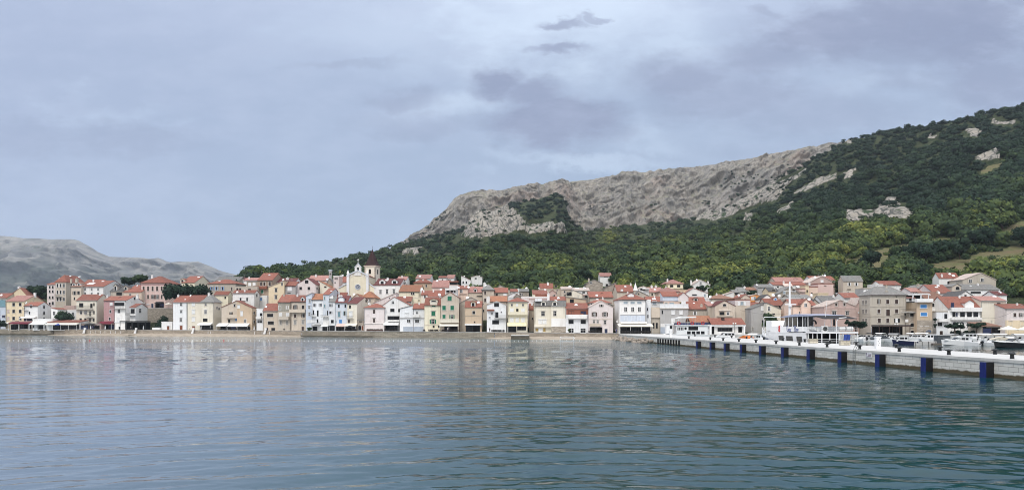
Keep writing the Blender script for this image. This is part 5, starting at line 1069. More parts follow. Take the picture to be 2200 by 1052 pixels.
H('row of small red roofs with white chimneys left of the peach house', 1393, 1424, 627, 47, 'gx', 'cream', 'pink', 617.5, d=8, di=[(1407, 622)], ch=[(1400, 613, 619, 4), (1409, 613, 618, 4)], w='n 3 5:1401 632')
H('peach house with wide rose hip roof and two red shutters', 1417, 1460, 627, 38, 'hip', 'peach', 'pink', 617, xl=1404, w='cr 4 7:1427 632 1444 632', sk=[(1440, 622.5, 4)])
H('yellow villa with dark loggias under a broad rose hip roof', 1431, 1468, 609.8, 60, 'hip', 'paleyellow', 'pink', 601, xl=1414, d=14, w='n 7 6:1443 614.5 1458 614.5', ch=[(1434, 599, 605, 3)], bl=[(1433, 1467, 617, 620, .5, 'paleyellow', 'balcony')], ov=.9)
H('tan terrace block below the yellow villa', 1436, 1478, 624, 52, 'flat', 'yellow', 'tan', d=6)
H('white gable house with two chimneys against the dark wood', 1488, 1528, 612, 66, 'gy', 'white', 'pale', 601, xa=1505, w='dw 4 5.4:1505 608;n 4 6:1514.7 619.5', ch=[(1484.5, 602, 608, 3), (1521, 604, 609, 3)])
H('white house with rose roof sloping down below the white gable', 1473, 1521, 630, 46, 'gy', 'white', 'pink', 619, xa=1489, w='n 10 3:1492 633;q 4 5:1514 634', di=[(1482, 634)])
H('small white house with a blue door behind the wide red roof', 1508, 1532, 641.5, 21, 'flat', 'white', 'white', d=6, w='cb 5 8:1513 646;cw 5 6:1525 648', di=[(1526, 637)])
H('beige gable house with arched attic window behind the restaurant', 1536, 1579, 657, 2, 'gy', 'beige', 'maroon', 645.5, xa=1556.5, w='a 7 5:1556.6 655;nL 10.6 7:1551 673;dw 5 6:1564 673', bl=[(1540, 1573, 677, 680.5, .6, 'greige', 'balcony'), (1544, 1570, 666.2, 667.2, .3, 'white', 'hood')], base=1.6)
H('grey left wing of the beige gable house', 1521.5, 1535.8, 657.3, 4, 'mb', 'greige', 'pink', 648, d=7, di=[(1530, 651)], base=1.6)
H('cream house with brown hip roof and white skylight', 1528, 1577, 642, 22, 'hip', 'cream', 'brown', 631.5, d=10, sk=[(1552.5, 635.5, 6)], ch=[(1539.5, 630, 636, 3)])
H('tall plain beige house with three white casements under a flat brown edge', 1579, 1612, 644.5, 7, 'flat', 'lilac', 'redbrown', d=9, w='cw 4 7:1588 651.5 1600 651.5;q 6 7:1594 651.5', bl=[(1579, 1612, 655.5, 699, .05, 'beige', 'lower_storey')], base=1.6)
H('small gabled white and red house beside the orange house', 1592, 1611, 639, 18, 'gy', 'beige', 'red', 632, xa=1602, di=[(1587, 634)])
H('bright orange house on the slope behind the masts', 1611.5, 1637, 635.5, 24, 'gy', 'orange', 'pale', 632.5, d=7, w='cw 3.6 6:1616.5 640.5;q 3.6 6:1621.5 640.5', di=[(1630, 634)], bl=[(1613, 1637, 648, 650, .2, 'redbrown', 'string_course')])
H('low house with red roof below the bright orange house', 1612, 1638, 658, 12, 'gx', 'white', 'red', 650.5, d=7, ch=[(1626.5, 654, 657, 4)])
H('grey half of the big gable behind the ferry bow', 1614, 1646.8, 663, 4, 'ml', 'grey', 'grey', 651, d=9, w='cw 8.6 9:1639.6 662;n 4 10:1638.7 692;D'+'y 4 8:1617 706', base=1.6)
H('cream half of the big gable behind the ferry mast', 1647, 1678, 664, 4, 'mr', 'cream', 'grey', 651, d=9, w='dw 4.6 8:1652.4 662.5;n 6 3:1662 674', base=1.6)
H('white gable with dark terrace rail above the big grey gable', 1636, 1662, 642, 20, 'gy', 'white', 'dark', 633, xa=1648, bl=[(1640, 1663, 641, 647, .8, 'dusk', 'balcony')])
H('red roofed house with a small blue dormer above the ferry wheelhouse', 1648, 1685, 656, 11, 'gx', 'beige', 'red', 641.5, d=9, w='n 3.6 7.5:1675.6 658.8', do=[(1666, 637.5, 645.5, 8, 'b')], di=[(1661, 634), (1674, 635)], base=3)
H('peach house with gable dormer behind the ferry sunshade', 1702, 1755, 656.5, 3, 'gx', 'peach', 'red', 645, d=9, w='dw 5 7.4:1719 673 1734.4 673;dw 5 6:1735 693', base=1.6)
H('gabled centre bay of the peach house front', 1722, 1741.5, 652, 2.2, 'gy', 'peach', 'red', 642.6, d=3, w='dw 5 7.2:1730.7 654.8', base=1.6, name='bay', cat='house bay')
H('pink gable house with white verges beside the big stone house', 1770, 1840, 658.8, 0, 'gy', 'dusk', 'pale', 644.5, xa=1805, w='ckL 4.4 5.4:1796.4 654 1814 653.5;dL 8 7.4:1792 672;dL 6.4 7.4:1820 672.4;n 6 7:1820 689.5;n 5 14:1792 692', bl=[(1770, 1840, 659.5, 661.5, .15, 'pink', 'string_course'), (1770, 1840, 681, 682.5, .12, 'lilac', 'string_course')], base=1.5)
H('blush link house between the pink gable and the big stone house', 1839.5, 1851, 655, 5, 'ml', 'pink', 'pale', 640, d=7, w='n 2 2.4:1845 647;cw 2.4 3:1845 671', base=1.5)
H('big weathered stone house with grey hip roof on the harbour', 1869.6, 1947, 634, 0, 'hip', 'greige', 'grey', 614.5, xl=1846, yaw=3, w='okL 2.6 8.6:1888 647.6;ck 6.6 8.6:1907 647.6 1926 647.6;ck 6.4 8.6:1888 668 1926 668;Dk 8 13.6:1907.6 671;ck 6.4 8.6:1889 688 1907 688;nL 12.6 8.6:1927 688;cw 3.4 8:1926 688;n 3 2:1926 637;Db 9 13:1876.5 711;<ck 3 8.6:1854.6 649 1861 648.7 1854.6 668.5 1861 668.2 1854.6 688.5 1861 688', ch=[(1904, 612.5, 618, 4), (1904, 624, 628, 5)], bl=[(1869.8, 1947, 658.4, 659.3, .12, 'greige', 'string_course'), (1869.8, 1947, 678.2, 679.1, .12, 'greige', 'string_course'), (1871, 1889, 699.5, 702.5, .15, 'white', 'sign_band')], base=1.5)
H('low stone wing with railed terrace right of the big stone house', 1947.3, 1969.6, 670, 1, 'flat', 'stone', 'stone2' if False else 'greige', d=6, w='dk 8 6.4:1959 676;n 3.4 5:1944.6 674.7;a 12 8:1961 697.5;a 8 7:1960 713', ba=[(1934.5, 1969.5, 663.5, 670.5, 'r')], bl=[(1944.8, 1951, 685.5, 691.5, .1, 'white', 'sign_board')], base=1.5)
H('white roof hut with one window above the railed terrace', 1947.5, 1964.8, 640, 5, 'gx', 'white', 'pink', 636.5, d=4, w='dk 5.4 6:1955.7 643.6;n 5 11:1950.5 661')
H('brown house with bright blue shutters and blue arched door', 1970, 2003, 649, 0, 'flat', 'tan', 'dark', d=8, w='cb 14 7.4:1984 657.8 1984.6 674.8;ob 4.6 8.4:1979 695;cb 7 8.4:1990.6 695;ab 12 12:1994.5 713;a 9.6 10:1981 714.5', bl=[(1969.5, 2003.3, 648, 649.6, .3, 'redbrown', 'cornice'), (1970, 2003, 687, 720, .12, 'stone', 'plinth')], ba=[(1965, 2000, 641.5, 648, 'white')], base=1.5)
H('white gable house with two square windows behind the blue shutter house', 2003.4, 2031, 650, 7, 'gy', 'white', 'pale', 645.3, xa=2014, w='n 5 7:2004.9 655 2014 655', di=[(2011, 665)])
H('narrow white grey house with laundry beside the blue shutter house', 2012, 2036, 670, 1, 'flat', 'coolwhite', 'greige', d=7, w='n 6.4 10.5:2031.6 679;dk 10 8:2018.8 696;Dk 6.6 8:2022 714.5;cw 5 5:2031.6 687.5', ba=[(2013, 2036, 684.5, 690, 'white')], base=1.5)
H('bright white house with four loggias and two arched white dormers', 2037, 2107, 662, 2, 'gx', 'white', 'red', 637.5, d=10, w='n 10.4 10.4:2051 675 2067.6 675 2082.5 675 2096 675;cn 4 9:2055.6 675;a 9 12:2051 697 2066 697 2082 697', do=[(2055.6, 648, 662, 17, 'w'), (2083, 644.5, 662, 20, 'w')], bl=[(2041, 2106.5, 660, 669, .8, 'white', 'parapet'), (2041, 2106.5, 682, 687, .8, 'white', 'balcony'), (2043, 2049, 650, 660, .2, 'blue' if False else 'n', 'laundry')], base=1.5)
H('plain cream house with three brown shutters in one column', 2107.3, 2162, 646.3, 4, 'gx', 'cream', 'pink', 636.8, d=9, w='ck 8 8.6:2145.4 654.3 2145.4 674 2146 693', bl=[(2107.3, 2162, 645, 646.4, .3, 'beige', 'cornice')], base=1.5)
H('low tiled restaurant with navy glass front by the pines', 2110, 2149, 700.5, -7, 'mb', 'greige', 'brown', 693, d=6, vo=[(2111, 2148, 702.5, 717)], base=1.5, cat='restaurant', name='restaurant')
H('pink house with yellow ground floor at the edge of the harbour', 2160, 2216, 663, 1, 'gx', 'pink' if False else 'lilac', 'red', 653.5, d=9, w='ck 6 8:2180 676;ok 4 8:2193.5 676;ckL 6 8.6:2170.6 695;ckL 6 8.6:2196 695', bl=[(2160, 2216, 687.5, 718, .08, 'yellow', 'lower_storey')], do=[(2195, 653.5, 663.5, 16, 'd')], base=1.5)
H('white house with rose roof high at the wood edge', 2017, 2060, 597, 66, 'gx', 'white', 'red', 586.5, xl=2008.5, w='dk 6 6.4:2038 607', sk=[(2048, 593, 6)], ch=[(2023.5, 589, 595, 3)])
H('wide grey beige gable house high at the wood edge', 2068, 2140, 601, 60, 'gy', 'greige', 'pale', 586, xa=2107, w='dw 6 6.4:2084.7 603.4 2110 601', di=[(2136, 607)], an=[(2137, 585, 600)])
H('long grey roofed house with white wall below the wide gable', 2067, 2148, 622, 40, 'gx', 'white', 'grey', 611, d=10, w='n 22 4:2096 628;cw 9 5:2115 630', sk=[(2085, 615, 4)])
H('beige gable room with arched window left of the long grey roof', 2046, 2065, 615, 38, 'gy', 'beige', 'grey', 609.5, w='a 8 7:2057 619')
H('small white gable above the bright white house', 2058, 2092, 636.5, 24, 'gy', 'white', 'dark', 625, xa=2074, w='n 5 4:2074 634.8')
H('small white house with tiny red roof above the cream house', 2139, 2163, 633.5, 24, 'gx', 'white', 'maroon', 626, d=6)
H('red tiled house with skylight left of the arched window room', 2005, 2046, 629, 33, 'gx', 'lilac', 'red', 612, d=11, sk=[(2012, 618, 6)], w='n 7 6:2053 635;q 5 6:2040 633')
H('dark grey gable with a pale window behind the roof pergola', 1976, 2006, 619, 40, 'gy', 'stone2', 'grey', 611, xa=1990, w='cw 7 6:1993 621.5', ch=[(1972.5, 610, 618, 5)])
H('pinkish house with tiny rose roof behind the roof pergola', 1956, 1980, 626.5, 38, 'gx', 'lilac', 'pink', 618.5, xl=1951, d=7)
H('house with a faded brown tile roof behind the white gable windows', 1992, 2033, 645.5, 17, 'gx', 'greige', 'brown', 627.5, d=11, sk=[(1997, 634, 4)])
H('white house with red tile roof behind the big stone house ridge', 1893, 1936, 611.8, 58, 'gx', 'white', 'red', 604, d=8, xl=1891, w='n 3 3:1934 620')
H('low white wing with dark arch left of the red tile roof', 1881, 1897, 612, 55, 'flat', 'white', 'white', d=6, w='a 6 4:1885 616')
H('beige house with grey roof and white shutters at the wood edge', 1811.5, 1853.5, 603.3, 58, 'gx', 'beige', 'grey', 592.7, xl=1801.5, w='ow 3 6.4:1824.5 610.3;ow 3.2 6.4:1839.7 610.3;n 8 2:1824 621.5')
H('white house with a bright red roof below the beige wood edge house', 1814, 1846.5, 640, 24, 'gx', 'white', 'red', 629.5, d=8, ch=[(1821, 633.5, 641, 6)], di=[(1817, 641), (1859, 626), (1866, 625)], w='n 3 3:1832 652')
H('white washed walls and canopies below the beige wood edge house', 1810, 1834, 629.5, 44, 'flat', 'white', 'white', d=5, w='n 4 3:1822 628')
H('grey white cistern house with round dishes left of the stone hip roof', 1855, 1879, 620, 44, 'flat', 'grey', 'greige', d=6)
H('brown gable house with white verges at the wood edge', 1739, 1793, 606.5, 62, 'gy', 'dusk', 'pale', 593, xa=1765, w='cw 5 5:1766 603.5', di=[(1772, 591.5), (1751, 595)], bl=[(1737, 1741, 606, 613, .1, 'white', 'corner_pier')])
H('long red roof standing behind the brown gable house', 1743, 1794, 601.5, 76, 'gx', 'white', 'red', 593.5, d=8)
H('plain pink block below the brown gable house', 1757, 1790.5, 610, 54, 'flat', 'pink', 'red', d=6, w='n 5 1.4:1773 613.4')
H('lower pink block with red coping left of the plain pink block', 1738.5, 1757, 617, 50, 'flat', 'peach', 'red', d=6, w='n 4 3:1744 630')
H('long house with rose roof and one gable dormer at the wood edge', 1666, 1728, 605, 67, 'gx', 'beige', 'pink', 596, d=8, do=[(1709, 597, 606, 13, 'd')])
H('house with two low red roofs and awnings below the rose roof', 1661, 1732, 612, 58, 'gx', 'white', 'red', 606.5, d=7, w='n 6 4:1686 618;n 4 3:1671 616', aw=[(1681, 1700, 609.5, 614, 1.5, 'blush'), (1709, 1729, 613, 617, 1.5, 'white')], di=[(1679, 612)])
H('grey house with low grey roof left of the rose roofs', 1628, 1659, 617, 51, 'gx', 'grey', 'grey', 611, d=7, w='q 5 7:1641 622', di=[(1626, 612)], an=[(1625.5, 604, 612)])
H('tan roofed shed house above the orange house', 1604, 1628, 622.5, 50, 'gx', 'cream', 'brown', 617.5, d=6, w='n 14 3:1616 624')
H('grey slate roofed house above the plain beige house', 1588, 1605, 626, 48, 'gx', 'white', 'grey', 617.5, d=7)
H('small grey shed with open front above the brown hip roof', 1576, 1590, 628, 46, 'gx', 'greige', 'grey', 623, d=6, w='n 8 5:1583 631')
H('white mono pitch wall right of the dark wood above the brown hip roof', 1555, 1577, 633.5, 42, 'ml', 'white', 'pale', 626.5, d=6)
H('grey stone gable house in the middle of the right slope', 1672, 1717, 631, 36, 'gy', 'stone', 'grey', 615.5, xa=1698, w='q 5 6:1685 628;ck 6 5:1705 624')
H('low dark roofed house with yellow wall left of the stone gable', 1651, 1672, 625, 38, 'gx', 'yellow', 'dark', 617.5, d=6, w='n 7 4:1662 624')
H('tall narrow yellow house right of the stone gable', 1730, 1737.5, 614, 45, 'flat', 'yellow', 'tan', d=5, w='n 3 5:1734 625')
H('pink and rust shed stack beside the narrow yellow house', 1716, 1730, 621, 43, 'flat', 'dusk', 'pink', d=5, bl=[(1717, 1730, 624, 627, .4, 'blush', 'awning')])
H('grey and red roofs right of the ferry mast', 1698, 1745, 641, 25, 'gx', 'greige', 'grey', 633.5, d=9, di=[(1744, 634), (1716, 642)])
H('house with red roof band behind the peach gable dormer', 1700, 1744, 650, 13, 'gx', 'white', 'red', 643, d=8)
H('dark grey gabled house right of the peach gable dormer', 1741, 1765, 655.5, 14, 'gy', 'greige', 'dark', 643, xa=1750, di=[(1743, 648)])
H('grey roofed house behind the pink gable house', 1768, 1800, 650.5, 16, 'gx', 'white', 'grey', 636, d=9)
H('yellow parapet on a tall beige stair tower', 1757, 1779.5, 631, 21, 'flat', 'yellow', 'yellow', d=4, w='', bl=[(1757, 1779.5, 640, 642, .15, 'beige', 'cornice')], name='stair_tower', cat='tower')
# villas among the trees behind the middle of town
H('red roofed white villa among the trees right of the bell tower', 853, 873, 601, 88, 'gx', 'white', 'pink', 594, xs=880)
H('wide rose roofed villa among the dark trees', 893, 924, 598.5, 95, 'gx', 'white', 'pink', 590, xs=932)
H('low white villa wall with rust roof among the trees', 942, 958, 596.5, 92, 'mb', 'white', 'red', 593.5, d=5)
H('white villa with side gable and rose roof among the trees', 959, 975, 597.5, 97, 'gx', 'white', 'pink', 590.5, xs=983)
H('white house with one roof slope falling right among the trees', 991, 1011, 601, 92, 'mr', 'white', 'maroon', 592, d=8)
H('low white villa with terrace among the olive trees', 1012, 1036, 595.5, 96, 'gy', 'white', 'pale', 592, w='n 4 3:1022 598')
H('lone white house with rose roof in the wood above the stone ruin', 1289, 1314, 593, 112, 'gx', 'white', 'pink', 586.5, d=7, w='n 8 2:1302 594')
# ------------------------------------------------------------------ church with bell tower
Yc = yf(768) + 28
def cz(py): return EYE - (py - HY) / F * Yc
def cx(px): return (px - 768.5) / F * Yc
cb0 = gz(ray(768) * Yc, Yc) - 1
ch_ = thing('church', 'pale yellow church front with rose window, bell gable and cross', 'church', (ray(768.5) * Yc, Yc, cb0))
L_ = lambda py: cz(py) - cb0
m = MB().prism([(cx(745.5), 0), (cx(791.5), 0), (cx(791.5), L_(593)), (cx(768.5), L_(582)), (cx(745.5), L_(593))], 'y', 0, 20); m.build('wall', wallmat('paleyellow'), ch_)
for s_, a, b_ in ((-1, 727, 745.4), (1, 791.6, 806)):
    x0, x1 = (cx(a), cx(b_)); zo, zi = L_(619), L_(609.5)
    MB().prism([(x0, 0), (x1, 0), (x1, zi if s_ < 0 else zo), (x0, zo if s_ < 0 else zi)], 'y', .6, 18).build('side_aisle', wallmat('paleyellow'), ch_)
    q_ = MB(); q_.prism([(x0, (zo if s_ < 0 else zi) + .02), (x1, (zi if s_ < 0 else zo) + .02), (x1, (zi if s_ < 0 else zo) + .45), (x0, (zo if s_ < 0 else zi) + .45)], 'y', .3, 1.4); q_.build('aisle_cornice', wallmat('blue'), ch_)
    q_ = MB(); q_.prism([(x0, (zo if s_ < 0 else zi) + .03), (x1, (zi if s_ < 0 else zo) + .03), (x1, (zi if s_ < 0 else zo) + .25), (x0, (zo if s_ < 0 else zi) + .25)], 'y', 1.5, 18); q_.build('roof', roofmat('red'), ch_)
for a, b_ in ((745, 750.3), (786.8, 792)):
    q_ = MB().box(cx(a), cx(b_), -.35, .5, 0, L_(593)); q_.box(cx(a) - .15, cx(b_) + .15, -.5, .65, L_(593) + .003, L_(591)); q_.build('pilaster', wallmat('coolwhite'), ch_)
    c_ = (cx(a) + cx(b_)) / 2; q_ = MB().box(c_ - .38, c_ + .38, -.33, .43, L_(591) + .003, L_(587)); q_.add([(c_ - .5, -.45, L_(587) + .003), (c_ + .5, -.45, L_(587) + .003), (c_ + .5, .55, L_(587) + .003), (c_ - .5, .55, L_(587) + .003), (c_, .05, L_(579))], [(3, 2, 1, 0), (0, 1, 4), (1, 2, 4), (2, 3, 4), (3, 0, 4)]); q_.build('pinnacle', wallmat('white'), ch_)
q_ = MB(); roof_slab(q_, [(cx(745.5), L_(593)), (cx(768.5), L_(582)), (cx(791.5), L_(593))], 'y', -.45, .9, .45, .1); q_.build('gable_cornice', wallmat('blue'), ch_)
q_ = MB(); roof_slab(q_, [(cx(745.5), L_(593)), (cx(768.5), L_(582)), (cx(791.5), L_(593))], 'y', 1., 20.2, .2, .2); q_.build('roof', roofmat('red'), ch_)
q_ = MB()
for k in range(11):
    x_ = cx(752 + k * 3.3); zz = L_(593 - 11 * (1 - abs((752 + k * 3.3) - 768.5) / 23.)) ; q_.box(x_ - .12, x_ + .12, -.12, 0, zz - 1.25, zz - .1)
q_.build('corbel_table', wallmat('white'), ch_)
q_ = MB(); c_, z_ = cx(768.7), L_(616); R_ = 5.0 / F * Yc
for k in range(24):
    a0, a1 = 2*math.pi*k/24, 2*math.pi*(k+1)/24
    for rr, th in ((R_ * 1.05, .16), (R_ * .62, .06)): q_.cyl((c_ + rr*math.cos(a0), -.08, z_ + rr*math.sin(a0)), (c_ + rr*math.cos(a1), -.08, z_ + rr*math.sin(a1)), th, n=6)
    if k % 3 == 0: q_.cyl((c_, -.06, z_), (c_ + R_*math.cos(a0), -.06, z_ + R_*math.sin(a0)), .05, n=4)
rw_ = q_.build('rose_window', wallmat('bluegrey'), ch_); q_ = MB().cyl((c_, -.04, z_), (c_, .02, z_), R_, n=24); q_.build('pane', GLASS, rw_)
q_ = MB(); x0, x1 = cx(762.3), cx(775.6); zb_, zt = L_(586), L_(574); zc_ = L_(566); xi0, xi1 = cx(766.7), cx(771.3)
q_.box(x0, xi0, -.2, .9, L_(592), zt); q_.box(xi1, x1, -.2, .9, L_(592), zt); q_.box(xi0, xi1, -.2, .9, L_(592), L_(583.5)); q_.prism([(x0, zt + .003), (x1, zt + .003), (cx(769), zc_)], 'y', -.2, .9)
bg_ = q_.build('bell_gable', wallmat('white'), ch_); q_ = MB(); roof_slab(q_, [(x0, zt), (cx(769), zc_), (x1, zt)], 'y', -.4, 1.1, .22, .25); q_.build('coping', wallmat('blue'), bg_)
q_ = MB().lathe([(.42, -.5), (.36, -.35), (.27, .1), (.16, .25), (.02, .32)], 12, ((xi0 + xi1) / 2, .35, L_(578))); q_.cyl((xi0, .35, L_(576)), (xi1, .35, L_(576)), .05); q_.build('bell', IRON, bg_)
q_ = MB(); zx = zc_ + .2; q_.box(cx(769) - .08, cx(769) + .08, .25, .41, zx, zx + 1.9); q_.box(cx(769) - .5, cx(769) + .5, .26, .40, zx + 1.15, zx + 1.32); q_.build('cross', wallmat('white'), ch_)
Yb = yf(800) + 48; bz0 = gz(ray(800) * Yb, Yb) - 1; Lb = lambda py: EYE - (py - HY) / F * Yb - bz0; bx = lambda px: (px - 800.) / F * Yb
bt = thing('bell_tower', 'square cream bell tower with quoins and dark red spire', 'tower', (ray(800) * Yb, Yb, bz0), math.radians(-14))
wd = (811.5 - 786) / F * Yb * .97 / 2; hz = Lb(573)
MB().box(-wd, wd, -wd, wd, 0, hz).build('shaft', wallmat('cream'), bt)
q_ = MB()
for sx_ in (-1, 1):
    for sy_ in (-1, 1):
        for k in range(26):
            zz = hz - .35 - k * .5; l_ = .55 if k % 2 else .38; q_.box(sx_ * wd - (l_ if sx_ > 0 else .04), sx_ * wd + (.04 if sx_ > 0 else l_), sy_ * wd - (l_ if sy_ > 0 else .04), sy_ * wd + (.04 if sy_ > 0 else l_), zz - .36, zz)
q_.build('quoins', wallmat('stone'), bt)
MB().box(-wd - .3, wd + .3, -wd - .3, wd + .3, hz + .003, hz + .4).build('cornice', wallmat('beige'), bt)
q_ = MB(); n = 8; zt = Lb(534.5); e = wd * 1.04
base_ = [(-e, -e), (0, -e), (e, -e), (e, 0), (e, e), (0, e), (-e, e), (-e, 0)]; vs = [(x, y, hz + .41) for x, y in base_] + [(x * .86, y * .86, hz + 1.3) if abs(x) + abs(y) < 2 * e - .1 else (x * .78, y * .78, hz + 1.3) for x, y in base_] + [(0, 0, zt)]
q_.add(vs, [tuple(range(7, -1, -1))] + [(i, (i+1) % 8, 8 + (i+1) % 8, 8 + i) for i in range(8)] + [(8 + i, 8 + (i+1) % 8, 16) for i in range(8)]); sp_o = q_.build('spire', roofmat('spire'), bt)
q_ = MB().cyl((0, 0, zt - .3), (0, 0, zt + 1.2), .06).build('finial', IRON, sp_o)
for ax_ in ('f', '>'):
    z1 = Lb(578.5); pl = [(-.5, z1 - 2.1), (.5, z1 - 2.1)] + [(.5 * math.cos(math.pi * k / 8), z1 - .5 + .5 * math.sin(math.pi * k / 8)) for k in range(9)]
    q_ = MB()
    if ax_ == 'f': q_.prism(pl, 'y', -wd - .04, -wd + .1)
    else: q_.prism(pl, 'x', wd - .1, wd + .04)
    q_.build('belfry_opening', VOID_SHADE, bt)
Yt = yf(710) + 40; zt0 = gz(ray(710) * Yt, Yt) - 1; tw = thing('tower_stub', 'slim grey chimney like tower stub left of the church', 'tower', (ray(710) * Yt, Yt, zt0)); hw = 2.8 / F * Yt; zt = EYE - (579.5 - HY) / F * Yt - zt0
MB().box(-hw, hw, -hw, hw, 0, zt - .5).build('shaft', wallmat('grey'), tw); MB().box(-hw - .12, hw + .12, -hw - .12, hw + .12, zt - .497, zt).build('cap', wallmat('bluegrey'), tw)
q_ = MB(); q_.box(-.25, .25, -hw - .03, -hw + .05, zt - 2.2, zt - 1.4); q_.build('opening', VOID_SHADE, tw)
Yt = yf(1365) + 26; zt0 = gz(ray(1365) * Yt, Yt); tw = thing('turret', 'small white pyramid spire above the grey chapel gable', 'tower', (ray(1365) * Yt, Yt, zt0)); hw = 4.6 / F * Yt; za, zb2 = EYE - (606.5 - HY) / F * Yt - zt0, EYE - (624 - HY) / F * Yt - zt0
MB().box(-hw * .8, hw * .8, -hw * .8, hw * .8, 0, zb2).build('shaft', wallmat('greige'), tw); MB().add([(-hw, -hw, zb2 + .003), (hw, -hw, zb2 + .003), (hw, hw, zb2 + .003), (-hw, hw, zb2 + .003), (0, 0, za)], [(3, 2, 1, 0), (0, 1, 4), (1, 2, 4), (2, 3, 4), (3, 0, 4)]).build('spire', wallmat('white'), tw)
MB().cyl((0, 0, za - .2), (0, 0, za + .7), .05).build('finial', STEEL, tw)
p_ = terr_at(1372, 590); zt = EYE - (578 - HY) / F * p_.y; tw = thing('shelter', 'white T shaped concrete shelter in the wood', 'shelter', p_); s_ = p_.y / F
MB().box(-7 * s_, 7 * s_, -1.2, 1.2, zt - p_.z, zt - p_.z + .55).build('roof', TRIMW, tw); MB().box(.5 * s_, 4 * s_, -.5, .5, -.5, zt - p_.z - .003).build('post', TRIMW, tw); MB().box(-6.5 * s_, -3 * s_, -.5, .5, zt - p_.z - 1.6, zt - p_.z - .003).build('bracket', TRIMW, tw)
# ------------------------------------------------------------------ boats
GEL = plain('white gelcoat', (.82, .82, .81), .35, spec=.5, var=.04); NAVY = plain('navy hull paint', (.014, .018, .06), .35, spec=.5); BLK = plain('black hull paint', (.015, .015, .017), .3, spec=.5)
GREYP = plain('grey deck', (.42, .43, .44), .7); DKG = plain('dark grey sheeting', (.075, .085, .095), .8, var=.2); WOOD = plain('varnished wood', (.30, .13, .045), .5, var=.3, scale=3); ORNG = plain('orange cover', (.72, .20, .05), .8); REDP = plain('red lifebuoy', (.52, .04, .035), .6); BEIGEC = plain('beige boat cover', (.58, .52, .42), .9)
def hull(L, B, fb, fs, n=12, draft=.3, full=.42):
    m = MB(); rings = []
    for i in range(n + 1):
        s_ = i / n; k = max(0., (s_ - full) / (1 - full)); b_ = B/2 * (1 - k ** 2.3) * (.93 + .07 * min(1, s_ * 4)); x = -L/2 + L * s_ * (1 if s_ < .99 else 1); g_ = fs + (fb - fs) * s_ ** 1.7
        b_ = max(b_, .02); xo = x - (.0 if s_ < .5 else .10 * L * (s_ - .5) * .5)
        rings.append([(xo, 0, -draft * (1 - k * .8)), (xo, b_ * .80, -.02 + .25 * k * g_), (x, b_, g_), (x, b_ - min(.12, b_ * .8), g_), (x, b_ - min(.12, b_ * .8), g_ - .18)])
    for r_ in rings: m.v += [p for p in r_] + [(p[0], -p[1], p[2]) for p in r_]
    for i in range(n):
        o, q = i * 10, (i + 1) * 10
        for k in range(4):
            m.f += [(o+k, q+k, q+k+1, o+k+1), (o+5+k, o+5+k+1, q+5+k+1, q+5+k)]; m.mi += [0, 0]
        m.f.append((o+4, q+4, q+9, o+9)); m.mi.append(0)
    m.f.append((0, 1, 2, 3, 4, 9, 8, 7, 6, 5)); m.mi.append(0)
    return m
def outboard(root, L, tilt, mat=None, y=0.):
    m = MB(); M_ = Matrix.Translation((-L/2 - .1, y, .65)) @ Matrix.Rotation(tilt, 4, 'Y')
    m.box(-.42, .08, -.2, .2, .1, .58, M_); m.box(-.34, .0, -.15, .15, .58, .66, M_); m.box(-.28, -.08, -.08, .08, -.85, .1, M_); m.box(-.40, .0, -.03, .03, -1.0, -.62, M_)
    m.build('outboard_motor', mat or BLK, root)
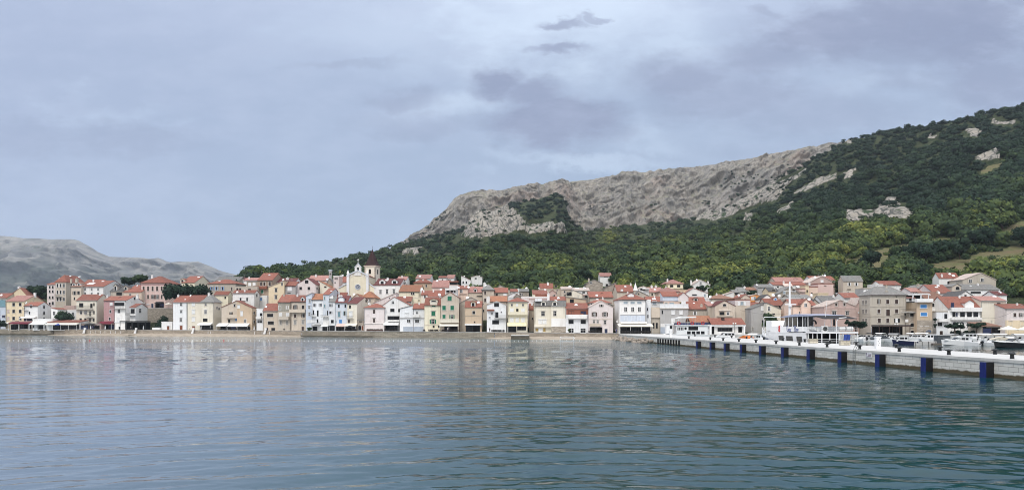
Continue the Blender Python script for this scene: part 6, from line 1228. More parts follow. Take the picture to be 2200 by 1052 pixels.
def boat(label, px, wl, L, head, kind='open', hc=None, cover=None, B=None, group='boats in the harbour', tilt=-.9, Y=None):
    Y_ = Y or EYE * F / (wl - HY); B = B or L * .38; hc = hc or GEL
    root = thing({'open': 'motorboat', 'cabin': 'cabin_boat', 'cruiser': 'cabin_cruiser', 'speed': 'speedboat', 'covered': 'covered_boat'}[kind], label, 'boat', (ray(px) * Y_, Y_, 0), math.radians(head), group)
    fb, fs = {'open': (.85, .6), 'cabin': (1.15, .75), 'cruiser': (1.35, .95), 'speed': (1.25, .9), 'covered': (.9, .65)}[kind]
    hull(L, B, fb, fs).build('hull', hc, root, smooth=False)
    if hc is not GEL:
        m = MB(); 
        for s_ in (-1, 1):
            pts = [(-L/2 + L*k/10., s_ * B/2 * (1 - max(0, (k/10. - .42)/.58) ** 2.3) * 1.01, fs + (fb - fs) * (k/10.) ** 1.7 + .02) for k in range(11)]; m.tube(pts, .05, 5)
        m.build('gunwale', GEL, root)
    if kind == 'open':
        m = MB().box(-.35, .25, -.3, .3, fs - .2, fs + .55); m.build('console', GEL, root); m = MB().prism([(.26, fs + .35), (.1, fs + .95), (.06, fs + .95), (.2, fs + .35)], 'y', -.32, .32); m.build('windscreen', GLASS, root)
        m = MB().box(-L*.38, -L*.26, -B*.36, B*.36, fs - .18, fs + .06).box(L*.12, L*.22, -B*.3, B*.3, fs - .15, fs + .1); m.build('bench', GREYP, root)
    if kind == 'cabin':
        c0, c1, hh = -L*.12, L*.27, 1.05
        m = MB().prism([(c0, fs - .15), (c1 + .35, fs - .1 + .1), (c1 + .05, fs + .35), (c1 - .35, fs + hh), (c0, fs + hh)], 'y', -B*.33, B*.33); m.box(c0 - .35, c1 - .2, -B*.37, B*.37, fs + hh + .003, fs + hh + .07)
        cb_ = m.build('cabin', GEL, root)
        for k, (a, b_) in enumerate(((c0 + .15, c0 + .7), (c0 + .82, c1 - .35))):
            MB().box(a, b_, -B*.33 - .02, B*.33 + .02, fs + .45, fs + .9).build('window', GLASS, cb_)
        MB().prism([(c1 + .02, fs + .42), (c1 - .27, fs + .95), (c1 - .22, fs + .97), (c1 + .07, fs + .44)], 'y', -B*.28, B*.28).build('windscreen', GLASS, cb_)
    if kind == 'cruiser':
        c0, c1, hh = -L*.22, L*.22, 1.25
        m = MB().prism([(c0, fs - .1), (L*.40, fb - .15), (L*.30, fb + .28), (c1, fs + .62), (c1 - .55, fs + hh), (c0, fs + hh)], 'y', -B*.34, B*.34); m.box(c0 - .5, c1 - .35, -B*.38, B*.38, fs + hh + .003, fs + hh + .08)
        cb_ = m.build('cabin', GEL, root); n_ = 3; w_ = (c1 - .7 - c0) / n_
        for k in range(n_): MB().box(c0 + .12 + k * w_, c0 + k * w_ + w_ - .06, -B*.34 - .02, B*.34 + .02, fs + .62, fs + 1.08).build('window', GLASS, cb_)
        MB().prism([(c1 - .03, fs + .68), (c1 - .48, fs + 1.18), (c1 - .43, fs + 1.2), (c1 + .02, fs + .70)], 'y', -B*.3, B*.3).build('windscreen', GLASS, cb_)
    if kind == 'speed':
        m = MB().prism([(-L*.08, fs - .1), (L*.42, fb - .1), (L*.28, fb + .14), (L*.08, fs + .38), (-L*.08, fs + .38)], 'y', -B*.36, B*.36); m.build('foredeck', GEL, root)
        m = MB().prism([(L*.10, fs + .36), (-L*.04, fs + .88), (-L*.06, fs + .88), (L*.06, fs + .36)], 'y', -B*.36, B*.36); m.build('windscreen', GLASS, root)
        m = MB().box(-L*.36, -L*.12, -B*.33, B*.33, fs - .2, fs + .12).box(-L*.40, -L*.36, -B*.33, B*.33, fs - .2, fs + .42); m.build('seat', GEL, root)
    if kind in ('cabin', 'cruiser', 'speed'):
        m = MB()
        for s_ in (-1, 1):
            pts = []
            for k in range(6):
                q = .55 + .43 * k / 5.; pts.append((-L/2 + L*q, s_ * B/2 * (1 - max(0, (q - .42)/.58) ** 2.3) * .93, fs + (fb - fs) * q ** 1.7 + .45))
            m.tube(pts, .022, 5)
            for p_ in pts[::2]: m.cyl((p_[0], p_[1], p_[2] - .45), p_, .018, n=5)
        m.build('rail', STEEL, root)
    if kind in ('open', 'speed', 'cabin'): outboard(root, L, tilt)
    if cover:
        m = MB(); a, b_ = -L*.42, L*.12; zc = fs + 1.35 if kind != 'covered' else fs + .25
        if kind == 'covered':
            m.prism([(-L*.48, fs + .02), (L*.40, fb), (L*.1, fs + .75), (-L*.05, fs + .95), (-L*.40, fs + .5)], 'y', -B*.46, B*.46); m.build('cover', cover, root)
        else:
            n_ = 8; arc = [(-B*.42 + B*.84*k/n_, zc + .22 * math.sin(math.pi*k/n_)) for k in range(n_ + 1)]
            m.prism(arc + [(y, z + .05) for y, z in arc[::-1]], 'x', a, b_); cv = m.build('canopy', cover, root)
            m = MB()
            for s_ in (-1, 1):
                for x in (a + .1, b_ - .1): m.cyl((x, s_ * B*.42, fs), (x, s_ * B*.41, zc + .02), .022, n=5)
            m.build('frame', STEEL, cv)
    return root
boat('white dinghy stern out with tilted black outboard, first of its row by the ferry stern', 1848, 732.3, 5, 100, 'open')
boat('white dinghy second from the ferry stern, outboard tilted up', 1858, 731.6, 5, 96, 'open', tilt=-1.1)
boat('white motorboat under a grey sunshade among the row by the pine', 1867, 731.4, 5.5, 92, 'open', cover=CLOTH['black'])
boat('white dinghy with black outboard just left of the white pillar', 1878, 731.6, 5, 98, 'open')
boat('white motorboat with low black outboard just right of the white pillar', 1898, 731.8, 5.2, 112, 'open', tilt=-.6)
boat('small white motorboat before the dark pergola', 1909, 731.2, 4.6, 104, 'open', tilt=-1.)
boat('grey covered boat behind the dinghies before the dark pergola', 1893, 732.8, 6, 15, 'covered', cover=DKG)
boat('white boat with dark windscreen behind the navy hulled boat', 1921, 732.2, 5.4, 150, 'open')
boat('navy hulled boat with a white cabin lying before the pontoon', 1944, 739.6, 5.2, 155, 'cabin', NAVY)
boat('white boat with cream sunshade moored behind the pontoon', 1971, 732.5, 6, 160, 'cabin', cover=CLOTH['cream'])
boat('white cabin boat with three windows at the pontoon end', 1998, 738.4, 6, 158, 'cruiser')
boat('white boat with long raked bow right of the grey box', 2052, 741.3, 5.6, 170, 'speed')
boat('white cabin cruiser with row of side windows behind the small cabin boat', 2080, 735, 7.5, 168, 'cruiser')
boat('small white cabin boat seen from its stern with outboard', 2079, 741.6, 4.8, 125, 'cabin')
boat('black hulled inflatable between small cabin boat and covered boats', 2102, 741.2, 5, 165, 'open', BLK)
boat('white motorboat with flat white canopy behind the black inflatable', 2103, 733.8, 6, 172, 'open', cover=CLOTH['white'])
boat('white boat with dark outboard nosing between the covered boats', 2125, 741.6, 4.6, 118, 'open')
boat('boat under a beige cover left of the big speedboat', 2146, 737.5, 6.4, 170, 'covered', cover=BEIGEC)
boat('boat under a pale cover behind the big speedboat', 2172, 737, 6.8, 172, 'covered', cover=CLOTH['white'])
boat('white sunshade boat behind the beige covered boat', 2138, 734, 6, 165, 'open', cover=CLOTH['white'])
boat('white sunshade boat at the edge of the view by the parasols', 2183, 734.5, 6.4, 170, 'open', cover=CLOTH['white'])
boat('large white speedboat with a black side stripe and pointed bow', 2172, 746.3, 7.4, 187, 'speed', BLK, B=2.6)
boat('blue hulled boat half out of view beside the large speedboat', 2206, 744, 4.5, 150, 'open', plain('blue hull', (.03, .06, .35), .4))
boat('white framed boat with wooden inside and rounded white canopy', 1615, 729, 6, 120, 'open', cover=CLOTH['white'], Y=196)
boat('boat under an orange cover left of the white framed boat', 1602, 726, 5.4, 110, 'covered', cover=ORNG, Y=200)
boat('small white boat between framed boat and ferry bow', 1634, 728, 4.6, 115, 'cabin', Y=192)
boat('long white motor yacht lying before the white restaurant', 1563, 721, 8.0, 178, 'cruiser', Y=206)
for k, (x, y, h_, lab) in enumerate(((1852, 731.2, 88, 'white dinghy tucked behind the first two of the row'), (1887, 731.6, 105, 'white dinghy hidden half behind the white pillar'), (1903, 732.6, 118, 'white dinghy with raised engine between pillar and pergola boats'), (1915, 733.2, 128, 'white open boat nosing towards the pergola, just before the navy boat bow'), (1930, 731.4, 100, 'white dinghy behind the cabin of the navy boat'), (1955, 731.6, 95, 'white dinghy behind the pontoon and the navy boat'), (1984, 731.4, 108, 'white open boat before the blue arched door'), (2040, 734, 100, 'white open boat behind the long raked bow'), (2060, 734, 96, 'white open boat under the round shrubs'), (2118, 735.5, 104, 'white open boat left of the beige covered boat'), (2158, 735.2, 100, 'white open boat between the covered boats'), (2192, 737.5, 96, 'white open boat behind the speedboat stern'))):
    boat(lab, x, y, 4.8 + (k % 3) * .5, h_, 'open', cover=(None, CLOTH['white'], None, CLOTH['greycloth'])[k % 4], tilt=-.7 - .1 * (k % 4))
po = thing('pontoon', 'pale concrete floating pontoon between navy boat and grey box', 'pontoon', (ray(1985) * 167., 167., 0), math.radians(-4))
MB().box(-2.6, 3.4, -1.2, 1.2, -.3, .78).build('float', CONC, po); m = MB()
for k in range(5): m.box(-2.4 + k * 1.4, -2.3 + k * 1.4, -1.26, -1.203, -.2, .7)
m.build('rubbing_strip', RUB, po)
po = thing('floating_kiosk', 'dark grey sheeted box on a low floating deck among boats', 'kiosk', (ray(2024) * 166., 166., 0), math.radians(-3))
MB().box(-1.4, 1.35, -.9, .9, .38, 2.05).build('box', DKG, po); MB().box(-1.5, 1.45, -1., 1., 2.053, 2.13).build('lid', GREYP, po); MB().box(-2.6, 1.7, -1.3, 1.2, -.2, .377).build('deck', plain('wet planks', (.14, .12, .10), .8), po)

# ------------------------------------------------------------------ ferry: stern towards the viewer, port side along the pier
fe = thing('ferry', 'white excursion ferry with blue lettered name board, mast and flags', 'ferry', (53.6, 121, 0))
n = 22; rings = []; m = MB()
for i in range(n + 1):
    s_ = i / n; k = max(0., (s_ - .55) / .45); b_ = 3.0 * (1 - k ** 2.4) + .03; g_ = 1.25 + 1.5 * s_ ** 2.2; y = 37 * s_
    m.v += [(0, y - .06 * 37 * k * .2, -.8), (-b_ * .82, y - 1.5 * k, -.1), (-b_, y, g_), (-b_ + min(.12, b_ * .5), y, g_), (b_ - min(.12, b_ * .5), y, g_), (b_, y, g_), (b_ * .82, y - 1.5 * k, -.1)]
for i in range(n):
    o, q = i * 7, i * 7 + 7
    for k in range(6): m.f.append((o+k, o+k+1, q+k+1, q+k)); m.mi.append(0)
    m.f.append((o+6, o, q, q+6)); m.mi.append(0)
m.f.append((0, 1, 2, 3, 4, 5, 6)); m.mi.append(0)
m.build('hull', GEL, fe)
m = MB()
for s_ in (-1, 1): m.tube([(s_ * (3.0 * (1 - max(0, (q - .55)/.45) ** 2.4) + .05), 37*q, .95 + 1.5*q**2.2) for q in np.linspace(0, .97, 14)], .07, 6)
m.build('rubbing_strake', NAVY, fe)
hu = MB().box(-2.95, 2.95, 6.5, 25, 1.3, 3.0).build('main_cabin', GEL, fe)
for y0, y1 in ((16.6, 19.4), (12.2, 15.6), (7.9, 10.6)):
    m = MB()
    for s_ in (-1, 1): m.prism([(y0, 1.5), (y1 - .35, 1.45), (y1, 2.42), (y0 + .3, 2.45)], 'x', s_ * 2.98 - .02, s_ * 2.98 + .02)
    m.build('window', GLASS, hu)
MB().box(-3.0, 3.0, 6.2, 25.4, 3.003, 3.1).build('cabin_roof', GEL, fe)
wh = MB().prism([(6.2, 3.103), (25.0, 3.103), (25.0, 4.15), (6.2, 4.15)], 'x', -2.6, 2.6).build('upper_cabin', GEL, fe)
m = MB()
for s_ in (-1, 1): m.box(s_ * 2.6 - .03, s_ * 2.6 + .03, 7.0, 15.2, 3.12, 3.26)
m.build('painted_shadow_gap', RUB, wh)  # solid black strip standing in for the shade of a gap
wn = MB().prism([(11.2, 4.153), (18.4, 4.153), (17.2, 5.85), (11.2, 5.85)], 'x', -2.45, .3).build('wheelhouse', plain('tinted glazing', (.008, .009, .013), .15, spec=.4), fe)
m = MB()
for y in (11.3, 13.6, 15.6, 17.4): m.box(-2.52, -2.42, y - .09, y + .09, 4.15, 5.86)
for x in (-1.2, .25): m.box(x - .06, x + .06, 11.1, 11.19, 4.15, 5.86)
for x in (-2.5, 2.5):
    for y in (6.6, 8.9): m.box(x - .05, x + .05, y - .05, y + .05, 4.15, 6.0)
m.build('window_post', GEL, wn)
cnv = plain('blue grey canvas', (.36, .39, .50), .9)
MB().prism([(4.2, 6.0), (19.4, 5.86), (19.2, 5.98), (12, 6.42), (4.2, 6.12)], 'x', -2.7, 2.7).build('sunshade', cnv, fe)
MB().prism([(-.4, 5.42), (4.1, 5.98), (4.1, 6.05), (-.4, 5.5)], 'x', -2.7, 2.7).build('stern_canvas', CLOTH['black'], fe)
# board with the painted name: flowing script strokes
nb_ = MB().box(-2.68, -2.603, 8.6, 16.2, 3.22, 4.12).build('name_board', GEL, fe)
INKB = plain('slate blue script', (.16, .18, .30), .6)
def script(strokes, y0, z0, s_, name, parent, x):
    m = MB()
    for st_ in strokes: m.tube([(x, y0 - a * s_, z0 + b * s_) for a, b in st_], .065, 5)
    return m.build(name, INKB, parent)
arc = lambda cx_, cy_, rx, ry, a0, a1, n=9: [(cx_ + rx * math.cos(math.radians(a0 + (a1 - a0) * k / n)), cy_ + ry * math.sin(math.radians(a0 + (a1 - a0) * k / n))) for k in range(n + 1)]
script([arc(.4, .5, .38, .5, 60, 330), [(.45, .4), (.8, .4), (.78, 0)], arc(1.1, .22, .22, .22, 10, 330), arc(1.62, .22, .2, .22, 0, 360), [(1.82, .42), (1.84, .05), (2.0, 0)]], 15.9, 3.30, 1.0, 'lettering', nb_, -2.70)
script([[(0, 0), (.15, 1.)], arc(.3, .74, .34, .26, 100, -90), arc(.3, .25, .42, .27, 90, -110), arc(1.15, .25, .2, .22, 0, 360), [(1.36, .45), (1.38, .05)], [(1.6, .45), (1.72, .1), (1.92, .45), (1.6, -.3)]], 12.3, 3.30, 1.0, 'lettering', nb_, -2.70)
em = MB().prism([(18.6, 3.1), (21.2, 3.1), (21.2, 3.7), (20.6, 4.3), (19.3, 4.5), (18.6, 4.2)], 'x', -2.66, -2.6).build('emblem_board', GEL, fe)
m = MB()
for cz_, r_ in ((3.98, .26), (3.5, .30)):
    for k in range(14):
        a0, a1 = 2*math.pi*k/14, 2*math.pi*(k+1)/14; m.cyl((-2.68, 19.8 + r_*math.cos(a0), cz_ + r_*math.sin(a0)), (-2.68, 19.8 + r_*math.cos(a1), cz_ + r_*math.sin(a1)), .10, n=5)
m.build('emblem', REDP, em)
# aft deck: roof slab on posts, rails, saloon opening as a panel painted dark for its shade
MB().box(-3.0, 3.0, -.2, 6.4, 3.06, 3.34).build('aft_roof', GEL, fe)
MB().box(-2.6, 2.6, 6.3, 6.49, 1.3, 3.05).build('saloon_front', VOID_SHADE, fe)
m = MB()
for x in (-2.9, -1.6, 0, 1.5, 2.9): m.box(x - .06, x + .06, -.1, .02, 1.25, 3.06)
for y in (1.8, 3.6, 5.4):
    for s_ in (-1, 1): m.box(s_ * 2.9 - .05, s_ * 2.9 + .05, y - .05, y + .05, 1.25, 3.06)
m.build('post', GEL, fe)
m = MB()
for z in (1.75, 2.1):
    m.tube([(-2.95, 6.2, z), (-2.95, -.12, z), (2.95, -.12, z), (2.95, 6.2, z)], .035)
m.build('aft_rail', GEL, fe)
m = MB()
for z in (3.75, 4.15): m.tube([(-2.9, 6.0, z), (-2.9, -.1, z), (2.9, -.1, z), (2.9, 6.0, z)], .025)
for x in np.linspace(-2.9, 2.9, 7): m.cyl((x, -.1, 3.34), (x, -.1, 4.15), .025, n=5)
for y in (2, 4, 6): m.cyl((-2.9, y, 3.34), (-2.9, y, 4.15), .025, n=5)
m.build('upper_rail', STEEL, fe)
ac_ = MB().box(-2.75, -1.75, .2, .65, 3.36, 4.28).build('air_conditioner', GEL, fe)
m = MB(); m.cyl((-2.25, .17, 3.82), (-2.25, .2, 3.82), .36, n=18); m.build('fan_grille', RUB, ac_); m = MB()
for rr in (.12, .24, .34):
    for k in range(16):
        a0, a1 = 2*math.pi*k/16, 2*math.pi*(k+1)/16; m.cyl((-2.25 + rr*math.cos(a0), .15, 3.82 + rr*math.sin(a0)), (-2.25 + rr*math.cos(a1), .15, 3.82 + rr*math.sin(a1)), .015, n=4)
m.build('guard', STEEL, ac_)
for x in (.6, 1.9):
    m = MB().cyl((x - .55, .7, 3.85), (x + .55, .7, 3.85), .38, n=14); m.cyl((x - .05, .7, 3.85), (x + .05, .7, 3.85), .395, n=14); m.build('life_raft_canister', GEL, fe)
o = hull(3.6, 1.5, .6, .45).build('tender', GEL, fe); o.location = (-2.1, 5.0, 3.65); o.rotation_euler = (0, 0, math.radians(90))
for x0, c in ((.55, 'blue'), (1.05, 'blue')):
    m = MB(); n_ = 5
    for i in range(n_ + 1):
        for j in range(4): m.v.append((x0 + .5 * j / 3. - .12 * i / n_, -.5 + .10 * math.sin(j * 1.6 + i * .5), 2.95 - 1.35 * i / n_ - .1 * j / 3.))
    for i in range(n_):
        for j in range(3): m.f.append((i*4+j, i*4+j+1, i*4+j+5, i*4+j+4)); m.mi.append(0)
    m.build('flag', CLOTH['blue'], fe)
m = MB().cyl((.4, -.45, 1.2), (.4, -.45, 3.3), .03); m.build('flag_staff', GEL, fe)
m = MB().tube([(-.6, -.3, 1.2), (-.6, -.3, 5.0), (-.45, -.3, 5.35), (-.1, -.3, 5.55), (1.0, -.3, 5.68)], .07, 8); m.build('davit', GEL, fe)
m = MB().prism([(-.30, 4.6), (.24, 4.6), (-.14, 12.8), (-.21, 12.8)], 'x', -.14, .14, Matrix.Translation((0, 21.8, 0))); mst = m.build('mast', GEL, fe)
m = MB().box(-2.2, 2.2, 21.7, 21.8, 9.5, 9.6).box(-1.2, 1.2, 21.7, 21.8, 10.9, 10.98); m.box(-1.1, 1.1, 21.2, 21.35, 8.3, 8.5); m.build('yard', GEL, mst); m = MB().ball((0, 21.4, 8.1), .38, .38, .2); m.build('radar_dome', GEL, mst)
m = MB()
for x in (-2.2, 2.2): m.cyl((x, 21.75, 9.6), (0, 21.85, 12.6), .012, n=4); m.cyl((x * .9, 20.2, 6.2), (0, 21.85, 12.8), .012, n=4)
m.build('stay', RAIL, mst)
m = MB().cyl((-1.6, 2.2, 3.4), (-1.15, 2.0, 8.9), .06, .02, 6); m.build('whip_aerial', GEL, fe)
m = MB().box(-1.9, 1.9, 25.05, 29.5, 1.8, 3.3); m.box(-2.3, 1.4, 25.05, 28.2, 3.303, 5.3); m.build('bridge_front', GEL, fe)
m = MB().tube([(-2.3, 29.5, 2.3), (-2.3, 29.5, 6.05), (2.3, 29.5, 6.05), (2.3, 29.5, 2.3)], .06); m.tube([(-2.3, 29.5, 6.0), (-2.3, 25.2, 6.0)], .05); m.tube([(2.3, 29.5, 6.0), (2.3, 25.2, 6.0)], .05); m.build('bow_frame', GEL, fe)
m = MB(); pts = [(3.0 * (1 - max(0, (q - .55)/.45) ** 2.4), 37*q, 1.25 + 1.5*q**2.2) for q in np.linspace(.70, .985, 8)]
for s_ in (-1, 1):
    for dz in (.45, .8, 1.15): m.tube([(s_ * x, y, z + dz) for x, y, z in pts], .035, 5)
    for x, y, z in pts: m.cyl((s_ * x, y, z), (s_ * x, y, z + 1.15), .04, n=5)
m.build('bow_rail', GEL, fe)
m = MB()
for k in range(16):
    a0, a1 = math.pi*k/16, math.pi*(k+1)/16; m.cyl((-1.9, 5.6 + .95*math.cos(a0), 4.6 + .62*math.sin(a0)), (-1.9, 5.6 + .95*math.cos(a1), 4.6 + .62*math.sin(a1)), .14, n=6)
m.build('rolled_awning', RUB, fe)

# ------------------------------------------------------------------ small tour boat lying across the pier root
tb_ = thing('tour_boat', 'white tour boat with red lifebuoys and railed upper deck', 'tour boat', (51.2, 217.5, 0))
hm_ = hull(13.2, 4.2, 1.9, 1.6); o = hm_.build('hull', GEL, tb_); o.rotation_euler = (0, 0, math.pi)
cb_ = MB().box(-3.2, 5.9, -1.75, 1.75, 1.5, 4.2).build('main_cabin', GEL, tb_)
m = MB().box(.3, 3.1, -1.79, -1.753, 2.9, 3.95); m.build('window', GLASS, cb_)
for k in range(4): MB().box(-.1 + k * 1.35, .95 + k * 1.35, -1.79, -1.753, 1.75, 2.6).build('window', GLASS, cb_)
for k in range(4): MB().box(-2.9 + k * .48, -2.6 + k * .48, -1.79, -1.753, 2.9, 3.75).build('window', GLASS, cb_)
m = MB().cyl((-.55, -1.80, 3.4), (-.55, -1.753, 3.4), .36, n=14); m.build('porthole', GLASS, cb_)
MB().box(-3.6, 6.2, -2.05, 2.05, 4.203, 4.42).build('upper_deck', GEL, tb_)
m = MB()
for z in (4.8, 5.2): m.tube([(-3.4, -1.95, z), (6.0, -1.95, z), (6.0, 1.95, z), (-3.4, 1.95, z), (-3.4, -1.95, z)], .03)
for x in np.linspace(-3.4, 6.0, 11): m.cyl((x, -1.95, 4.42), (x, -1.95, 5.2), .025, n=5)
m.build('railing', STEEL, tb_)
MB().box(-3.3, 5.8, -1.2, 1.2, 4.424, 5.0).build('bench_seat', plain('navy cushion', (.02, .03, .11), .8), tb_)
for x in (-2.6, 1.35, 4.4):
    m = MB()
    for k in range(18):
        a0, a1 = 2*math.pi*k/18, 2*math.pi*(k+1)/18; m.cyl((x + .42*math.cos(a0), -2.05, 4.95 + .42*math.sin(a0)), (x + .42*math.cos(a1), -2.05, 4.95 + .42*math.sin(a1)), .12, n=6)
    m.build('lifebuoy', REDP, tb_)
m = MB().prism([(-3.0, 6.35), (2.6, 6.55), (2.6, 6.95), (-1.5, 6.9), (-3.0, 6.45)], 'y', -1.7, 1.7); m.build('sunshade', CLOTH['white'], tb_)
m = MB()
for x in (-2.6, .2, 2.3): m.cyl((x, -1.5, 4.42), (x, -1.5, 6.5 + x * .05 + .2), .04, n=6); m.cyl((x, 1.5, 4.42), (x, 1.5, 6.5 + x * .05 + .2), .04, n=6)
m.build('post', GEL, tb_)
wh = MB().box(-6.0, -4.2, -1.1, 1.1, 1.9, 4.6).build('wheelhouse', GEL, tb_); MB().box(-5.0, -4.3, -1.14, -1.103, 3.3, 4.2).build('window', GLASS, wh); MB().box(-6.3, -4.0, -1.3, 1.3, 4.603, 4.75).build('roof', GEL, wh)
# the wood on the slopes: thousands of crowns nobody could count
cell = TV[:-1, :-1], TV[:-1, 1:], TV[1:, 1:], TV[1:, :-1]
pcx, pcy = proj(TV)
def area(ax, ay):
    d1x, d1y = ax[1:, 1:] - ax[:-1, :-1], ay[1:, 1:] - ay[:-1, :-1]; d2x, d2y = ax[1:, :-1] - ax[:-1, 1:], ay[1:, :-1] - ay[:-1, 1:]
    return .5 * np.abs(d1x * d2y - d1y * d2x)
scr = area(pcx, pcy); wor = area(TV[:, :, 0], TV[:, :, 1])
Wt = scr + .0012 * wor
bare = np.maximum(rock, field); bare = np.maximum.reduce([bare[:-1, :-1], bare[1:, :-1], bare[:-1, 1:], bare[1:, 1:]])
ok = (bare < .5) & (np.arange(nr - 1) >= 15)[:, None] & (np.arange(nr - 1) < n_hill + 1)[:, None] & (cols[:-1] > 528)[None] & (cols[:-1] < 2560)[None]
Wt = np.where(ok, Wt, 0); NT_ = 13000
ci = RNG.choice(Wt.size, NT_, p=(Wt / Wt.sum()).ravel()); ri, cj = np.unravel_index(ci, Wt.shape)
u, v = RNG.random((2, NT_, 1))
PT = (cell[0][ri, cj] * (1-u) + cell[1][ri, cj] * u) * (1-v) + (cell[3][ri, cj] * (1-u) + cell[2][ri, cj] * u) * v
# keep clear of the houses and of the lines of sight to the upper ones
HB = []
for l_, h_ in ALL.items():
    c_ = h_.P0 + h_.D * h_.W / 2; fr_ = h_.P0; HB.append((fr_.x, (h_.P0 + h_.D * h_.W).x, c_.y, c_.y + h_.d, h_.zb, h_.zb + h_.h))
HB = np.array(HB); keep = np.ones(NT_, bool)
rt_ = PT[:, 1] - np.interp(CX + F * PT[:, 0] / PT[:, 1], *zip(*YF))
for x0_, x1_, y0_, y1_, z0_, z1_ in HB:
    R_ = 3.6
    keep &= ~((PT[:, 0] > x0_ - R_) & (PT[:, 0] < x1_ + R_) & (PT[:, 1] > y0_ - R_) & (PT[:, 1] < y1_ + R_))
    sc_ = PT[:, 1] / y0_; top_ = (PT[:, 2] + 5.6 - EYE) / sc_ + EYE
    keep &= ~((PT[:, 1] < y0_) & (PT[:, 0] / sc_ > x0_ - 3) & (PT[:, 0] / sc_ < x1_ + 3) & (top_ > z0_ + (z1_ - z0_) * .30) & (rt_ < 125))
px, py = proj(PT)
for P in FIELDS:
    for dy in (4, 9, 14, 18): keep &= ~inpoly(P, px, py - dy)
for P in ROCKS:
    for dy in (3, 7, 11): keep &= ~inpoly(P, px, py - dy)
PT = PT[keep]
# a few bushes rooted in the field and rock edges and on the bare ridge
def scatter_on(V, poly, n):
    a, b_ = proj(V); k = np.flatnonzero(inpoly(poly, a, b_).ravel()); return V.reshape(-1, 3)[RNG.choice(k, n)] + RNG.normal(0, 3, (n, 3)) * (1, 1, .2) if len(k) else np.zeros((0, 3))
BUSH = np.concatenate([scatter_on(BV, [(1500,470),(1530,380),(1590,365),(1650,385),(1700,352),(1774,326),(1760,345),(1690,380),(1640,415),(1590,440),(1530,460)], 120), scatter_on(BV, [(930,490),(985,440),(1100,440),(1200,440),(1480,440),(1480,480),(1100,500)], 60), scatter_on(BV, [(860,525),(905,500),(940,470),(962,450),(930,500),(890,525)], 60),
    scatter_on(TV, ROCKS[0], 70), scatter_on(TV, ROCKS[5], 40), scatter_on(TV, ROCKS[1], 70), scatter_on(TV, FIELDS[0], 14), scatter_on(TV, FIELDS[1], 24), scatter_on(TV, [(1222,500),(1270,497),(1340,487),(1330,500)], 30)])
PT = np.concatenate([PT, BUSH]); nb_ = len(BUSH); NT_ = len(PT)
px, py = proj(PT)
RT = (2.7 + PT[:, 1] * .0029) * np.clip(np.exp(RNG.normal(-.12, .38, NT_)), .4, np.interp(PT[:, 1], [500, 680], [1.9, 1.15])) * np.interp(PT[:, 1], [600, 900], [1., .82]); RT[-nb_:] *= RNG.uniform(.35, .7, nb_)
PT[:, 2] += RT * .45
tn = np.array([noise.noise(Vector(p) * .016) for p in PT]); tn2 = np.array([noise.noise(Vector(p) * .05 + Vector((9, 9, 9))) for p in PT])
ti = np.interp(py, [220, 330, 430, 520, 575, 640], [.15, .17, .26, .44, .60, .62]) + tn * .26 + tn2 * .22 + RNG.normal(0, 1, NT_) * np.interp(PT[:, 1], [350, 600], [.12, .055])
ti -= np.interp(px, [900, 1400], [.17, 0]); ti += np.where((px > 1400) & (py > 500), .06, 0)
for bx, by, rx, ry, k in ((1308, 506, 24, 15, .5), (1165, 597, 30, 14, .3), (2030, 600, 60, 12, .15), (1940, 505, 60, 16, .15), (1840, 495, 30, 14, .25), (1890, 520, 40, 12, .2), (2130, 470, 70, 20, .18), (1680, 505, 20, 14, .22), (2150, 360, 40, 20, .15)):
    ti += k * np.exp(-((px - bx) / rx) ** 2 - ((py - by) / ry) ** 2)
ti[inpoly([(1092,460),(1092,430),(1217,408),(1222,475),(1250,495),(1170,475),(1114,462)], px, py)] = RNG.uniform(0.0, .12)
ti = np.clip(ti, .02, .92)
near = PT[:, 1] < 560
parts = []
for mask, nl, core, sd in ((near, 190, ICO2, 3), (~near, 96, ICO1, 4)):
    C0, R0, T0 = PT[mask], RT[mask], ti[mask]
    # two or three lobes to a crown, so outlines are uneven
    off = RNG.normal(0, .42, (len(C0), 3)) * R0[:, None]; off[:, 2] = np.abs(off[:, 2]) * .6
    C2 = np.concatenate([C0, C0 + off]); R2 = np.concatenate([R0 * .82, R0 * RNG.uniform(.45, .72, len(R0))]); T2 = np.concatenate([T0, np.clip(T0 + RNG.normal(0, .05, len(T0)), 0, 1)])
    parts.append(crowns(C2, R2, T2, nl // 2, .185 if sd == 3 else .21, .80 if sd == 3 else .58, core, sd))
def merge(parts):
    Vs, F3, F4, T, L, o = [], [], [], [], [], 0
    for V, (f3, f4), t_, l_ in parts:
        Vs.append(V); F3.append(f3 + o); F4.append(f4 + o); T.append(t_); L.append(l_); o += len(V)
    return np.concatenate(Vs), [np.concatenate(F3), np.concatenate(F4)], np.concatenate(T), np.concatenate(L)
V, Fs, T, L = merge(parts)
fo = npmesh('forest', V, Fs, [LEAF], dict(tint=T, leaf=L)); tag(fo, kind='stuff')
print('forest', len(V))

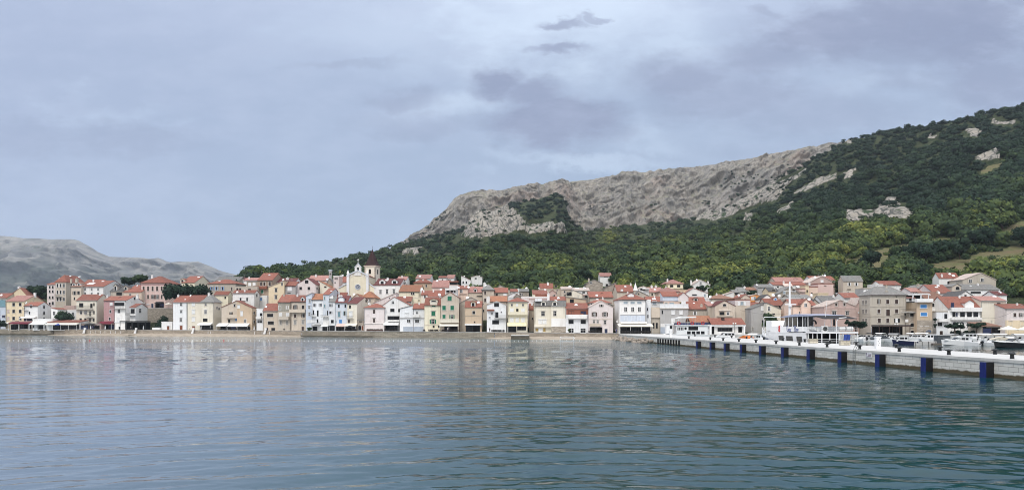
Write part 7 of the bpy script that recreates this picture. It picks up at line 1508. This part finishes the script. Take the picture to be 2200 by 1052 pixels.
# ------------------------------------------------------------------ town trees, street furniture, people
def on_ground(px, r):
    Y = yf(px) + r; return Vector((ray(px) * Y, Y, town_z(px, r)))
def T(label, px, top, wpx, r, base=None, **k):
    p = on_ground(px, r)
    if base is not None: p.z = EYE - (base - HY) / F * p.y
    h_ = EYE - (top - HY) / F * p.y - p.z; return tree(label, p, max(h_, 1.), wpx / F * p.y, **k)
T('dark brownish evergreen on the left hill beside the pale pink tower house', 81, 611, 40, 34, 652, tint=.16, name='evergreen_tree')
T('leafy green tree behind the tall white slab of the left hill', 277, 594, 34, 62, 616, tint=.22, name='tree')
T('brighter rounded tree right of its dark neighbour on the left skyline', 301, 589, 36, 60, 614, tint=.42, name='tree')
T('big dark evergreen spreading in front of the salmon house', 398, 609, 104, 13, 656, tint=.10, name='evergreen_tree', nleaf=110)
T('second dome of dark evergreen right of the big one', 434, 614, 44, 15, 645, tint=.13, name='evergreen_tree')
T('leafy tree above the terrace bar with the cream awning', 137, 668, 40, 2, 694, tint=.26, name='tree')
T('dark bush filling the corner beside the stone stairs', 352, 672, 30, 6, 706, tint=.12, name='bush', shape='bush')
T('low dark hedge bush under the stairs', 343, 690, 26, 2, 709, tint=.15, name='bush', shape='bush')
T('dark tree over the shop at the very edge of the view', 0, 686, 24, -3, 708, tint=.12, name='tree')
T('small dark bush above the maroon awning', 34, 688, 26, -2, 700, tint=.15, name='bush', shape='bush')
T('green tree between the grey gable and the ferry', 1655, 666, 36, -3, 722, tint=.44, name='tree')
T('umbrella pine in front of the big stone house', 1840, 687, 58, -6.5, 722, tint=.09, name='pine_tree', shape='pine', nleaf=110)
T('umbrella pine in front of the loggia house', 2052, 691, 50, -5.5, 721, tint=.10, name='pine_tree', shape='pine', nleaf=100)
T('umbrella pine left of the tiled restaurant', 2100, 690, 50, -5.5, 721, tint=.10, name='pine_tree', shape='pine', nleaf=100)
T('round dark shrub under the pine by the loggia house', 2053, 707, 24, -4.5, 721, tint=.08, name='shrub', shape='bush')
T('round dark shrub right of the first pine', 2075, 708, 12, -4.5, 720, tint=.09, name='shrub', shape='bush')
T('round dark shrub under the pine by the restaurant', 2089, 708, 18, -4.5, 721, tint=.08, name='shrub', shape='bush')
T('bushy tree between the yellow villa and the white gable', 1477, 606, 22, 55, 627, tint=.28, name='bush', shape='bush')
T('dark hedge below the white gable house', 1506, 613, 30, 54, 626, tint=.10, name='bush', shape='bush')
T('rounded shrub above the bright orange house', 1614, 623, 28, 44, 635, tint=.30, name='bush', shape='bush')
T('bush at the corner of the beige wood edge house', 1848, 621, 14, 50, 634, tint=.36, name='bush', shape='bush')
T('leafy creeper tree in front of the pale grey slim house', 664, 701, 12, -3, 712, tint=.5, name='bush', shape='bush')
T('ivy covered trunk beside the narrow white grey house', 2009, 672, 9, -1, 721, tint=.12, name='tree')
T('pink flowering bush before the brown and white house', 1222.5, 703, 7, -3, 715.5, tint=.62, name='bush', shape='bush')
# trees one can tell apart on the slope behind the town
for lab, px, base, top, w_, tint in (
    ('olive brown broad tree behind the orange red roofed stone house', 1096, 624, 588, 54, .46), ('olive tree left of the bare grey gable', 1062, 622, 592, 34, .50), ('small olive tree beside the low white villa', 1023, 618, 598, 26, .52),
    ('bright green rounded tree behind the red roofed villa', 1170, 614, 585, 46, .60), ('mid green tree right of the bright green one', 1222, 618, 581, 50, .42), ('dark tree left of the grey stone gable', 1252, 614, 579, 40, .20), ('dark tree behind the grey stone gable', 1284, 606, 575, 40, .22),
    ('pale green tree behind the roofless ruin', 1322, 612, 590, 34, .46), ('dark tree between bright green tree and olive tree', 1134, 622, 592, 36, .24), ('dark tree right of the lone white house', 1338, 602, 572, 38, .32), ('broad olive green tree beside the T shaped shelter', 1346, 608, 578, 44, .42), ('dark tree below the T shaped shelter', 1392, 606, 580, 40, .18),
    ('dark tree right of the white gable house', 1548, 622, 590, 34, .22), ('green tree behind the brown hip roof', 1585, 618, 586, 44, .38), ('broad green tree left of the rose roofs', 1645, 612, 578, 52, .36), ('dark tree between the rose roof and brown gable', 1735, 600, 575, 30, .14), ('dark tree behind the long rose roof', 1690, 594, 572, 50, .26),
    ('bright lime tree behind the beige wood edge house', 1828, 592, 572, 54, .74), ('very dark round tree standing alone in the field', 1870, 582, 539, 44, .10), ('leafy green tree right of the beige wood edge house', 1872, 618, 580, 36, .52), ('bare greyish tree behind the stone hip roof', 1903, 606, 582, 24, .34), ('dark tree left of the high white house', 1966, 618, 590, 40, .20), ('green tree behind the high white house', 1990, 606, 572, 44, .30),
    ('large dark tree first in the row along the field', 1955, 563, 525, 40, .12), ('large dark tree second in the row along the field', 1988, 564, 521, 52, .14), ('large green tree third in the row along the field', 2030, 560, 515, 50, .20), ('pointed dark tree fourth in the row along the field', 2062, 556, 512, 46, .22), ('tall dark tree closing the row along the field', 2110, 538, 488, 58, .13),
    ('smaller dark tree before the row along the field', 1925, 562, 535, 28, .16), ('yellow olive round tree high beside the upper meadow', 2155, 492, 457, 66, .66), ('dark tree at the edge of view above the meadow', 2196, 530, 486, 44, .12), ('dull green tree below the field row', 1960, 590, 562, 44, .30), ('light green tree left of the field row', 1912, 600, 566, 40, .46), ('light tree beside the meadow lane', 1820, 512, 488, 40, .56), ('pale willow like tree by the meadow lane', 1860, 520, 498, 36, .60)):
    p = terr_at(px, base); s_ = p.y / F; tree(lab, p, (base - top) * s_ * 1.05, w_ * s_, tint, name='tree', nleaf=90)
# stone stairs, terrace wall, pergolas
TERW = stonemat('terrace wall', (.33, .29, .24), .7, .32)
p0 = on_ground(312, 14); zt = EYE - (662 - HY) / F * p0.y; p1 = on_ground(372, 12); s_ = p0.y / F
tw = thing('terrace_wall', 'rough stone terrace wall below the salmon house', 'wall', (p0.x, p0.y, 0), math.radians(-4)); ln = p1.x - p0.x
MB().box(0, ln, 0, .6, 1.5, zt).build('wall', TERW, tw); MB().box(-.05, ln + .05, -.06, .66, zt + .003, zt + .14).build('coping', CONC, tw); MB().box(0, ln, .6, 14, zt - .35, zt - .03).build('terrace_floor', PAVE, tw)
st = thing('stairs', 'broad stone stairs climbing from the promenade to the terrace wall', 'stairs', (ray(300) * 333, 326., 2.0), math.radians(0)); m = MB(); N_ = 30; run = ray(343) * 333 - ray(300) * 333; rise = zt - 2.2
for k in range(N_): m.box(run * k / N_, run * (k + 1) / N_ + .02, 0, 3.0, -.3, rise * (k + 1) / N_)
m.build('step', plain('worn stair stone', (.24, .21, .17), .95, scale=2., var=.3), st)
m = MB().prism([(-.2, -.2), (run, rise - .2), (run, rise + .75), (-.2, .75)], 'y', -.35, -.01); m.build('parapet', TERW, st)
m = MB().tube([(-.3, -.5, 1.0), (run * .42, -.5, 1.0 + rise * .42)], .09); m.build('handrail', TRIMW, st)
def pergola(label, px0, px1, ytop, r, depth, col, ncol, roof=True, name='pergola', zbase=None):
    pm_ = (px0 + px1) / 2; Y = yf(pm_) + r; x0, x1 = ray(px0) * Y, ray(px1) * Y; zb_ = zq(pm_) if zbase is None else zbase; zt_ = EYE - (ytop - HY) / F * Y - zb_
    rt = thing(name, label, name, (x0, Y, zb_)); W_ = x1 - x0; m = MB()
    for k in range(ncol):
        x = W_ * k / (ncol - 1.)
        for y in (0, depth): m.box(x - .08, x + .08, y - .08, y + .08, 0, zt_ - .16)
    m.build('post', col, rt); m = MB(); m.box(-.2, W_ + .2, -.12, .12, zt_ - .157, zt_ + .1); m.box(-.2, W_ + .2, depth - .12, depth + .12, zt_ - .157, zt_ + .1)
    for k in range(9): x = W_ * k / 8.; m.box(x - .06, x + .06, -.3, depth + .3, zt_ + .103, zt_ + .25)
    m.build('beam', col, rt)
    if roof: MB().box(-.1, W_ + .1, .3, depth - .2, zt_ + .255, zt_ + .30).build('shade', roof if not roof is True else CLOTH['white'], rt)
    MB().box(0, W_, depth + .15, depth + .2, 0, zt_ - .2).build('back_shade_panel', VOID_SHADE, rt)  # near-black sheet, shade under the pergola put into its colour
    return rt
pergola('black framed café pergola below the small white gabled house', 258, 312, 690.5, -7, 4.2, RAIL, 5, CLOTH['black'])
pergola('dark timber pergola in front of the big stone house', 1889, 1955, 699.5, -7.5, 4.2, PAINT['k'], 4, CLOTH['greycloth'], zbase=1.5)
pergola('white roof pergola on top of the brown blue shutter house', 1961, 1995, 631.5, 2, 4, TRIMW, 3, None, zbase=10.9)
# parasols, loungers of furniture
def parasol(label, px, top, wpx, r, col=CLOTH['cream'], z=None):
    p = on_ground(px, r); p.z = zq(px) if z is None else z; h_ = EYE - (top - HY) / F * p.y - p.z; R_ = wpx / F * p.y / 2
    rt = thing('parasol', label, 'parasol', p); m = MB(); n_ = 8; v0 = [(R_ * math.cos(2*math.pi*k/n_ + .39), R_ * math.sin(2*math.pi*k/n_ + .39), h_ - R_ * .38) for k in range(n_)]
    m.add(v0 + [(0, 0, h_)] + [(x, y, z_ - .22) for x, y, z_ in v0], [(k, (k+1) % n_, n_) for k in range(n_)] + [(k, n_ + 1 + k, n_ + 1 + (k+1) % n_, (k+1) % n_) for k in range(n_)]); m.build('canopy', col, rt)
    m = MB().cyl((0, 0, 0), (0, 0, h_ - .05), .035); m.box(-.3, .3, -.3, .3, 0, .08); m.build('pole', STEEL, rt)
parasol('large cream parasol before the cream house by the restaurant', 2166, 699.5, 38, -7, z=1.5); parasol('large cream parasol at the edge of the view', 2203, 700.5, 36, -7, z=1.5)
parasol('blue parasol under the long cream awning bar', 125, 694.5, 13, -9, CLOTH['blue']); parasol('cream parasol on the terrace of the salmon house', 362, 650, 14, 17, z=zt); parasol('small grey parasol left of the salmon house terrace', 318, 652, 9, 17, CLOTH['greycloth'], z=zt)
parasol('black parasol before the cream waterfront house', 752, 698, 18, -4, CLOTH['black']); parasol('small dark parasol by the souvenir shops', 206, 697, 9, -4, CLOTH['black'])
def closed_parasol(px, r, lab, hgt=1.9):
    p = edge_pt(px, r, zq(px) + .05); o = MB().cyl((0, 0, 0), (0, 0, hgt * .25), .05).lathe([(.02, hgt * .2), (.24, hgt * .22), (.16, hgt * .6), (.05, hgt)], 10).build('closed_parasol', CLOTH['white'])
    o.location = p; tag(o, lab, 'parasol', 'folded white parasols on the promenade')
for x, l in ((195, 'folded white parasol before the souvenir shops, first from the cream awning'), (226, 'folded white parasol before the maroon awning shop'), (432, 'folded white parasol under the small awning of the cream house'), (546, 'folded white parasol right of the twin white awnings'), (308, 'folded white parasol at the foot of the stairs')): closed_parasol(x, 1.6, l)
# café chairs and tables
CH = plain('dark wicker', (.03, .027, .025), .8); TBL = plain('dark table', (.05, .04, .035), .6)
def cafe_chair():
    rt = thing('cafe_chair', 'dark café chair on the promenade', 'chair', (0, 0, 0), 0, 'dark café chairs along the promenade')
    MB().box(-.25, .25, -.25, .25, .38, .46).build('seat', CH, rt); MB().box(-.25, .25, .20, .26, .463, .95).build('backrest', CH, rt)
    for x in (-.22, .22):
        for y in (-.22, .22): MB().box(x - .025, x + .025, y - .025, y + .025, 0, .377).build('leg', CH, rt)
    return rt
def cafe_table():
    rt = thing('cafe_table', 'dark café table on the promenade', 'table', (0, 0, 0), 0, 'dark café tables along the promenade')
    MB().box(-.38, .38, -.38, .38, .70, .75).build('tabletop', TBL, rt); MB().cyl((0, 0, .03), (0, 0, .70), .04).box(-.25, .25, -.25, .25, 0, .03).build('leg', TBL, rt); return rt
c0, t0 = cafe_chair(), cafe_table(); fc = ft = True
for a, b_, st_ in ((912, 918, 6), (924, 944, 5.5), (950, 984, 5.2), (1059, 1086, 5.6), (434, 458, 6), (478, 538, 7.5), (70, 100, 8), (116, 168, 9), (738, 766, 6.5), (830, 856, 6.5), (1338, 1396, 7), (1268, 1292, 7)):
    x = a
    while x < b_:
        for dx, dr_, rz_ in ((-1.6, 1.7, 1.2), (1.8, 1.8, -1.3), (0, 2.5, .2)):
            o = c0 if fc else copy_tree(c0); fc = False; o.location = edge_pt(x + dx, dr_, zq(x) + .06); o.rotation_euler = (0, 0, rz_ + random.uniform(-.3, .3))
        o = t0 if ft else copy_tree(t0); ft = False; o.location = edge_pt(x, 1.7, zq(x) + .06); x += st_
PLB = plain('reddish brown planter', (.09, .05, .04), .9); LFB = LEAF
for k, x in enumerate((791, 798, 805, 812, 819)):
    p = edge_pt(x, 1.2, zq(x) + .05); rt = thing('planter', 'dark planter box with clipped plants before the pale pink house', 'planter', p, 0, 'planters before the pale pink house'); MB().box(-.6, .6, -.2, .2, 0, .7).build('box', PLB, rt)
    C_ = np.array([(-.4 + .2 * i, 0, .8) for i in range(5)]); V, Fs, T_, L_2 = crowns(C_, np.full(5, .22), np.full(5, .2), 20, .35, .8, ICO1, k); o = npmesh('plant', V, Fs, [LEAF], dict(tint=T_, leaf=L_2)); o.parent = rt
# white posts and shower stand by the beach, goal, jetty
for x in (194, 204.5, 215.5, 225.5, 237.5, 248.5, 259.5, 447, 452, 547, 563, 579):
    o = MB().cyl((0, 0, -.3), (0, 0, .75), .09, .08, 8).ball((0, 0, .77), .1).build('post', TRIMW); o.location = edge_pt(x, -.7, 1.05); tag(o, 'short white post standing on the beach at the wall foot', 'post', 'white posts along the beach wall')
for x, l in ((180, 'slanting white shower stand on the beach before the souvenir shops'), (413, 'white shower stand on the beach before the cream house'), (290, 'white block with seat at the beach below the black pergola'), (568, 'slanting white beach board before the slim slot house')):
    rt = thing('shower_stand', l, 'shower', edge_pt(x, -.8, .9)); MB().prism([(-.5, 0), (.4, 0), (.7, 1.6), (.1, 1.6)], 'y', -.2, .2).build('base', TRIMW, rt); MB().box(.1, .9, -.25, .25, 1.603, 2.3).build('head', TRIMW, rt)
rt = thing('goal', 'white frame swimming goal standing in the shallows', 'goal', at(1219, 730, 1.) * 0 + Vector((ray(1203.5) * 205, 205, 0))); gw = (1232 - 1203.5) / F * 205; m = MB().tube([(0, 0, -.3), (0, 0, 1.15), (gw, 0, 1.15), (gw, 0, -.3)], .07, 8); m.build('front_frame', TRIMW, rt)
m = MB().tube([(.45, -1.4, .05), (.45, -1.4, .75), (gw + .3, -1.4, .75), (gw + .3, -1.4, .05), (.45, -1.4, .05)], .045, 6); m.tube([(0, 0, 1.15), (.45, -1.4, .75)], .045); m.tube([(gw, 0, 1.15), (gw + .3, -1.4, .75)], .045); m.tube([(0, 0, .02), (.45, -1.4, .05)], .045); m.tube([(gw, 0, .02), (gw + .3, -1.4, .05)], .045); m.build('rear_frame', TRIMW, rt)
rt = thing('jetty', 'short brown stone jetty jutting from the sandy strip', 'jetty', edge_pt(1118, -9, 0)); MB().box(-2.9, 2.7, -4, 9, -.6, 1.1).build('body', SEADK, rt); MB().box(-2.95, 2.75, -4.05, 9, 1.103, 1.22).build('top', CONC, rt)
rt = thing('slipway', 'low dark stone slip at the waterline below the pergola', 'slipway', edge_pt(307, -3, 0)); MB().box(-4.4, 4.6, -3, 3, -.6, .35).build('body', SEADK, rt); MB().box(-4.3, 4.5, -2.9, 2.9, .353, .40).build('top', SEAST, rt)
# twin globe lamps
def lamp(label, px, Y, z0=1.5, top=696):
    zt_ = EYE - (top - HY) / F * Y - z0; rt = thing('street_lamp', label, 'lamp', (ray(px) * Y, Y, z0)); m = MB().cyl((0, 0, 0), (0, 0, .5), .09, .07).cyl((0, 0, .5), (0, 0, zt_ - .25), .045); m.build('pole', IRON, rt); m = MB().tube([(-.34, 0, zt_ - .22), (0, 0, zt_ - .3), (.34, 0, zt_ - .22)], .03); m.build('arm', IRON, rt)
    for s_ in (-1, 1): MB().ball((s_ * .34, 0, zt_), .24, n=12, m=8).build('globe', plain('opal globe', (.82, .80, .74), .3), rt)
lamp('twin globe lamp before the white restaurant', 1578, 221, 1.5, 694.5); lamp('twin globe lamp before the dark timber pergola', 1925.6, 211.5, 1.5, 696); lamp('twin globe lamp between the two pines', 2063.5, 208, 1.5, 696)
sb = thing('sign_board', 'white framed notice board under the pine by the restaurant', 'notice board', (ray(2114.5) * 207, 207, 1.5)); MB().box(-.7, .7, -.04, .04, .75, 1.75).build('panel', TRIMW, sb); MB().box(-.5, .5, -.05, -.042, .9, 1.6).build('picture', PAINT['c'], sb)
m = MB()
for x in (-.6, .6): m.cyl((x, .08, 0), (x, .08, .75), .04)
m.build('post', STEEL, sb)
R = thing('restaurant', 'low white restaurant with a red roof and long dark window behind the pier', 'restaurant', (ray(1528) * 233, 233, 1.5)); W_ = ray(1599) * 233 - ray(1528) * 233; zf = lambda py: EYE - (py - HY) / F * 233 - 1.5
MB().box(0, W_, 0, 7, 0, zf(700.3)).build('wall', wallmat('white'), R); MB().box(-.25, W_ + .25, -.9, 7.1, zf(700.3) + .003, zf(696.5)).build('fascia', TRIMW, R)
q = MB(); roof_slab(q, [(-.7, zf(696.5)), (3.4, zf(685) + .2), (7.3, zf(696.5))], 'x', -.2, W_ + .2); ro_ = q.build('roof', roofmat('red'), R)
q = MB().box(W_ * .36, W_ * .36 + .9, 1.6, 2.3, zf(692), zf(682)); q.box(W_ * .36 - .1, W_ * .36 + 1., 1.5, 2.4, zf(682) + .003, zf(681)); q.build('chimney', PAINT['k'], ro_)
pxw = lambda px: (ray(px) - ray(1528)) * 233
wi = MB().box(pxw(1542), pxw(1573), -.05, 0, zf(711.5), zf(703.5)).build('window', GLASS, R); q = MB()
for k in range(5): x = pxw(1542) + (pxw(1573) - pxw(1542)) * k / 4.; q.box(x - .06, x + .06, -.1, -.051, zf(711.5), zf(703.5))
q.build('frame', RAIL, wi)
MB().box(pxw(1529), pxw(1534.5), -.05, 0, 0, zf(700.8)).build('door', VOID_SHADE, R); MB().box(pxw(1586), pxw(1594), -.05, 0, zf(713.5), zf(701.5)).build('door', VOID_SHADE, R)
q = MB()
for x in (1525.5, 1597.5): q.box(pxw(x) - .25, pxw(x) + .25, -.85, -.45, 0, zf(700.3))
q.build('post', TRIMW, R)
R2 = thing('kiosk', 'low orange roofed kiosk between tour boat and white restaurant', 'kiosk', (ray(1484) * 236, 236, 1.5)); W2 = (ray(1527) - ray(1484)) * 236; zg = lambda py: EYE - (py - HY) / F * 236 - 1.5
MB().box(0, W2, 0, 6, 0, zg(691)).build('wall', wallmat('greige'), R2); q = MB(); roof_slab(q, [(0, zg(691)), (3, zg(678.5)), (6, zg(691))], 'x', -.3, W2 + .3); q.build('roof', roofmat('orange'), R2); MB().box(W2 * .66, W2 + .02, -.3, -.02, zg(696.5), zg(691.5)).build('sign_band', PAINT['n'], R2)
MB().box(W2 * .66, W2, -.06, 0, .2, zg(698)).build('poster_wall', plain('poster wall', (.6, .62, .66), .8, scale=2.2, var=.55), R2)
# cables between poles and houses
m = MB()
for (a, ya), (b_, yb), Y in (((2110, 683), (2178, 668), 206), ((1840, 678), (1940, 672), 209), ((1590, 666), (1700, 672), 226)):
    P_, Q_ = at(a, ya, Y), at(b_, yb, Y); pts = [P_.lerp(Q_, k / 10.) - Vector((0, 0, .8 * math.sin(math.pi * k / 10.))) for k in range(11)]
    o = MB().tube(pts, .03, 4).build('overhead_cable', RAIL); tag(o, {2110: 'overhead cable sagging across the cream house front', 1840: 'overhead cable across the big stone house front', 1590: 'overhead cable across the grey gable behind the masts'}[a], 'cable')
# people on the promenade
SKIN = plain('skin', (.50, .32, .24), .6); HAIR = plain('dark hair', (.03, .022, .018), .7)
def person(label, p, top, leg, rz, stride=.12):
    rt = thing('person', label, 'person', p, rz, None); pt = plain('shirt %s' % (top,), top, .9)
    def skin(name, V, E, R_, mat, sub=2):
        me = bpy.data.meshes.new(name); me.from_pydata(V, E, []); o = bpy.data.objects.new(name, me); COL.objects.link(o); o.parent = rt
        sm = o.modifiers.new('skin', 'SKIN'); 
        for i, r_ in enumerate(R_): me.skin_vertices[0].data[i].radius = (r_, r_)
        me.skin_vertices[0].data[0].use_root = True
        ss = o.modifiers.new('smooth', 'SUBSURF'); ss.levels = ss.render_levels = sub; me.materials.append(mat); return o
    for c in [None]:
        V = [(0, 0, .95), (0, 0, 1.15), (0, -.01, 1.36), (0, 0, 1.46), (0, -.02, 1.55), (0, -.02, 1.66), (.17, 0, 1.38), (.23, .02, 1.12), (.22, -.07, .88), (.22, -.09, .80), (-.17, 0, 1.38), (-.23, -.02, 1.12), (-.22, -.10, .88), (-.22, -.12, .80), (.10, -.01, .86), (.11, -stride, .48), (.11, -stride * .7, .08), (.11, -stride * .7 - .14, .04), (-.10, .01, .86), (-.11, stride * .6, .48), (-.11, stride * 1.3, .08), (-.11, stride * 1.3 - .14, .04)]
        E = [(0,1),(1,2),(2,3),(3,4),(4,5),(2,6),(6,7),(7,8),(8,9),(2,10),(10,11),(11,12),(12,13),(0,14),(14,15),(15,16),(16,17),(0,18),(18,19),(19,20),(20,21)]
        Rr = [.15, .14, .16, .06, .085, .09, .07, .045, .035, .04, .07, .045, .035, .04, .09, .065, .045, .04, .09, .065, .045, .04]
    if not hasattr(bpy.types.MeshSkinVertexLayer, 'bl_rna'): return rt
    me = bpy.data.meshes.new('body'); me.from_pydata(V, E, []); o = bpy.data.objects.new('body', me); COL.objects.link(o); o.parent = rt; o.modifiers.new('skin', 'SKIN')
    if not me.skin_vertices: 
        bpy.context.view_layer.objects.active = o; o.select_set(True)
        try: bpy.ops.mesh.customdata_skin_add()
        except Exception: pass
        o.select_set(False)
    for i, r_ in enumerate(Rr): me.skin_vertices[0].data[i].radius = (r_, r_)
    me.skin_vertices[0].data[0].use_root = True; s2 = o.modifiers.new('smooth', 'SUBSURF'); s2.levels = s2.render_levels = 1; me.materials.append(SKIN)
    MB().lathe([(.17, .84), (.19, .95), (.18, 1.12), (.215, 1.34), (.17, 1.43), (.08, 1.47)], 14).build('shirt', pt, rt).scale = (1.05, .72, 1)
    q_ = MB(); q_.cyl((.10, -.01, .92), (.11, -stride, .48), .115, .085, 10); q_.cyl((.11, -stride, .48), (.11, -stride * .7, .10), .085, .065, 10); q_.cyl((-.10, .01, .92), (-.11, stride * .6, .48), .115, .085, 10); q_.cyl((-.11, stride * .6, .48), (-.11, stride * 1.3, .10), .085, .065, 10); q_.build('trousers', plain('trousers %s' % (leg,), leg, .9), rt)
    MB().ball((0, 0, 1.68), .105, .115, .09).build('hair', HAIR, rt)
    return rt
for lab, px, off, top, leg, rz in (('person in dark clothes standing before the white dining terrace house', 1052, 1.5, (.03, .03, .035), (.03, .03, .04), .4), ('person in a white shirt by the black pergola', 281, 1.2, (.75, .75, .75), (.08, .09, .13), 1.2), ('person in a pale top beside the shower stand before the cream house', 408, 1., (.7, .66, .6), (.25, .22, .2), -.8), ('person in blue before the souvenir shops', 198, 2., (.05, .08, .25), (.05, .05, .06), 2.), ('person in white walking before the green shutter house', 962, 1.6, (.7, .7, .7), (.1, .1, .12), 1.5), ('person in dark blue in the alley by the tall white house', 1324, 2.4, (.06, .08, .2), (.05, .06, .12), 0.)):
    person(lab, edge_pt(px, off, zq(px) + .04), top, leg, rz)
